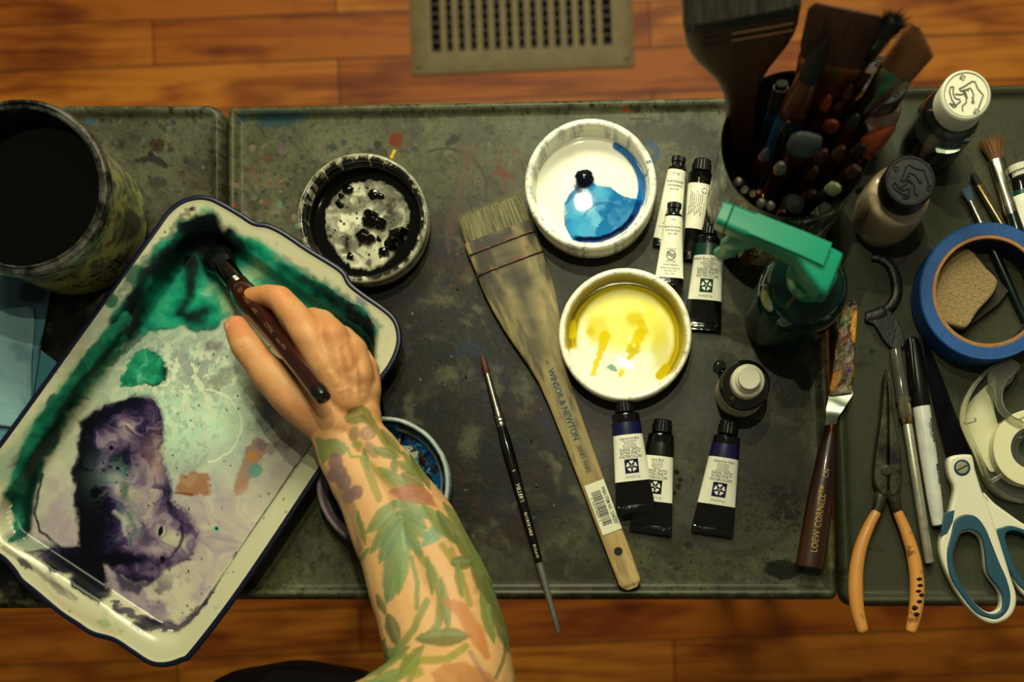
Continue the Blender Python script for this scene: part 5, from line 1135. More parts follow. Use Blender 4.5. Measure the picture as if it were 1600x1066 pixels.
# ================================================================ SCISSORS
sc = thing('scissors', 'white and teal blue handled scissors at the bottom right corner', 'scissors', P(1505, 740, 0)); so = Vector(sc.location)
swh = M('scissor_white', '#d6d3bf', .32, coat=.2); stl = M('scissor_teal', '#2c5566', .45); sbl = M('scissor_blade', '#35323c', .22, .9, nz=(30, .6), nzcol='#15141a')
LP = lambda pts, z=.006, n=4: loc_poly(smooth_poly(pts, n), z, so)
bm = MB(); bm.curve([loc_poly([(1437, 522), (1441, 521), (1450, 545), (1468, 590), (1490, 650), (1512, 708), (1508, 722), (1486, 724), (1478, 705), (1466, 660), (1450, 590)], .005, so)], .0035, .0053, sbl, .0003); bm.build('blade', sc)
bm = MB(); bm.curve([loc_poly([(1439, 522), (1443, 521), (1456, 552), (1474, 596), (1496, 656), (1517, 706), (1512, 722), (1490, 724), (1482, 705)], .002, so)], .0015, .0033, sbl, .0003); bm.build('blade', sc)
outL = [(1478, 722), (1486, 713), (1512, 711), (1518, 718), (1521, 734), (1527, 754), (1534, 775), (1545, 800), (1556, 835), (1566, 868), (1577, 903), (1585, 930), (1583, 951), (1572, 967), (1550, 975), (1528, 967), (1504, 943), (1484, 911), (1469, 876), (1466, 848), (1475, 820), (1484, 788), (1488, 764), (1480, 744)]
holeL = [(1496, 836), (1505, 830), (1517, 830), (1529, 840), (1535, 863), (1539, 895), (1556, 919), (1562, 935), (1560, 952), (1546, 959), (1528, 951), (1508, 927), (1491, 896), (1486, 866)]
linerL = [(1486, 834), (1492, 812), (1508, 804), (1526, 808), (1540, 826), (1550, 850), (1562, 880), (1573, 905), (1579, 931), (1575, 953), (1560, 967), (1543, 966), (1524, 957), (1502, 931), (1484, 900), (1479, 866)]
bm = MB(); bm.curve([LP(outL), LP([(a*.97+1528*.03, b*.97+890*.03) for a, b in holeL])[::-1]], .001, .0110, swh, .0022); hL = bm.build('handle', sc)
bm = MB(); bm.curve([LP(linerL, .011), LP(holeL, .006)[::-1]], .0020, .0118, stl, .0012); bm.curve([loc_poly([(1475, 802), (1492, 797), (1489, 815), (1480, 834), (1469, 838)], .0115, so)], .0100, .0117, stl, .0006); bm.build('grip_liner', hL)
outR = [(1534, 770), (1552, 786), (1575, 803), (1602, 821), (1640, 838), (1680, 862), (1700, 895), (1690, 925), (1660, 940), (1625, 940), (1600, 932), (1585, 912), (1570, 880), (1558, 848), (1545, 812)]
holeR = [(1566, 838), (1580, 828), (1605, 838), (1640, 858), (1668, 880), (1672, 905), (1650, 922), (1620, 922), (1600, 912), (1582, 884)]
linR = [(1555, 834), (1566, 824), (1582, 822), (1610, 832), (1645, 850), (1676, 874), (1682, 908), (1656, 930), (1616, 930), (1594, 918), (1574, 886)]
bm = MB(); bm.curve([LP(outR), LP(holeR)[::-1]], .0010, .0092, swh, .002); hR = bm.build('handle', sc)
bm = MB(); bm.curve([LP(linR, .009), LP([(a*.96+1618*.04, b*.96+880*.04) for a, b in holeR], .006)[::-1]], .002, .0100, stl, .001); bm.build('grip_liner', hR)
def disc(cx, cy, r, z0, z1, mat, par, name, o, bev=.0003, extra=None):
    bm = MB(); bm.curve([loc_poly([(cx + r*math.cos(a), cy + r*math.sin(a)) for a in [i*math.pi/20 for i in range(40)]], z1, o)], z0, z1, mat, bev); ob = bm.build(name, par); return ob
pc_ = disc(1503.5, 731, 13, .0100, .0113, M('screw_collar', '#1a4a66', .4), sc, 'pivot_collar', so); disc(1503.5, 731, 9.5, .0105, .0122, M('screw_steel', '#a5a28e', .4, .5), pc_, 'pivot_screw', so)
bm = MB(); bm.curve([loc_poly([(1495, 734.5), (1511.5, 726), (1512.3, 728), (1495.8, 736.5)], .0125, so)], .0121, .01235, M('slot_dark', '#1a1814', .7), .00005); bm.build('screw_slot', pc_)

# ================================================================ BLUE TAPE ROLL
tz = .026; tcn = P(1545, 455, tz); kt = S*(D-tz)/D
tr = thing('masking_tape_roll', 'roll of blue masking tape lying flat at the right edge', 'tape roll', Vector((tcn.x, tcn.y, .003)))
Ro, Ri, Rc = 108*kt, 88*kt, 82*kt; zb = tz - .003
bm = MB(); R = [(Ri, 0), (Ro-.0006, 0), (Ro, .0006), (Ro, zb-.0006), (Ro-.0006, zb)] + [(Ro - (Ro-Ri)*i/12, zb + .00022*(i % 2)) for i in range(1, 12)] + [(Ri, zb)]
bm.lathe(R, M('blue_tape', '#0a5896', .6, nz=(150, .35), nzcol='#0a4470', bump=(500, .2)), 120, False, False); bm.v += []; bm.build('tape', tr)
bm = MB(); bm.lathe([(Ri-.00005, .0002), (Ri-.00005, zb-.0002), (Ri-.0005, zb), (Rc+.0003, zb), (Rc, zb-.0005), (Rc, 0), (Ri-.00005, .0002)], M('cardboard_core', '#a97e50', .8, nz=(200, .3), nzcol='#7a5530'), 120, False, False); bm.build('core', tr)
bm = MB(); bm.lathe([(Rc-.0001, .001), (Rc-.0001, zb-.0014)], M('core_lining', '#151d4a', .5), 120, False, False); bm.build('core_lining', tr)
# sponge block inside it
sp_ = P(1514, 445, .004); spg = thing('sponge', 'small tan felt square on a dark backing inside the tape roll', 'sponge', Vector((sp_.x, sp_.y, 0)))
LPs = lambda pts, z: loc_poly(pts, z, Vector((sp_.x, sp_.y, 0)))
bm = MB(); bm.curve([LPs([(1478, 404), (1506, 388), (1522, 392), (1575, 456), (1560, 476), (1505, 518), (1492, 512)], .004)], .0003, .006, M('sponge_backing', '#2a241c', .9, nz=(60, .6), nzcol='#4a4438', bump=(300, .6)), .001); bm.build('backing', spg)
pts_ = smooth_poly([(1462, 410), (1470, 396), (1488, 392), (1506, 387), (1520, 394), (1540, 418), (1558, 438), (1550, 462), (1528, 486), (1514, 508), (1504, 513), (1486, 508), (1468, 500), (1460, 470)], 3)
bm = MB(); bm.curve([LPs(pts_, .013)], .006, .014, M('sponge_felt', '#a48f66', .95, nz=(500, .5), nzcol='#5c4a30', bump=(700, .9), sheen=.3), .002); bm.build('felt', spg)

# ================================================================ TAPE DISPENSER
td = thing('tape_dispenser', 'clear plastic tape dispenser holding a white roll at the right edge', 'tape dispenser', P(1580, 690, 0)); to = Vector(td.location)
LT = lambda pts, z=.010, n=4: loc_poly(smooth_poly(pts, n), z, to)
outT = [(1582, 565), (1563, 567), (1544, 575), (1522, 598), (1506, 628), (1502, 656), (1512, 684), (1526, 712), (1540, 748), (1554, 768), (1578, 782), (1610, 787), (1650, 775), (1676, 740), (1680, 700), (1665, 660), (1630, 640), (1600, 650), (1585, 655), (1566, 640), (1561, 622), (1566, 605), (1580, 590)]
inT = [(a + (1590-a)*.07, b + (705-b)*.05) for a, b in outT]
bm = MB(); bm.curve([LT(outT)], .001, .0022, clear, .0004); bm.build('side_wall', td)
bm = MB(); bm.curve([LT(outT), LT([(a*.965+1590*.035, b*.965 + 690*.035) for a, b in outT])[::-1]], .0024, .0150, clear, .0004); bm.build('rim_wall', td)
for cx, cy, dx, dy in ((1508, 661, 1, -.3), (1549, 752, 1, -.6)):
    bm = MB(); bm.tube([P(cx, cy, .0158)-to, P(cx+16*dx, cy+16*dy, .0158)-to], k_*3.6, clear, 12); bm.build('clip', td)
arm = [(1548, 577), (1582, 565), (1590, 578), (1572, 596), (1564, 612), (1566, 636), (1580, 652), (1596, 660), (1590, 668), (1568, 656), (1554, 636), (1548, 612), (1540, 596)]
bm = MB(); bm.curve([LT(arm, .012, 3)], .0145, .0165, clear, .0004); ca_ = bm.build('cutter_arm', td)
bm = MB()
for i in range(9): c = P(1576 + i*1.6, 567 + i*1.7, .0166) - to; bm.add([c + Vector((-.0006, -.0004, 0)), c + Vector((.0006, -.0004, 0)), c + Vector((0, .0010, .0)), c + Vector((0, 0, .0010))], [(0,1,2),(0,1,3),(1,2,3),(2,0,3)], clear)
bm.build('cutter_teeth', ca_)
rc_ = P(1612, 700, .014) - to
def lat(bm, prof, mat, c, n=72):
    o = len(bm.v); bm.lathe(prof, mat, n, False, False)
    for i in range(o, len(bm.v)): v = bm.v[i]; bm.v[i] = (v[0]+c.x, v[1]+c.y, v[2])
tapeM = M('clear_tape_roll', '#d2cfae', .45, coat=.2, bump=(300, .1))
bm = MB(); lat(bm, [(32*k_, .0028), (59*k_, .0028), (59*k_, .0142), (58*k_, .0146), (33*k_, .0146), (32*k_, .0142), (32*k_, .0028)], tapeM, rc_); bm.build('tape', td)
bm = MB(); lat(bm, [(31.6*k_, .003), (31.6*k_, .0148), (27*k_, .0148), (25*k_, .0120), (18*k_, .0110), (17*k_, .003)], clear, rc_); bm.build('core', td)
bm = MB(); bm.curve([LT([(1545, 600), (1552, 592), (1556, 640), (1562, 664), (1568, 690), (1560, 730), (1548, 735), (1530, 700), (1512, 660), (1515, 630)], .006, 3)], .0026, .0032, M('backing_white', '#c4c2a4', .6), .0001); bm.build('tape_tail', td)

# ================================================================ HOOKED BLACK TOOL
hkt = thing('hooked_scraper', 'black curved hook with a scuffed flat pad between pliers and blue tape', 'tool', P(1395, 470, 0)); ho = Vector(hkt.location)
hm = M('crusted_black', '#151410', .42, nz=(120, .5), nzcol='#2c2a24', bump=(260, .6))
hp = smooth_poly([(1362, 402), (1374, 403), (1388, 411), (1397, 426), (1401, 444), (1401, 460), (1395, 474), (1386, 484), (1372, 492), (1354, 497)], 5, False); nn = len(hp)
bm = MB(); bm.tube([P(x, y, .0026) - ho for x, y in hp], [k_*(5.5 + 3.2*math.sin(i/nn*math.pi*.9) + (3 if i > nn*.8 else 0)) for i in range(nn)], hm, 14, .55); bm.build('hook', hkt)
bm = MB(); bm.curve([loc_poly(smooth_poly([(1352, 496), (1362, 490), (1384, 484), (1396, 490), (1406, 506), (1413, 524), (1414, 540), (1406, 546), (1392, 544), (1378, 528), (1366, 508), (1354, 503)], 3), .004, ho)], .0003, .0045, M('scuffed_pad', '#1a1a1c', .55, nz=(50, .8), nzcol='#4a4a44', stretch=(3, 1, 1), nzrange=(.5, .66), bump=(300, .6)), .001); bm.build('pad', hkt)
# ================================================================ BOTTLES
def upright(name, label, cat, base, h, group=None, top=None):
    """stands on the table; base pixel at z=0"""
    b = P(*base, 0); return thing(name, label, cat, Vector((b.x, b.y, 0)), group)
glass = M('clear_glass', '#dfe6dc', .03, trans=1.0, ior=1.45)
def hand_emblem(bm, r, z, mat, ang=0):
    """the hand holding a jar, with small arrows, moulded on the cap"""
    ca, sa = math.cos(math.radians(ang)), math.sin(math.radians(ang))
    def pt(x, y): return ((x*ca - y*sa)*r, (x*sa + y*ca)*r, z)
    def line(pts, w=.030): bm.tube([pt(*q) for q in pts], w*r, mat, 6)
    line([(.86*math.cos(t*math.pi/24), .86*math.sin(t*math.pi/24)) for t in range(49)], .018)
    for L_ in ([(-.28, .22), (-.05, .34), (.22, .52), (.34, .50), (.44, .24), (.66, -.02), (.56, -.30), (.46, -.56)], [(-.28, .22), (-.22, .14), (.02, .20), (.08, .14)], [(.02, .20), (.14, .26), (.22, .16), (.28, .0), (.22, -.34)], [(-.5, .30), (-.62, .30), (-.66, .1), (-.56, -.22), (-.42, -.40)], [(-.5, .30), (-.52, .06), (-.44, -.14), (-.24, -.2)], [(-.66, -.34), (-.42, -.42), (-.22, -.26)], [(-.66, -.34), (-.5, -.5), (-.38, -.44)], [(-.44, .02), (-.2, .0), (-.02, .06), (0, -.3), (-.16, -.44), (-.14, -.64)], [(-.12, .12), (-.02, -.1)], [(-.06, .14), (.04, -.14)], [(.24, -.1), (.3, -.34)]): line(L_)
    for cx, cy in ((-.16, .68), (.38, -.66)): line([(cx-.1, cy-.05), (cx-.02, cy+.1), (cx+.12, cy+.02), (cx+.04, cy-.12), (cx-.1, cy-.05), (cx+.03, cy)], .022)
def cap_bottle(label, base, capc, zc, rcap, rbody, hb, capm, bodym, inkm, liquid=None, ang=0, name='paint_bottle', group=None, rbase=None, lean=True, cat='bottle', liq_h=.7):
    b = P(*base, 0); tp = P(*capc, zc); t = thing(name, label, cat, Vector((b.x, b.y, 0)), group)
    # a truly upright bottle
    rb = rbody; rbs = rbase or rbody*.9; nz_ = zc - .019
    prof = [(rbs*.6, .0012), (rbs-.002, .0004), (rbs, .002), (rb, .018), (rb*1.0, hb*.5), (rb*.97, hb*.70), (rb*.88, hb*.84), (rcap*.80, nz_ - .004), (rcap*.78, nz_ + .004)]
    sp = smooth_poly(prof, 5, False)
    if bodym is glass:
        inner = [(max(r-.0016, .001), z + .0014) for r, z in sp]
        bm = MB(); bm.lathe(sp, bodym, 72, True, False); bm.lathe(inner[::-1], bodym, 72, False, True)
        o = len(sp)*72; bm.build('bottle_body', t)
        if liquid:
            hl = hb*liq_h; pr = [(r-.00165, z) for r, z in inner if z < hl]; bm = MB(); bm.lathe(pr + [(pr[-1][0]-.0002, hl)], liquid, 64); bm.build('liquid', t)
    else:
        bm = MB(); bm.lathe(sp, bodym, 72); bm.build('bottle_body', t)
    bm = MB(); c0 = zc - .0185
    bm.lathe([(rcap*.9, c0), (rcap, c0 + .0006), (rcap, zc-.002), (rcap-.0006, zc-.0006), (rcap-.0014, zc), (rcap*.88, zc), (rcap*.86, zc-.0003)], capm, 160, True, True, rib=(-.00035, c0+.001, zc-.0021)); cp = bm.build('cap', t)
    bm = MB(); hand_emblem(bm, rcap, zc - .0001, inkm, ang); bm.build('cap_emblem', cp)
    return t
bt_grp = 'screw-cap bottles beside the brush tin'
cap_w = M('cap_white_rib', '#d6d5c2', .4); line_g = M('emboss_grey', '#6a6c60', .6); line_k = M('emboss_black', '#0a0a09', .3); cap_k = M('cap_black_rib', '#161613', .4)
bw = P(1517, 148, .098); 
cap_bottle('clear bottle of dark liquid with white ribbed cap, near the table edge', (1444, 238), (1517, 148), .096, 40*S*.88, .0205, .078, cap_w, glass, line_g, M('dark_liquid', '#26342f', .08), 0, liq_h=.62, cat='bottle', group=bt_grp)
cap_bottle('squat bottle of pinkish beige liquid with black cap, right of the brush tin', (1376, 344), (1424, 284), .080, 41*S*.90, .0222, .064, cap_k, M('beige_bottle', '#b9a88c', .14, coat=.5, sss=.1), line_k, None, 38, group=bt_grp)
cap_bottle('bottle with black cap and pale pink contents, mostly behind the brush tin', (1330, 220), (1385, 118), .098, 40*S*.88, .0215, .078, cap_k, M('pink_bottle', '#a88e84', .2, coat=.3), line_k, None, 10, group=bt_grp)

# small eyedropper style bottle with the white stepped cap
b0 = P(1155, 615, 0)
sb = thing('ink_bottle', 'small dark bottle with stepped white cap and grey printed label', 'bottle', Vector((b0.x, b0.y, 0)))
darkg = M('dark_glass', '#20211b', .08, coat=.6)
bm = MB(); bm.lathe(smooth_poly([(.012, .0004), (.0155, .0006), (.0165, .002), (.0170, .02), (.0170, .034), (.0160, .0385), (.0125, .0415), (.0095, .0435), (.0092, .047)], 4, False), darkg, 64); bm.build('bottle_body', sb)
bm = MB(); cw = M('cap_cream', '#d9d6c0', .42)
bm.lathe([(.0106, .0440), (.0112, .0444), (.0110, .0520), (.0100, .0532), (.0086, .0536), (.0084, .0560), (.0080, .0566), (.0074, .0568), (.0072, .0610), (.0068, .0616), (.005, .0614), (.003, .0613)], cw, 64); bm.build('cap', sb)
bm = MB(); R = [(.0172, .004), (.0172, .033)]; n = 60; ang0, ang1 = math.radians(165), math.radians(335)
rr = [[((r+.0001)*math.cos(ang0+(ang1-ang0)*i/n), (r+.0001)*math.sin(ang0+(ang1-ang0)*i/n), z) for i in range(n+1)] for r, z in R]
bm.rings(rr, M('grey_label', '#cdc8aa', .55), False, False, closed=False)
def bl_xf(a0, z0): return lambda u, v: (.01745*math.cos(a0 + u/.0172), .01745*math.sin(a0 + u/.0172), z0 + v)
for s_, sz, z0 in (('PEARLESCENT', .0046, .0235), ('ACRYLIC INK', .0028, .0285), ('LIQUID', .0034, .0165), ('29.5 ml  1 fl. oz.', .0022, .011), ('shake well before use', .0016, .0075)): bm.text(s_, sz, inkM, bl_xf(math.radians(250), z0), sx=.95, bold=.0001 if sz > .004 else 0)
bm.build('label', sb)
# water drops on the table
wd = M('water', '#e8efe8', .02, trans=1, ior=1.33)
bm = MB()
rg = random.Random(3)
for cx, cy, r in ((1124, 574, 11), (1130, 585, 9), (1148, 660, 4), (1140, 655, 3), (1145, 666, 2.5), (1057, 738, 4), (1060, 760, 5), (1053, 770, 4), (1063, 750, 3), (1047, 748, 3), (716, 452, 2.4), (690, 500, 2), (1040, 780, 2.5), (830, 690, 2), (838, 760, 2.2), (690, 480, 1.8), (728, 590, 2)):
    c = P(cx, cy, 0); R = [[(c.x + r*S*q*math.cos(a)*(1+.1*math.sin(2*a+cx)), c.y + r*S*q*math.sin(a), .0004 + min(r*S*.34, .0016)*(1-q*q)) for a in [i*math.pi/12 for i in range(24)]] for q in (1, .9, .7, .45, .2, .02)]
    bm.rings([[(x, y, .0002) for x, y, z in R[0]]] + R, wd, True, True)
tag(bm.build('water_drops'), 'scattered clear water drops on the middle tray table', 'water', None, 'stuff')

# ================================================================ SPRAY BOTTLE
s0 = P(1226, 496, 0); sy = thing('spray_bottle', 'teal green trigger spray bottle standing before the brush tin', 'spray bottle', Vector((s0.x, s0.y, 0)))
tg = M('green_clear', '#1d8072', .06, trans=.85, ior=1.35); tgl = M('green_liquid', '#124038', .12)
bm = MB(); sp = smooth_poly([(.022, .0006), (.0275, .0008), (.0288, .003), (.0286, .03), (.0284, .070), (.0276, .082), (.0235, .094), (.0165, .102), (.0120, .107), (.0118, .114)], 5, False)
bm.lathe(sp, tg, 80, True, False); bm.lathe([(max(r-.0014, .001), z+.0012) for r, z in sp][::-1], tg, 80, False, True); bm.build('bottle_body', sy)
bm = MB(); pr = [(max(r-.0019, .001), z+.0016) for r, z in sp if z < .052]; bm.lathe(pr + [(pr[-1][0]-.0002, .053)], tgl, 64); bm.build('liquid', sy)
bm = MB(); bm.tube([(0, 0, .112), (.001, 0, .08), (.004, .002, .04), (.01, .005, .008)], .0022, M('dip_tube', '#3a8074', .2, trans=.4), 12); bm.build('dip_tube', sy)
tgp = M('teal_plastic', '#149478', .38, coat=.15, sss=.06); tgd = M('teal_plastic_side', '#127a64', .42)
bm = MB(); bm.lathe([(.0135, .104), (.0148, .105), (.0146, .116), (.0135, .1185), (.0100, .1195), (.0090, .126)], tgp, 90, rib=(-.0004, .1055, .1155)); bm.build('collar', sy)
# head: long housing from nozzle (upper left) to rear (lower right)
hz_ = .150
n0 = P(1122, 336, hz_); n1 = P(1313, 412, hz_); H = frame(n0, n1); inv = Matrix.Translation(-s0) @ H
def hpt(v): return tuple(inv @ Vector(v))
HEAD = [None]
def headloft(secs, mat, name, n=36, pw=5):
    bm = MB(); bm.loft(secs, mat, n, pw=pw); bm.v = [hpt(v) for v in bm.v]; ob_ = bm.build(name, HEAD[0] if name in ('nozzle', 'top_ridge') else sy)
    if name == 'head': HEAD[0] = ob_
    return ob_
Lh = (n1-n0).length; kw = S*(D-hz_)/D
headloft([(.0065, 17*kw, .006, 0), (.0070, 20*kw, .0075), (.03, 20*kw, .0085, -.001), (.050, 23*kw, .0110, -.004), (.060, 30*kw, .0135, -.008, .004), (Lh-.005, 38*kw, .0130, -.009, .007), (Lh-.0012, 37*kw, .012, -.009, .007), (Lh, 34*kw, .010, -.009, .007)], tgp, 'head'); head_ = bpy.data.objects[sy.children[-1].name] if False else None
headloft([(0, 16*kw, .0070, 0), (.0006, 19*kw, .0082), (.0058, 19.5*kw, .0085), (.0064, 18*kw, .008)], tgp, 'nozzle')
headloft([(.02, 17*kw, .0005, .0088), (.05, 18*kw, .0006, .0084), (.066, 19*kw, .0006, .0062)], tgp, 'top_ridge')
headloft([(.050, .010, .010, -.018, .002), (.064, .012, .012, -.018, .002), (.072, .010, .010, -.018, .003)], tgd, 'head_neck', pw=3)
# trigger: curved lever hanging in front
bm = MB(); tp_ = [(.006 + i*.0, .022, 0) for i in range(1)]
tpts = [Vector(hpt((.000, .026, -.008))), Vector(hpt((.004, .018, -.016))), Vector(hpt((.004, .013, -.026))), Vector(hpt((.005, .013, -.036))), Vector(hpt((.006, .009, -.046)))]
bm.tube(smooth_poly([tuple(q) for q in tpts], 4, False), [.0055 - .0015*i/16 for i in range(17)], M('teal_pale', '#5fa892', .5, coat=.1), 16, 1.4); bm.build('trigger', HEAD[0])

# ================================================================ BRUSH TIN
tz_ = .118; cb_ = P(1206, 322, 0); ctop = P(1243, 226, tz_)
Rt = 117*S*(D-tz_)/D
tin = thing('brush_tin', 'large paint-smeared tin crammed with brushes', 'tin', Vector((cb_.x, cb_.y, 0)))
print('tin', (ctop - cb_).to_2d().length, Rt)
cb_ = Vector((ctop.x, ctop.y, 0)); tin.location = cb_
n = 360; zs = np.r_[np.linspace(.002, tz_-.004, 90)]
Vt = np.stack([np.tile(Rt*.985*np.cos(np.linspace(0, 2*math.pi, n, endpoint=False)), 90), np.tile(Rt*.985*np.sin(np.linspace(0, 2*math.pi, n, endpoint=False)), 90), np.repeat(zs, n)], -1)
p = Paint(np.tile(np.arange(n)*1.0*.9, 90), np.repeat(zs/S, n), '#22231f')
p.mottle('#a5a58e', 14, .47, .56, .9, 501, sx=2.4, sy=.3); p.mottle('#0c0c0a', 9, .52, .60, .9, 507, sx=2.4, sy=.25); p.mottle('#d0d0b8', 8, .58, .64, .9, 502, sx=2.4, sy=.2); p.mottle('#123430', 40, .55, .65, .8, 503); p.mottle('#6a4a30', 16, .64, .72, .9, 504, sy=.3)
grid_obj('tin_wall', Vt, ring_faces(90, n), p.C, None, M('tin_smeared', rough=.4, vcol=True), tin)
bm = MB(); dkm = M('tin_inside', '#11110e', .5, nz=(30, .8), nzcol='#3a3a34', stretch=(1, 1, .12), nzrange=(.5, .64))
bm.lathe([(Rt*.985, .002), (Rt*.93, .0008), (.001, .0008)][::-1], dkm, 90, True, False)
bm.lathe([(Rt*.97, tz_-.003), (Rt*.97, .003), (.001, .003)], dkm, 90, False, True); bm.build('tin_lining', tin)
bm = MB(); bm.lathe([(Rt*.985, tz_-.005), (Rt*1.0, tz_-.003), (Rt*1.0, tz_-.001), (Rt*.99, tz_), (Rt*.975, tz_-.001), (Rt*.97, tz_-.003)], M('tin_rim', '#77776a', .3, .8, nz=(80, .8), nzcol='#1a1a16'), 120, False, False); bm.build('rim', tin)
GB = 'brushes standing in the brush tin'
def base_in(px, py, z=.006):
    """a point on the tin's floor; px, py are offsets as fractions of its radius"""
    return Vector((cb_.x + px*Rt*.8, cb_.y + py*Rt*.8, z))
def tin_brush(name, label, tip, tz, base, parts, up=(0, -.4, 1), bri=None, sc=1.0, roll=0, base_z=.007):
    """parts: (name, [(mm from tip, half width mm, half thickness mm)], material); the last one runs to the base"""
    p0 = P(*tip, tz); p1 = base_in(*base, base_z); m = frame(p0, p1, up)
    if roll: m = m @ Matrix.Rotation(math.radians(roll), 4, 'Y')
    t = thing(name, label, 'paint brush', m, GB); L = (p1-p0).length
    for i, (pn, sec, mt) in enumerate(parts):
        sec = [tuple(v*.001 for v in q) for q in sec]; W_ = max(q[1] for q in sec)
        if i == len(parts)-1:
            last = sec[-1][0]; 
            if last < L: sec = sec + [(last + (L-last)*.6, sec[-1][1]*.8, (sec[-1][-1])*.8), (L, sec[-1][1]*.5, sec[-1][-1]*.5)]
        if pn == 'bristles' and bri:
            bm = MB(); bri(bm, .001, [tuple(v*1000 for v in q) for q in sec], mt); bm.build('bristles', t); continue
        bm = MB(); bm.loft([(q[0], q[1], q[2] if len(q) > 2 else q[1]) + tuple(q[3:]) for q in sec], mt, 24, pw=2.3); 
        if pn == 'bristles' and W_ > .0038:
            q0 = sec[0]; qm = max(sec[:-1], key=lambda q: q[1]); w0_ = qm[1]; th_ = sec[-1][2] if len(sec[-1]) > 2 else sec[-1][1]; r_ = random.Random(int(W_*1e5) + i); ro = []; ti = []; L0 = sec[-1][0]
            for _ in range(int(90 + W_*9000)):
                u = r_.uniform(-1, 1); v = r_.uniform(-1, 1); cx_ = (q0[4] if len(q0) > 4 else 0); e_ = abs(u - cx_/max(w0_, 1e-6)) ** 2
                ro.append((u*sec[-1][1]*.92, L0*.9, v*th_*.9)); ti.append((u*w0_*.96 + cx_*.2, q0[0] + e_*(qm[0] - q0[0]) * 1.0 + r_.uniform(-.0012, .0006), v*th_*.75))
            bm.strands(ro, ti, .00016, mt)
        bm.build(pn, t)
    return t
dw = M('dark_wood', '#5e3a1c', .5, nz=(12, .6), nzcol='#2a180a', stretch=(8, 1, 8)); gb = M('grey_bristle', '#8f8f84', .8, nz=(20, .8), nzcol='#3a3a3a', stretch=(24, 1, 24)); ob = M('brown_soft_bristle', '#55300f', .7, nz=(20, .6), nzcol='#241004', stretch=(24, 1, 24))
cop2 = M('copper_ferrule_b', '#ad7040', .28, .95, nz=(60, .6), nzcol='#241408'); blk = M('black_hair', '#14120e', .7); blueh = M('blue_handle', '#2c5a76', .35, coat=.3); tan_b = M('tan_bristle', '#8a6038', .7, nz=(24, .6), nzcol='#5a3a1c', stretch=(20, 1, 20)); org = M('orange_sable', '#8a4114', .6, nz=(24, .6), nzcol='#4a1e08', stretch=(20, 1, 20)); silv = M('silver_ferrule', '#a8a598', .22, 1, nz=(60, .5), nzcol='#2c2a26'); dkh = M('dark_handle', '#1c1a17', .3, coat=.3); darkgrey = M('slate_bristle', '#56605e', .75, nz=(30, .5), nzcol='#3a4244', stretch=(12, 1, 12))
# the big hake brush at the left of the bunch
def bighake():
    hz0 = .240; p0 = P(1160, -60, hz0); p1 = base_in(-.62, .05, .012)
    m = frame(p0, p1, (0, -.5, 1)); t = thing('hake_brush', 'very wide dark wooden hake brush with grey bristles rising from the tin', 'paint brush', m, GB)
    k = S*(D-hz0)/D*1.0; L = (p1-p0).length
    bm = MB(); bm.loft([(0, 92*k, .0015, 0, 0, 5), (8*k, 97*k, .0050, 0, 0, 5), (100*k, 97*k, .0065, 0, 0, 5), (118*k, 97*k, .0065, 0, 0, 5)], gb, 60); bristle_tips(bm, 96*k, 97*k, 110*k, -4*k, .0064, gb, 300, .003, 40, .0003); bristle_tips(bm, 96*k, 96*k, 112*k, 10*k, .0070, M('grey_bristle_pale', '#9a988a', .8), 160, .004, 41, .0003); bm.build('bristles', t)
    bm = MB(); sec = [(104*k, 97*k, .0050), (106*k, 98.5*k, .0066), (125*k, 98*k, .0068), (160*k, 96*k, .0068), (190*k, 90*k, .0066), (215*k, 80*k, .0064), (240*k, 66*k, .0062), (265*k, 52*k, .006), (290*k, 42*k, .006), (330*k, 32*k, .006), (400*k, 27*k, .006), (L-.004, 24*k, .006), (L, 18*k, .004)]
    bm.loft([(a, b, c, 0, 0, 4) for a, b, c in sec], dw, 48); hh_ = bm.build('handle', t)
    bm = MB(); bm.loft([(102*k, 98.6*k, .0072, 0, 0, 4), (122*k, 98.8*k, .0074, 0, 0, 4)], M('glue_band', '#100d0a', .6), 48); bm.build('glue_band', t)
    for y in (140, 158):
        bm = MB(); bm.tube([(-84*k, y*k, .0070), (-40*k, (y-1)*k, .0073), (20*k, (y-2)*k, .0072)], .0005, M('tan_thread', '#8a6234', .5), 6); bm.tube([(-84*k, (y+2)*k, .0069), (70*k, (y+2)*k, .0071)], .0004, M('dark_thread', '#1a120a', .7), 6); bm.build('stitching', hh_)
bighake()
tin_brush('flat_brush', 'wide flat brush with dark brown bristles, at the top of the tin', (1325, 14), .215, (.30, .05), [('bristles', [(0, 17, .5), (6, 20, 3), (36, 19, 5), (44, 17.5, 5)], ob), ('ferrule', [(42, 18, 5.5), (44, 18.5, 6), (62, 17.5, 6), (64, 14, 6)], cop2), ('handle', [(62, 15, 5.4), (72, 11, 5.2), (90, 7, 5), (120, 5, 4.6)], M('red_brown_handle', '#6e3c1c', .35, coat=.3))], roll=12)
def mop(bm, k, sec, mt):
    rg = random.Random(5); ro = []; ti = []
    for i in range(240):
        c = rg.choice([(-5, 0), (-1, -6), (4, -1), (6, 4), (1, 2)]); ro.append((rg.gauss(0, 1.6)*k, 26*k, rg.gauss(0, 1.6)*k)); ti.append(((c[0]*1.2 + rg.gauss(0, 1.2))*k, (rg.uniform(-2, 9) + abs(c[0]))*k, rg.gauss(0, 2)*k))
    bm.strands(ro, ti, .0004, mt); bm.loft([(26*k, .0035, .0035), (17*k, .0058, .004), (9*k, .004, .003)], mt, 16)
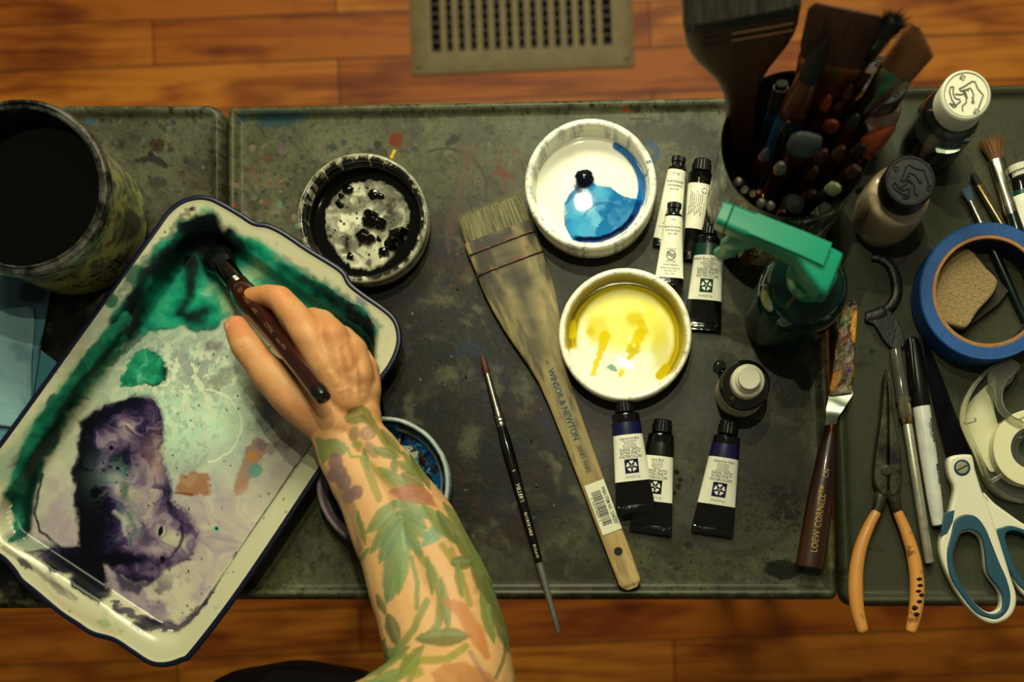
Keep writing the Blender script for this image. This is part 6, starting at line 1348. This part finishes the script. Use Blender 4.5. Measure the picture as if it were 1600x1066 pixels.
tin_brush('mop_brush', 'black brush with ragged splayed hair, topmost of the tin', (1412, 14), .225, (-.02, .30), [('bristles', [(0, 6), (26, 4)], blk), ('ferrule', [(24, 4), (26, 4.4), (44, 4.0), (46, 3.4)], dkh), ('handle', [(45, 3.2), (70, 3.8), (120, 3)], dkh)], bri=mop)
tin_brush('angled_brush', 'large angular flat brush with translucent brown hair and silver ferrule', (1440, 66), .195, (.05, -.15), [('bristles', [(-8, 2.0, .8, 0, 8.5), (-3, 6, 2, 0, 5), (4, 11, 3, 0, .6), (24, 10.5, 4.5), (27, 10, 4.5)], tan_b), ('ferrule', [(25, 10.4, 5), (27, 10.8, 5.4), (46, 7.4, 6.6), (58, 6.0, 6.0), (60, 6.6, 6.6), (62, 6, 6), (64, 6.6, 6.6), (67, 5.8, 5.8)], silv), ('handle', [(66, 5.6, 5.6), (80, 7, 7), (110, 6, 6)], dkh)])
tin_brush('round_brush', 'round sable brush with orange hair and ringed copper ferrule, right side of the tin', (1399, 198), .150, (-.25, -.30), [('bristles', [(0, .4), (5, 2.4), (14, 5.2), (22, 6.4), (28, 6)], org), ('ferrule', [(26, 6.2), (28, 7.2), (30, 6.2), (32, 6.4), (34, 7.4), (36, 6.4), (38, 7.4), (40, 6.3), (42, 7.2), (44, 6)], M('copper_rings', '#8a4a20', .22, 1)), ('handle', [(43, 5.4), (60, 6.2), (100, 5)], dkh)])
tin_brush('quill_brush', 'mop brush with black pointed hair and blue handle, beside the wide hake', (1290, 62), .200, (-.45, -.20), [('bristles', [(0, .5), (8, 3), (20, 5.4), (31, 6), (35, 5.6)], blk), ('ferrule', [(33, 5.8), (36, 6.4), (58, 7.6), (61, 8.4), (63, 7.6), (66, 8.4), (69, 7.6)], M('brown_quill', '#5c3220', .3, coat=.4)), ('handle', [(68, 7.4), (78, 8.6), (96, 7.6), (130, 6)], blueh)])
tin_brush('filbert_brush', 'filbert brush with slate grey hair and copper ferrule, centre of the tin', (1266, 212), .155, (-.55, -.42), [('bristles', [(-1, 4, 1), (1, 7.5, 2.5), (7, 9.6, 4), (18, 8.8, 5), (20, 8, 5)], darkgrey), ('ferrule', [(18, 8.2, 5), (20, 8.6, 5.4), (34, 6.2, 5.4), (38, 5.2, 5.2), (40, 4.8, 4.8)], cop2), ('handle', [(39, 4.6, 4.6), (52, 5, 5), (80, 4, 4)], M('red_brown_handle', '#6e3c1c', .35))], roll=-10)
tin_brush('fan_brush', 'small brush with pale blue stiff bristles, upper middle of the tin', (1310, 84), .180, (.02, .1), [('bristles', [(0, 7.4, 2), (18, 3)], M('pale_blue_bristle', '#6f93a4', .8)), ('ferrule', [(16, 3, 2.6), (18, 3.2, 3), (34, 3, 3), (36, 3.6, 3.6), (38, 3, 3)], cop2), ('handle', [(37, 3), (60, 3.8), (100, 3)], dkh)], bri=splay(150, 22, 2.8, 8))
tin_brush('flat_brush', 'narrow flat brush with glossy brown ferrule behind the angular brush', (1352, 108), .165, (.18, .16), [('bristles', [(0, 5, 2), (12, 5, 3)], ob), ('ferrule', [(11, 5.2, 3), (28, 4.6, 4), (30, 4)], cop2), ('handle', [(29, 4), (50, 5), (90, 4)], M('red_brown_handle', '#6e3c1c', .35))])
tin_brush('flat_brush', 'flat brush with worn ferrule behind the pale blue bristles', (1278, 95), .165, (.12, .34), [('bristles', [(0, 8, 2), (8, 8, 3)], ob), ('ferrule', [(7, 8.4, 3), (22, 7.4, 4), (26, 5)], M('worn_nickel', '#4a463c', .3, .9)), ('handle', [(25, 5), (40, 6), (90, 4)], dkh)])
tin_brush('round_brush', 'thin brush with copper neck leaning at the middle of the tin', (1322, 150), .150, (-.05, -.02), [('bristles', [(0, .5), (8, 2.4), (14, 2.6)], ob), ('ferrule', [(13, 2.6), (30, 3), (32, 3.6), (34, 3)], cop2), ('handle', [(33, 3), (50, 3.6), (90, 3)], dkh)])
tin_brush('filbert_brush', 'short filbert with rust red hair low in the middle of the tin', (1303, 190), .140, (.15, .05), [('bristles', [(-1, 2, 1), (2, 4.6, 2), (10, 4.6, 3)], org), ('ferrule', [(9, 4.6, 3), (22, 4, 3.8), (24, 3.6)], cop2), ('handle', [(23, 3.6), (40, 4), (80, 3)], dkh)])
tin_brush('filbert_brush', 'small brush with pale green dried tip, lower right of the tin', (1308, 290), .124, (-.1, -.62), [('bristles', [(-1, 2, 1), (2, 4.2, 2), (10, 4, 3)], M('pale_green_bristle', '#9aa27c', .7)), ('ferrule', [(9, 3.6, 3), (26, 3.2, 3), (28, 3)], M('green_grey_ferrule', '#6a705c', .35, .7)), ('handle', [(27, 3), (50, 3), (80, 2.4)], dkh)])
tin_brush('round_brush', 'small brush with grey pointed hair and copper ferrule, left of centre in the tin', (1199, 232), .140, (-.62, -.25), [('bristles', [(0, .3), (6, 2.2), (15, 3)], M('grey_hair', '#5f6068', .7)), ('ferrule', [(14, 3), (28, 4), (32, 4.4), (34, 3.4)], cop2), ('handle', [(33, 3.4), (50, 3.8), (80, 3)], dkh)])
tin_brush('round_brush', 'dark round brush head at the front of the tin', (1243, 318), .112, (-.25, -.55), [('bristles', [(-2, 2), (1, 5.5), (8, 7), (13, 6)], M('soot_hair', '#1c1a17', .8)), ('ferrule', [(12, 6), (26, 5), (28, 4)], cop2), ('handle', [(27, 4), (60, 4)], dkh)])
tin_brush('flat_brush', 'glass-grey handled brush rising behind the blue handled mop', (1252, 130), .165, (-.15, .3), [('bristles', [(0, 2.5), (6, 3)], gb), ('ferrule', [(5, 3), (40, 3), (42, 3)], M('worn_nickel', '#4a463c', .3, .9)), ('handle', [(41, 3), (90, 3)], M('grey_clear_handle', '#4a4c48', .15, coat=.5))])
tin_brush('flat_brush', 'brush with pewter ferrule tucked beside the wide hake handle', (1222, 130), .150, (-.35, .42), [('bristles', [(0, 3.4, 2), (6, 4, 2)], M('soot_hair', '#1c1a17', .8)), ('ferrule', [(5, 4.2, 3), (24, 4, 4), (27, 4.6, 4.6), (30, 4, 4)], M('pewter', '#6a6658', .35, .8)), ('handle', [(29, 4), (80, 3)], blueh)])
tin_brush('flat_brush', 'brush with two tone copper ferrule near the right wall of the tin', (1340, 262), .128, (.1, -.55), [('bristles', [(0, 3, 1.5), (10, 4, 3)], ob), ('ferrule', [(9, 4, 3), (24, 4, 4), (26, 3.6)], cop2), ('handle', [(25, 3.6), (60, 3.4)], dkh)])
for i, (x, y, zz, bx, by, r, lb, hm_) in enumerate(((1153, 284, .110, -.85, -.1, 3.4, 'silver capped handle end nearest the tin wall, leftmost of five', 'slate_handle'), (1163, 297, .108, -.75, -.3, 3.2, 'second silver handle end from the left in the tin', 'dkh'), (1176, 303, .110, -.62, -.4, 3.0, 'third silver handle end from the left, half hidden by a copper ferrule', 'dkh'),
        (1189, 318, .110, -.50, -.5, 3.8, 'fourth silver handle end from the left, broad and bright', 'dkh'), (1204, 322, .112, -.42, -.62, 3.6, 'fifth silver handle end from the left with yellow glint', 'dkh'))):
    p0 = P(x, y, zz); p1 = base_in(bx*.55 + .15, by*.5 + .30); t = thing('upturned_brush', lb, 'paint brush', frame(p0, p1, (0, -.4, 1)), GB); L = (p1-p0).length; r *= .00085
    bm = MB(); bm.loft([(0, r*.75, r*.75), (.0004, r*.95, r*.95), (.002, r, r), (.022, r*1.1, r*1.1), (.023, r*1.05, r*1.05)], M('dull_silver', '#6f6c60', .42, .8, nz=(80, .7), nzcol='#2c2a26'), 22); bm.build('end_cap', t)
    bm = MB(); bm.loft([(.022, r, r), (.04, r*1.3, r*1.3), (L-.02, r, r), (L, r*.8, r*.8)], dkh, 18); bm.build('handle', t)

rg = random.Random(21)
extra = [((1262, 150), .158, 'slender copper necked brush between the blue handled mop and the tin wall', ob), ((1340, 180), .150, 'dark brush with brass neck below the silver ferrule', blk), ((1290, 235), .130, 'narrow brown brush low behind the rust red filbert', ob), ((1232, 190), .150, 'short dark brush standing against the wide hake handle', blk),
    ((1318, 230), .132, 'thin brush with coppery collar under the black handle of the angular brush', ob), ((1275, 262), .126, 'thin brown brush just below the slate filbert', ob), ((1330, 132), .160, 'brown flat brush edge showing beside the mop with ragged hair', ob), ((1222, 255), .128, 'stubby brush with nickel collar left of the slate filbert', gb), ((1350, 225), .136, 'dark narrow brush against the right wall of the tin', blk), ((1296, 150), .152, 'copper tipped brush under the pale blue bristles', org), ((1185, 300), .113, 'rusty ferrule brush at the front left wall of the tin', org), ((1272, 300), .114, 'brown stub of a brush behind the soot black round head', ob), ((1225, 330), .112, 'brown worn brush head touching the front rim of the tin', ob)]
for (tx, ty), zz, lb, bmr in extra:
    w_ = rg.uniform(2.6, 4.2); c = P(tx, ty, zz); fx = (c.x - cb_.x) / Rt * .55; fy = (c.y - cb_.y) / Rt * .4 - .15
    tin_brush('thin_brush', lb, (tx, ty), zz, (max(-.8, min(.8, fx*1.3)), max(-.8, min(.8, fy*1.2))), [('bristles', [(0, w_*.3), (5, w_*.8), (12, w_)], bmr), ('ferrule', [(11, w_), (24, w_*1.1), (26, w_*1.35), (28, w_*1.05), (30, w_*1.3), (32, w_)], rg.choice([cop2, cop2, M('worn_nickel', '#4a463c', .3, .9)])), ('handle', [(31, w_), (50, w_*1.2), (80, w_)], rg.choice([dkh, blueh, M('red_brown_handle', '#6e3c1c', .35)]))])
# ================================================================ THE HELD BRUSH
hb0 = P(331, 392, .0085); hb1 = P(508, 625, .098)
darkbr = M('wet_black_bristle', '#0c0f10', .25, nz=(30, .5), nzcol='#1c2a2c', stretch=(16, 1, 16)); hwood = M('mahogany_handle', '#43180a', .22, coat=.5, nz=(12, .7), nzcol='#220c06', stretch=(10, 1, 10))
hb = thing('wash_brush', 'thick mahogany handled brush held in the hand, its black bristles in teal paint', 'paint brush', frame(hb0, hb1)); HL = (hb1-hb0).length
bm = MB(); bm.loft([(0, .0035, .0012), (.0016, .0080, .003), (.006, .0108, .0050), (.013, .0112, .0066), (.020, .0086, .0066), (.025, .0070, .006)], darkbr, 30)
bristle_tips(bm, .0088, .0112, .018, .0010, .0050, darkbr, 200, .003, 77, .0003); bm.build('bristles', hb)
bm = MB(); bm.loft([(.023, .0072, .0062), (.0235, .0076, .0066), (.036, .0072, .0070), (.044, .0070, .0070), (.0445, .0076, .0076), (.046, .0070, .0070), (.0475, .0077, .0077), (.049, .0070, .0070)], M('held_ferrule', '#6f6a5c', .18, 1, nz=(60, .5), nzcol='#1c2a26'), 36); bm.build('ferrule', hb)
hsec = [(.0488, .0070), (.052, .0082), (.062, .0092), (.075, .0089), (.092, .0078), (.112, .0067), (.130, .0060), (.146, .0056), (HL-.010, .0056)]
bm = MB(); bm.loft([(a, b, b) for a, b in hsec], hwood, 36, True, True); hbh = bm.build('handle', hb)
bm = MB(); bm.loft([(HL-.0102, .0056, .0056), (HL-.006, .0056, .0056), (HL-.002, .0046, .0046), (HL-.0004, .0026, .0026), (HL, .0008, .0008)], M('black_tip', '#12100e', .25, coat=.4), 30); bm.build('handle_tip', hbh)
bm = MB(); cpr = M('print_copper', '#a57a50', .4, .5)
def hx_(y): 
    r = np.interp(y, [a for a, b in hsec], [b for a, b in hsec]); return lambda u, v: (-v, y + u, math.sqrt(max(r*r - v*v, 0)) + .00015)
for s_, sz, y in (('30', .0052, .062), ('Wash', .0050, .073), ('Lavis', .0046, .085), ('PRINCETON', .0038, .102), ('Neptune 4750', .0034, .121)): bm.text(s_, sz, cpr, hx_(y), sx=.85)
bm.build('print', hbh)

# ================================================================ THE PERSON: hand, forearm, upper arm
px = lambda x, y, z: P(x, y, z)
bones = []
def bone(pts): bones.append([(P(x, y, z), r) for x, y, z, r in pts])
# thumb
bone([(505, 655, .056, .0155), (462, 622, .056, .0150), (426, 590, .056, .0125), (405, 566, .055, .0106), (387, 543, .053, .0106), (377, 526, .049, .0094), (371, 512, .046, .0080)])
# index finger
bone([(545, 625, .062, .0130), (512, 572, .068, .0125), (484, 526, .070, .0112), (462, 496, .066, .0098), (438, 468, .060, .0089), (420, 463, .0535, .0078), (405, 465, .0480, .0077), (394, 467, .0435, .0075)])
# middle, ring, little fingers, curled under the palm
bone([(550, 628, .058, .0130), (532, 575, .067, .0125), (520, 528, .068, .0108), (504, 506, .056, .0092), (490, 500, .042, .0084), (466, 506, .033, .0078), (446, 516, .030, .0070)])
bone([(556, 632, .055, .0128), (556, 590, .062, .0120), (550, 550, .060, .0106), (536, 530, .046, .0090), (518, 524, .032, .0082), (492, 532, .024, .0076), (470, 542, .022, .0068)])
bone([(563, 640, .052, .0125), (570, 610, .055, .0110), (570, 580, .050, .0098), (562, 560, .038, .0084), (546, 552, .028, .0076), (522, 556, .020, .0070), (502, 562, .019, .0062)])
# palm mass and heel
bone([(530, 660, .056, .0165), (505, 610, .056, .0160), (490, 565, .056, .0130)])
bone([(548, 660, .055, .0160), (540, 600, .056, .0150)])
bone([(470, 610, .050, .0140), (520, 640, .050, .0160)])
bone([(452, 585, .049, .0095), (482, 560, .053, .0120)])
# forearm: two parallel bones make the flattened wrist
bone([(526, 660, .056, .0155), (522, 682, .056, .0148), (543, 722, .058, .0175), (573, 760, .061, .0215), (622, 850, .066, .0268), (658, 945, .078, .0298), (686, 1020, .092, .0330), (704, 1085, .105, .0350)])
bone([(560, 650, .055, .0150), (564, 676, .056, .0148), (590, 716, .058, .0175), (614, 752, .061, .0205), (661, 835, .066, .0258), (700, 930, .078, .0292), (718, 1010, .092, .0315), (720, 1075, .105, .0340)])
bone([(708, 1080, .106, .0385), (660, 1130, .125, .0420), (600, 1176, .150, .0430), (500, 1280, .21, .0450), (400, 1400, .28, .0500)])
sk = bmesh.new()
for b in bones:
    for i in range(len(b) - 1):
        (a, ra), (c, rc_) = b[i], b[i+1]; d = (c - a).length; st = max(2, int(d / (min(ra, rc_) * .22)))
        for j in range(st + 1):
            t = j / st; t2 = t * t * (3 - 2 * t)
            bmesh.ops.create_icosphere(sk, subdivisions=3, radius=ra * (1 - t2) + rc_ * t2, matrix=Matrix.Translation(a.lerp(c, t)))
me = bpy.data.meshes.new('tmp'); sk.to_mesh(me); sk.free(); tmp = bpy.data.objects.new('tmp', me); C.objects.link(tmp)
rm = tmp.modifiers.new('r', 'REMESH'); rm.mode = 'VOXEL'; rm.voxel_size = .0010
sm = tmp.modifiers.new('s', 'SMOOTH'); sm.factor = .6; sm.iterations = 12
bpy.context.view_layer.update(); ev = tmp.evaluated_get(bpy.context.evaluated_depsgraph_get()); m2 = bpy.data.meshes.new_from_object(ev)
bpy.data.objects.remove(tmp)
nvv = len(m2.vertices); Va = np.empty(nvv*3, np.float32); m2.vertices.foreach_get('co', Va); Va = Va.reshape(-1, 3).astype(float)
Na = np.empty(nvv*3, np.float32); m2.vertices.foreach_get('normal', Na); Na = Na.reshape(-1, 3).astype(float)
kz_ = S * (D - Va[:, 2]) / D; X = Va[:, 0]/kz_ + NX; Y = -Va[:, 1]/kz_ + NY
up_ = np.clip(Na[:, 2], 0, 1)
h = Paint(X, Y, '#000000')
def ridge(pts, w, amp):      # raise or lower the skin along a line on the back of the hand
    d = h.dist(pts, X, Y, [w]*len(pts)); return amp * np.exp(-d*d) * up_
disp = ridge([(528, 560), (538, 600), (545, 640)], 4, .0007) + ridge([(556, 580), (558, 610)], 4, .0008) + ridge([(505, 560), (525, 600)], 4, .0005)
disp += ridge([(483, 528), (486, 530)], 12, .0007) + ridge([(520, 520), (522, 522)], 15, .0014) + ridge([(550, 543), (551, 545)], 14, .0012) + ridge([(570, 578), (570, 580)], 10, .0012) + ridge([(438, 462), (439, 464)], 10, .0006)
disp -= ridge([(500, 530), (515, 575)], 6, .0008) + ridge([(536, 545), (545, 580)], 5, .0010) + ridge([(560, 565), (566, 600)], 5, .0008)
disp -= ridge([(430, 500), (440, 512)], 1.6, .0006) + ridge([(376, 545), (396, 538)], 1.5, .0003) + ridge([(380, 551), (398, 545)], 1.5, .0003)
disp += ridge([(548, 558), (552, 600), (560, 622), (566, 650)], 2.6, .0006) + ridge([(530, 612), (546, 606), (560, 620)], 2.4, .0004)
Va += Na * disp[:, None]
m2.vertices.foreach_set('co', Va.astype(np.float32).ravel())
p = Paint(X, Y, '#c5976a')
p.mottle('#bd8458', 30, .45, .65, .5, 601); p.mottle('#cfa578', 24, .55, .7, .4, 602)
p.put(sstep(640, 740, Y + (X-540)*.3) * .85, '#c6a274')
p.blob(372, 500, 18, 18, '#c4795a', .5, soft=.8); p.blob(395, 466, 18, 14, '#cc8258', .4, soft=.8); p.blob(437, 458, 18, 14, '#cf8a60', .4, soft=.8)
for q in ((520, 520, 18, 14), (550, 545, 16, 16), (484, 524, 18, 16)): p.blob(*q, '#c98a62', .22, soft=.95)
p.blob(455, 585, 24, 26, '#8a8452', .22, soft=.9); p.stroke([(540, 560), (548, 600), (545, 640)], 4, '#a0714e', .35, soft=.9); p.stroke([(558, 560), (564, 610)], 4, '#a0714e', .3, soft=.9)
topm = sstep(-.3, .1, Na[:, 2])
C0 = p.C.copy()
def leaf(a, b, wd, col, al=.92, seed=1, vein='#36522e'):
    (x0, y0), (x1, y1) = a, b; pts = []; ws = []
    for i in range(9): t = i/8; pts.append((x0 + (x1-x0)*t, y0 + (y1-y0)*t)); ws.append(.8 + wd * math.sin(math.pi*min(1, t*.96 + .04))**.8)
    p.stroke(pts, ws, col, al, soft=.22, warp=2.2, wsc=14, seed=seed)
    if vein: p.stroke(pts, 1.2, vein, .45, soft=.8)
    p.stroke([(q[0] + w_*.35*(y1-y0)/math.hypot(x1-x0, y1-y0), q[1] - w_*.35*(x1-x0)/math.hypot(x1-x0, y1-y0)) for q, w_ in zip(pts, ws)], [max(.6, w_*.35) for w_ in ws], '#7fa070', .28, soft=.8)
gr, gr2, tl, ol, pu, rd, og = '#46602c', '#5f7a3c', '#3c7a5c', '#857f24', '#6b5262', '#8f4c40', '#ad6a34'
p.poly([(537,652),(545,640),(565,633),(577,640),(583,654),(597,676),(615,698),(626,716),(612,712),(596,692),(582,670),(566,660),(550,663),(540,660)], '#5d6c26', .85, 1.5, warp=2, wsc=12); p.stroke([(548, 655), (566, 650), (585, 668)], 1.3, '#3f4c1c', .6, soft=.6)
p.blob(553, 678, 8, 13, '#6d6a52', .75, 15, soft=.25); p.blob(575, 677, 15, 10, '#86705e', .75, -15, soft=.25); p.ring(575, 677, 10, 1.2, '#5c4a42', .5); p.blob(581, 703, 8, 15, '#7a6c58', .75, -35, soft=.25); p.blob(558, 695, 9, 7, '#6f8440', .8, soft=.3); p.blob(560, 704, 4, 3, '#a0562e', .7)
p.poly([(492,682),(510,687),(526,685),(541,692),(544,704),(534,712),(515,716),(505,726),(497,708)], '#557c48', .85, 1.5, warp=2, wsc=12); p.stroke([(543, 700), (548, 714), (566, 714), (572, 706)], 2.4, '#6f8440', .8, soft=.3)
for q in ((524, 722, 12, 15), (530, 738, 13, 12), (536, 754, 13, 13), (556, 769, 11, 11), (545, 776, 10, 12), (520, 742, 9, 12)): p.blob(*q, pu, .85, warp=2, soft=.2, seed=int(q[0]))
p.stroke([(525, 730), (540, 775), (556, 815), (563, 860)], [7, 8, 7, 4], '#6e6258', .6, warp=3, soft=.4)
p.stroke([(566, 718), (580, 745), (592, 780)], [5, 7, 6], ol, .85, warp=1.5, soft=.25); p.stroke([(570, 718), (595, 742), (618, 766)], [4, 5, 5], ol, .8, warp=1.5, soft=.25)
for a, b, wd, c in (((584, 702), (622, 716), 7, gr), ((616, 716), (616, 744), 5, gr), ((592, 732), (622, 744), 6, gr2), ((600, 742), (640, 758), 8, gr2), ((622, 722), (652, 742), 7, gr2), ((628, 740), (662, 760), 8, gr), ((596, 672), (630, 712), 5, gr), ((630, 706), (660, 750), 5, gr2)): leaf(a, b, wd, c, .8, int(a[0]))
p.poly([(605,769),(615,764),(640,756),(660,760),(674,772),(684,792),(668,790),(650,786),(634,790),(622,778)], rd, .8, 1.5, warp=2.5, wsc=8); p.mottle('#7a4038', 6, .52, .62, .5, 611, mask=np.exp(-(((X-648)/34)**2+((Y-774)/14)**2)))
mid = tl
for a, b, wd, c in (((622, 782), (572, 834), 11, '#55804e'), ((624, 800), (578, 866), 10, '#4f7c50'), ((626, 812), (592, 880), 11, tl), ((630, 820), (604, 946), 17, tl), ((634, 822), (622, 930), 12, '#5c8450'), ((622, 784), (676, 812), 10, '#5d8658'), ((626, 800), (668, 826), 9, tl), ((628, 814), (672, 842), 9, '#5c8450'), ((630, 826), (660, 868), 9, tl), ((700, 812), (660, 854), 11, '#4f9078'), ((660, 788), (712, 850), 9, gr2), ((576, 858), (560, 878), 4, '#5c8450')): leaf(a, b, wd, c, .85, int(b[0]), '#3f6440')
p.stroke([(621, 782), (628, 820), (632, 860)], 2.4, '#7fa07c', .7, soft=.5)
for pts_, w_, c in (([(642, 872), (652, 910), (650, 950)], 4, gr2), ([(652, 864), (674, 890), (688, 930), (686, 975), (664, 1000)], 6, gr2), ([(704, 862), (720, 900), (734, 944)], 6, ol), ([(690, 852), (708, 880)], 5, ol), ([(748, 880), (764, 920), (782, 960)], 5, gr), ([(666, 940), (645, 985), (618, 1020), (590, 1050)], 6, gr2), ([(630, 1040), (660, 1032), (700, 1030), (728, 1010)], 6, '#7f8432'), ([(618, 1020), (650, 1035), (640, 1062)], 6, gr2), ([(790, 980), (790, 1020), (775, 1060)], 3, gr)): p.stroke(pts_, w_, c, .8, warp=2, soft=.3)
p.put(.45 * sstep(.42, .6, fbm(X, Y, 26, 3, 640)) * sstep(0, 26, (X - 640) - (Y - 760) * .52) * sstep(780, 830, Y), '#66743c')
for a, b, wd, c in (((684, 800), (716, 850), 9, gr), ((712, 836), (750, 890), 11, gr), ((706, 880), (740, 880), 9, '#4a6438'), ((738, 880), (776, 950), 12, gr), ((752, 930), (772, 1006), 8, gr2), ((770, 940), (796, 1020), 9, '#4a6438'), ((730, 846), (770, 920), 6, gr2), ((652, 998), (736, 994), 14, '#5c6636'), ((606, 960), (622, 1010), 10, '#465236'), ((588, 930), (602, 960), 5, '#5c6636'), ((540, 1062), (640, 1010), 15, '#5c7a44'), ((560, 1085), (650, 1040), 12, '#5c7a48'), ((500, 1130), (600, 1060), 20, '#5c7a44')): leaf(a, b, wd, c, .92, int(a[1]))
for a, b, wd, c in (((668, 870), (676, 930), 5, gr2), ((560, 800), (570, 850), 4, gr2), ((690, 905), (700, 985), 7, gr2), ((600, 1000), (590, 1040), 8, gr), ((660, 1010), (620, 1060), 9, '#6c7a34'), ((714, 880), (722, 935), 6, '#6c7a34'), ((756, 900), (790, 985), 9, '#46602c'), ((694, 786), (738, 852), 8, '#5f7a3c'), ((640, 705), (672, 765), 6, gr), ((575, 735), (568, 700), 4, gr2)): leaf(a, b, wd, c, .85, int(a[0])+5)
p.stroke([(694, 936), (722, 955), (744, 990), (762, 1026)], [4, 12, 13, 6], og, .75, warp=3, soft=.3); p.poly([(672, 1052), (690, 1040), (730, 1036), (765, 1050), (785, 1085), (740, 1110), (690, 1090)], '#a8713c', .75, 3, warp=5); p.stroke([(735, 1020), (752, 1050), (770, 1080)], 4, '#7a5a66', .5, soft=.5)
p.blob(650, 1050, 12, 10, '#7f8432', .7, warp=3); p.blob(560, 900, 10, 30, '#66804c', .4, soft=.6)
# ink sits only on the arm's upper side
sel = topm[:, None]; p.C = C0 * (1 - sel) + (C0 * .12 + p.C * .88) * sel
ca = m2.color_attributes.new('Col', 'FLOAT_COLOR', 'POINT'); ca.data.foreach_set('color', np.concatenate([p.C, np.ones((nvv, 1))], 1).astype(np.float32).ravel())
m2.polygons.foreach_set('use_smooth', np.ones(len(m2.polygons), bool)); m2.materials.clear()
m2.materials.append(M('skin', rough=.52, vcol=True, sss=.12, bump=(900, .22), spec=.35)); m2.name = 'body'
per = thing('person', 'person with a leaf-tattooed arm painting with a thick brush, in black trousers', 'person', P(500, 1300, FLOOR))
body = bpy.data.objects.new('body', m2); C.objects.link(body); body.parent = per; body.location = -per.location
# thumbnail
bm = MB(); nc = P(372, 515, .0465); R = []
nm = Matrix.Translation(nc - per.location) @ (P(369, 507, 0) - P(387, 543, 0)).to_track_quat('Y', 'Z').to_matrix().to_4x4() @ Matrix.Rotation(math.radians(-48), 4, 'Y')
for q in (1, .85, .5, .1): R.append([nm @ Vector((.0047*q*math.cos(a), .0008 + .0062*q*math.sin(a), .0086 - .0016*(q*math.cos(a))**2 - .0012*max(0, q*math.sin(a))**2 - .0005*q*q)) for a in [i*math.pi/12 for i in range(24)]])
bm.rings(R, M('nail', '#d09a78', .3, coat=.3), True, True); bm.build('thumbnail', per)
# trousers: two knees below the table edge
tz2 = -.13; kn = bmesh.new()
def ball(c, r): bmesh.ops.create_icosphere(kn, subdivisions=3, radius=r, matrix=Matrix.Translation(c))
for kx, ky in ((468, 1168), (-45, 1210)):
    a = P(kx, ky, tz2) ; hp_ = Vector((P(250, 1182, tz2).x + (.07 if kx > 100 else -.07), a.y - .40, tz2 + .02)); ft = Vector((a.x, a.y - .26, FLOOR + .09))
    for i in range(26): t = i/25; ball(a.lerp(hp_, t), .073 + .02*t)
    for i in range(8): ball(a + Vector((.030*(i/7*2-1), 0, 0)), .068)
    for i in range(26): t = i/25; ball(a.lerp(ft, t), .068 - .014*t)
me = bpy.data.meshes.new('tmp'); kn.to_mesh(me); kn.free(); tmp = bpy.data.objects.new('tmp', me); C.objects.link(tmp)
rm = tmp.modifiers.new('r', 'REMESH'); rm.mode = 'VOXEL'; rm.voxel_size = .006
sm = tmp.modifiers.new('s', 'SMOOTH'); sm.factor = .6; sm.iterations = 8
bpy.context.view_layer.update(); m3 = bpy.data.meshes.new_from_object(tmp.evaluated_get(bpy.context.evaluated_depsgraph_get())); bpy.data.objects.remove(tmp)
m3.polygons.foreach_set('use_smooth', np.ones(len(m3.polygons), bool)); m3.materials.clear(); m3.materials.append(M('black_cloth', '#090908', .9, bump=(300, .3)))
tro = bpy.data.objects.new('trousers', m3); C.objects.link(tro); tro.parent = per; tro.location = -per.location
for kx, ky in ((468, 1168), (-45, 1210)):
    bm = MB(); a = P(kx, ky, tz2) - per.location; a.y -= .23; bm.loft([(a.y + .07, .030, .02, .022, a.x), (a.y + .05, .042, .028, .03, a.x), (a.y - .05, .040, .045, .047, a.x), (a.y - .11, .035, .045, .047, a.x), (a.y-.14, .02, .03, .033, a.x)], M('black_shoe', '#0c0c0b', .4), 24); bm.build('shoe', per)
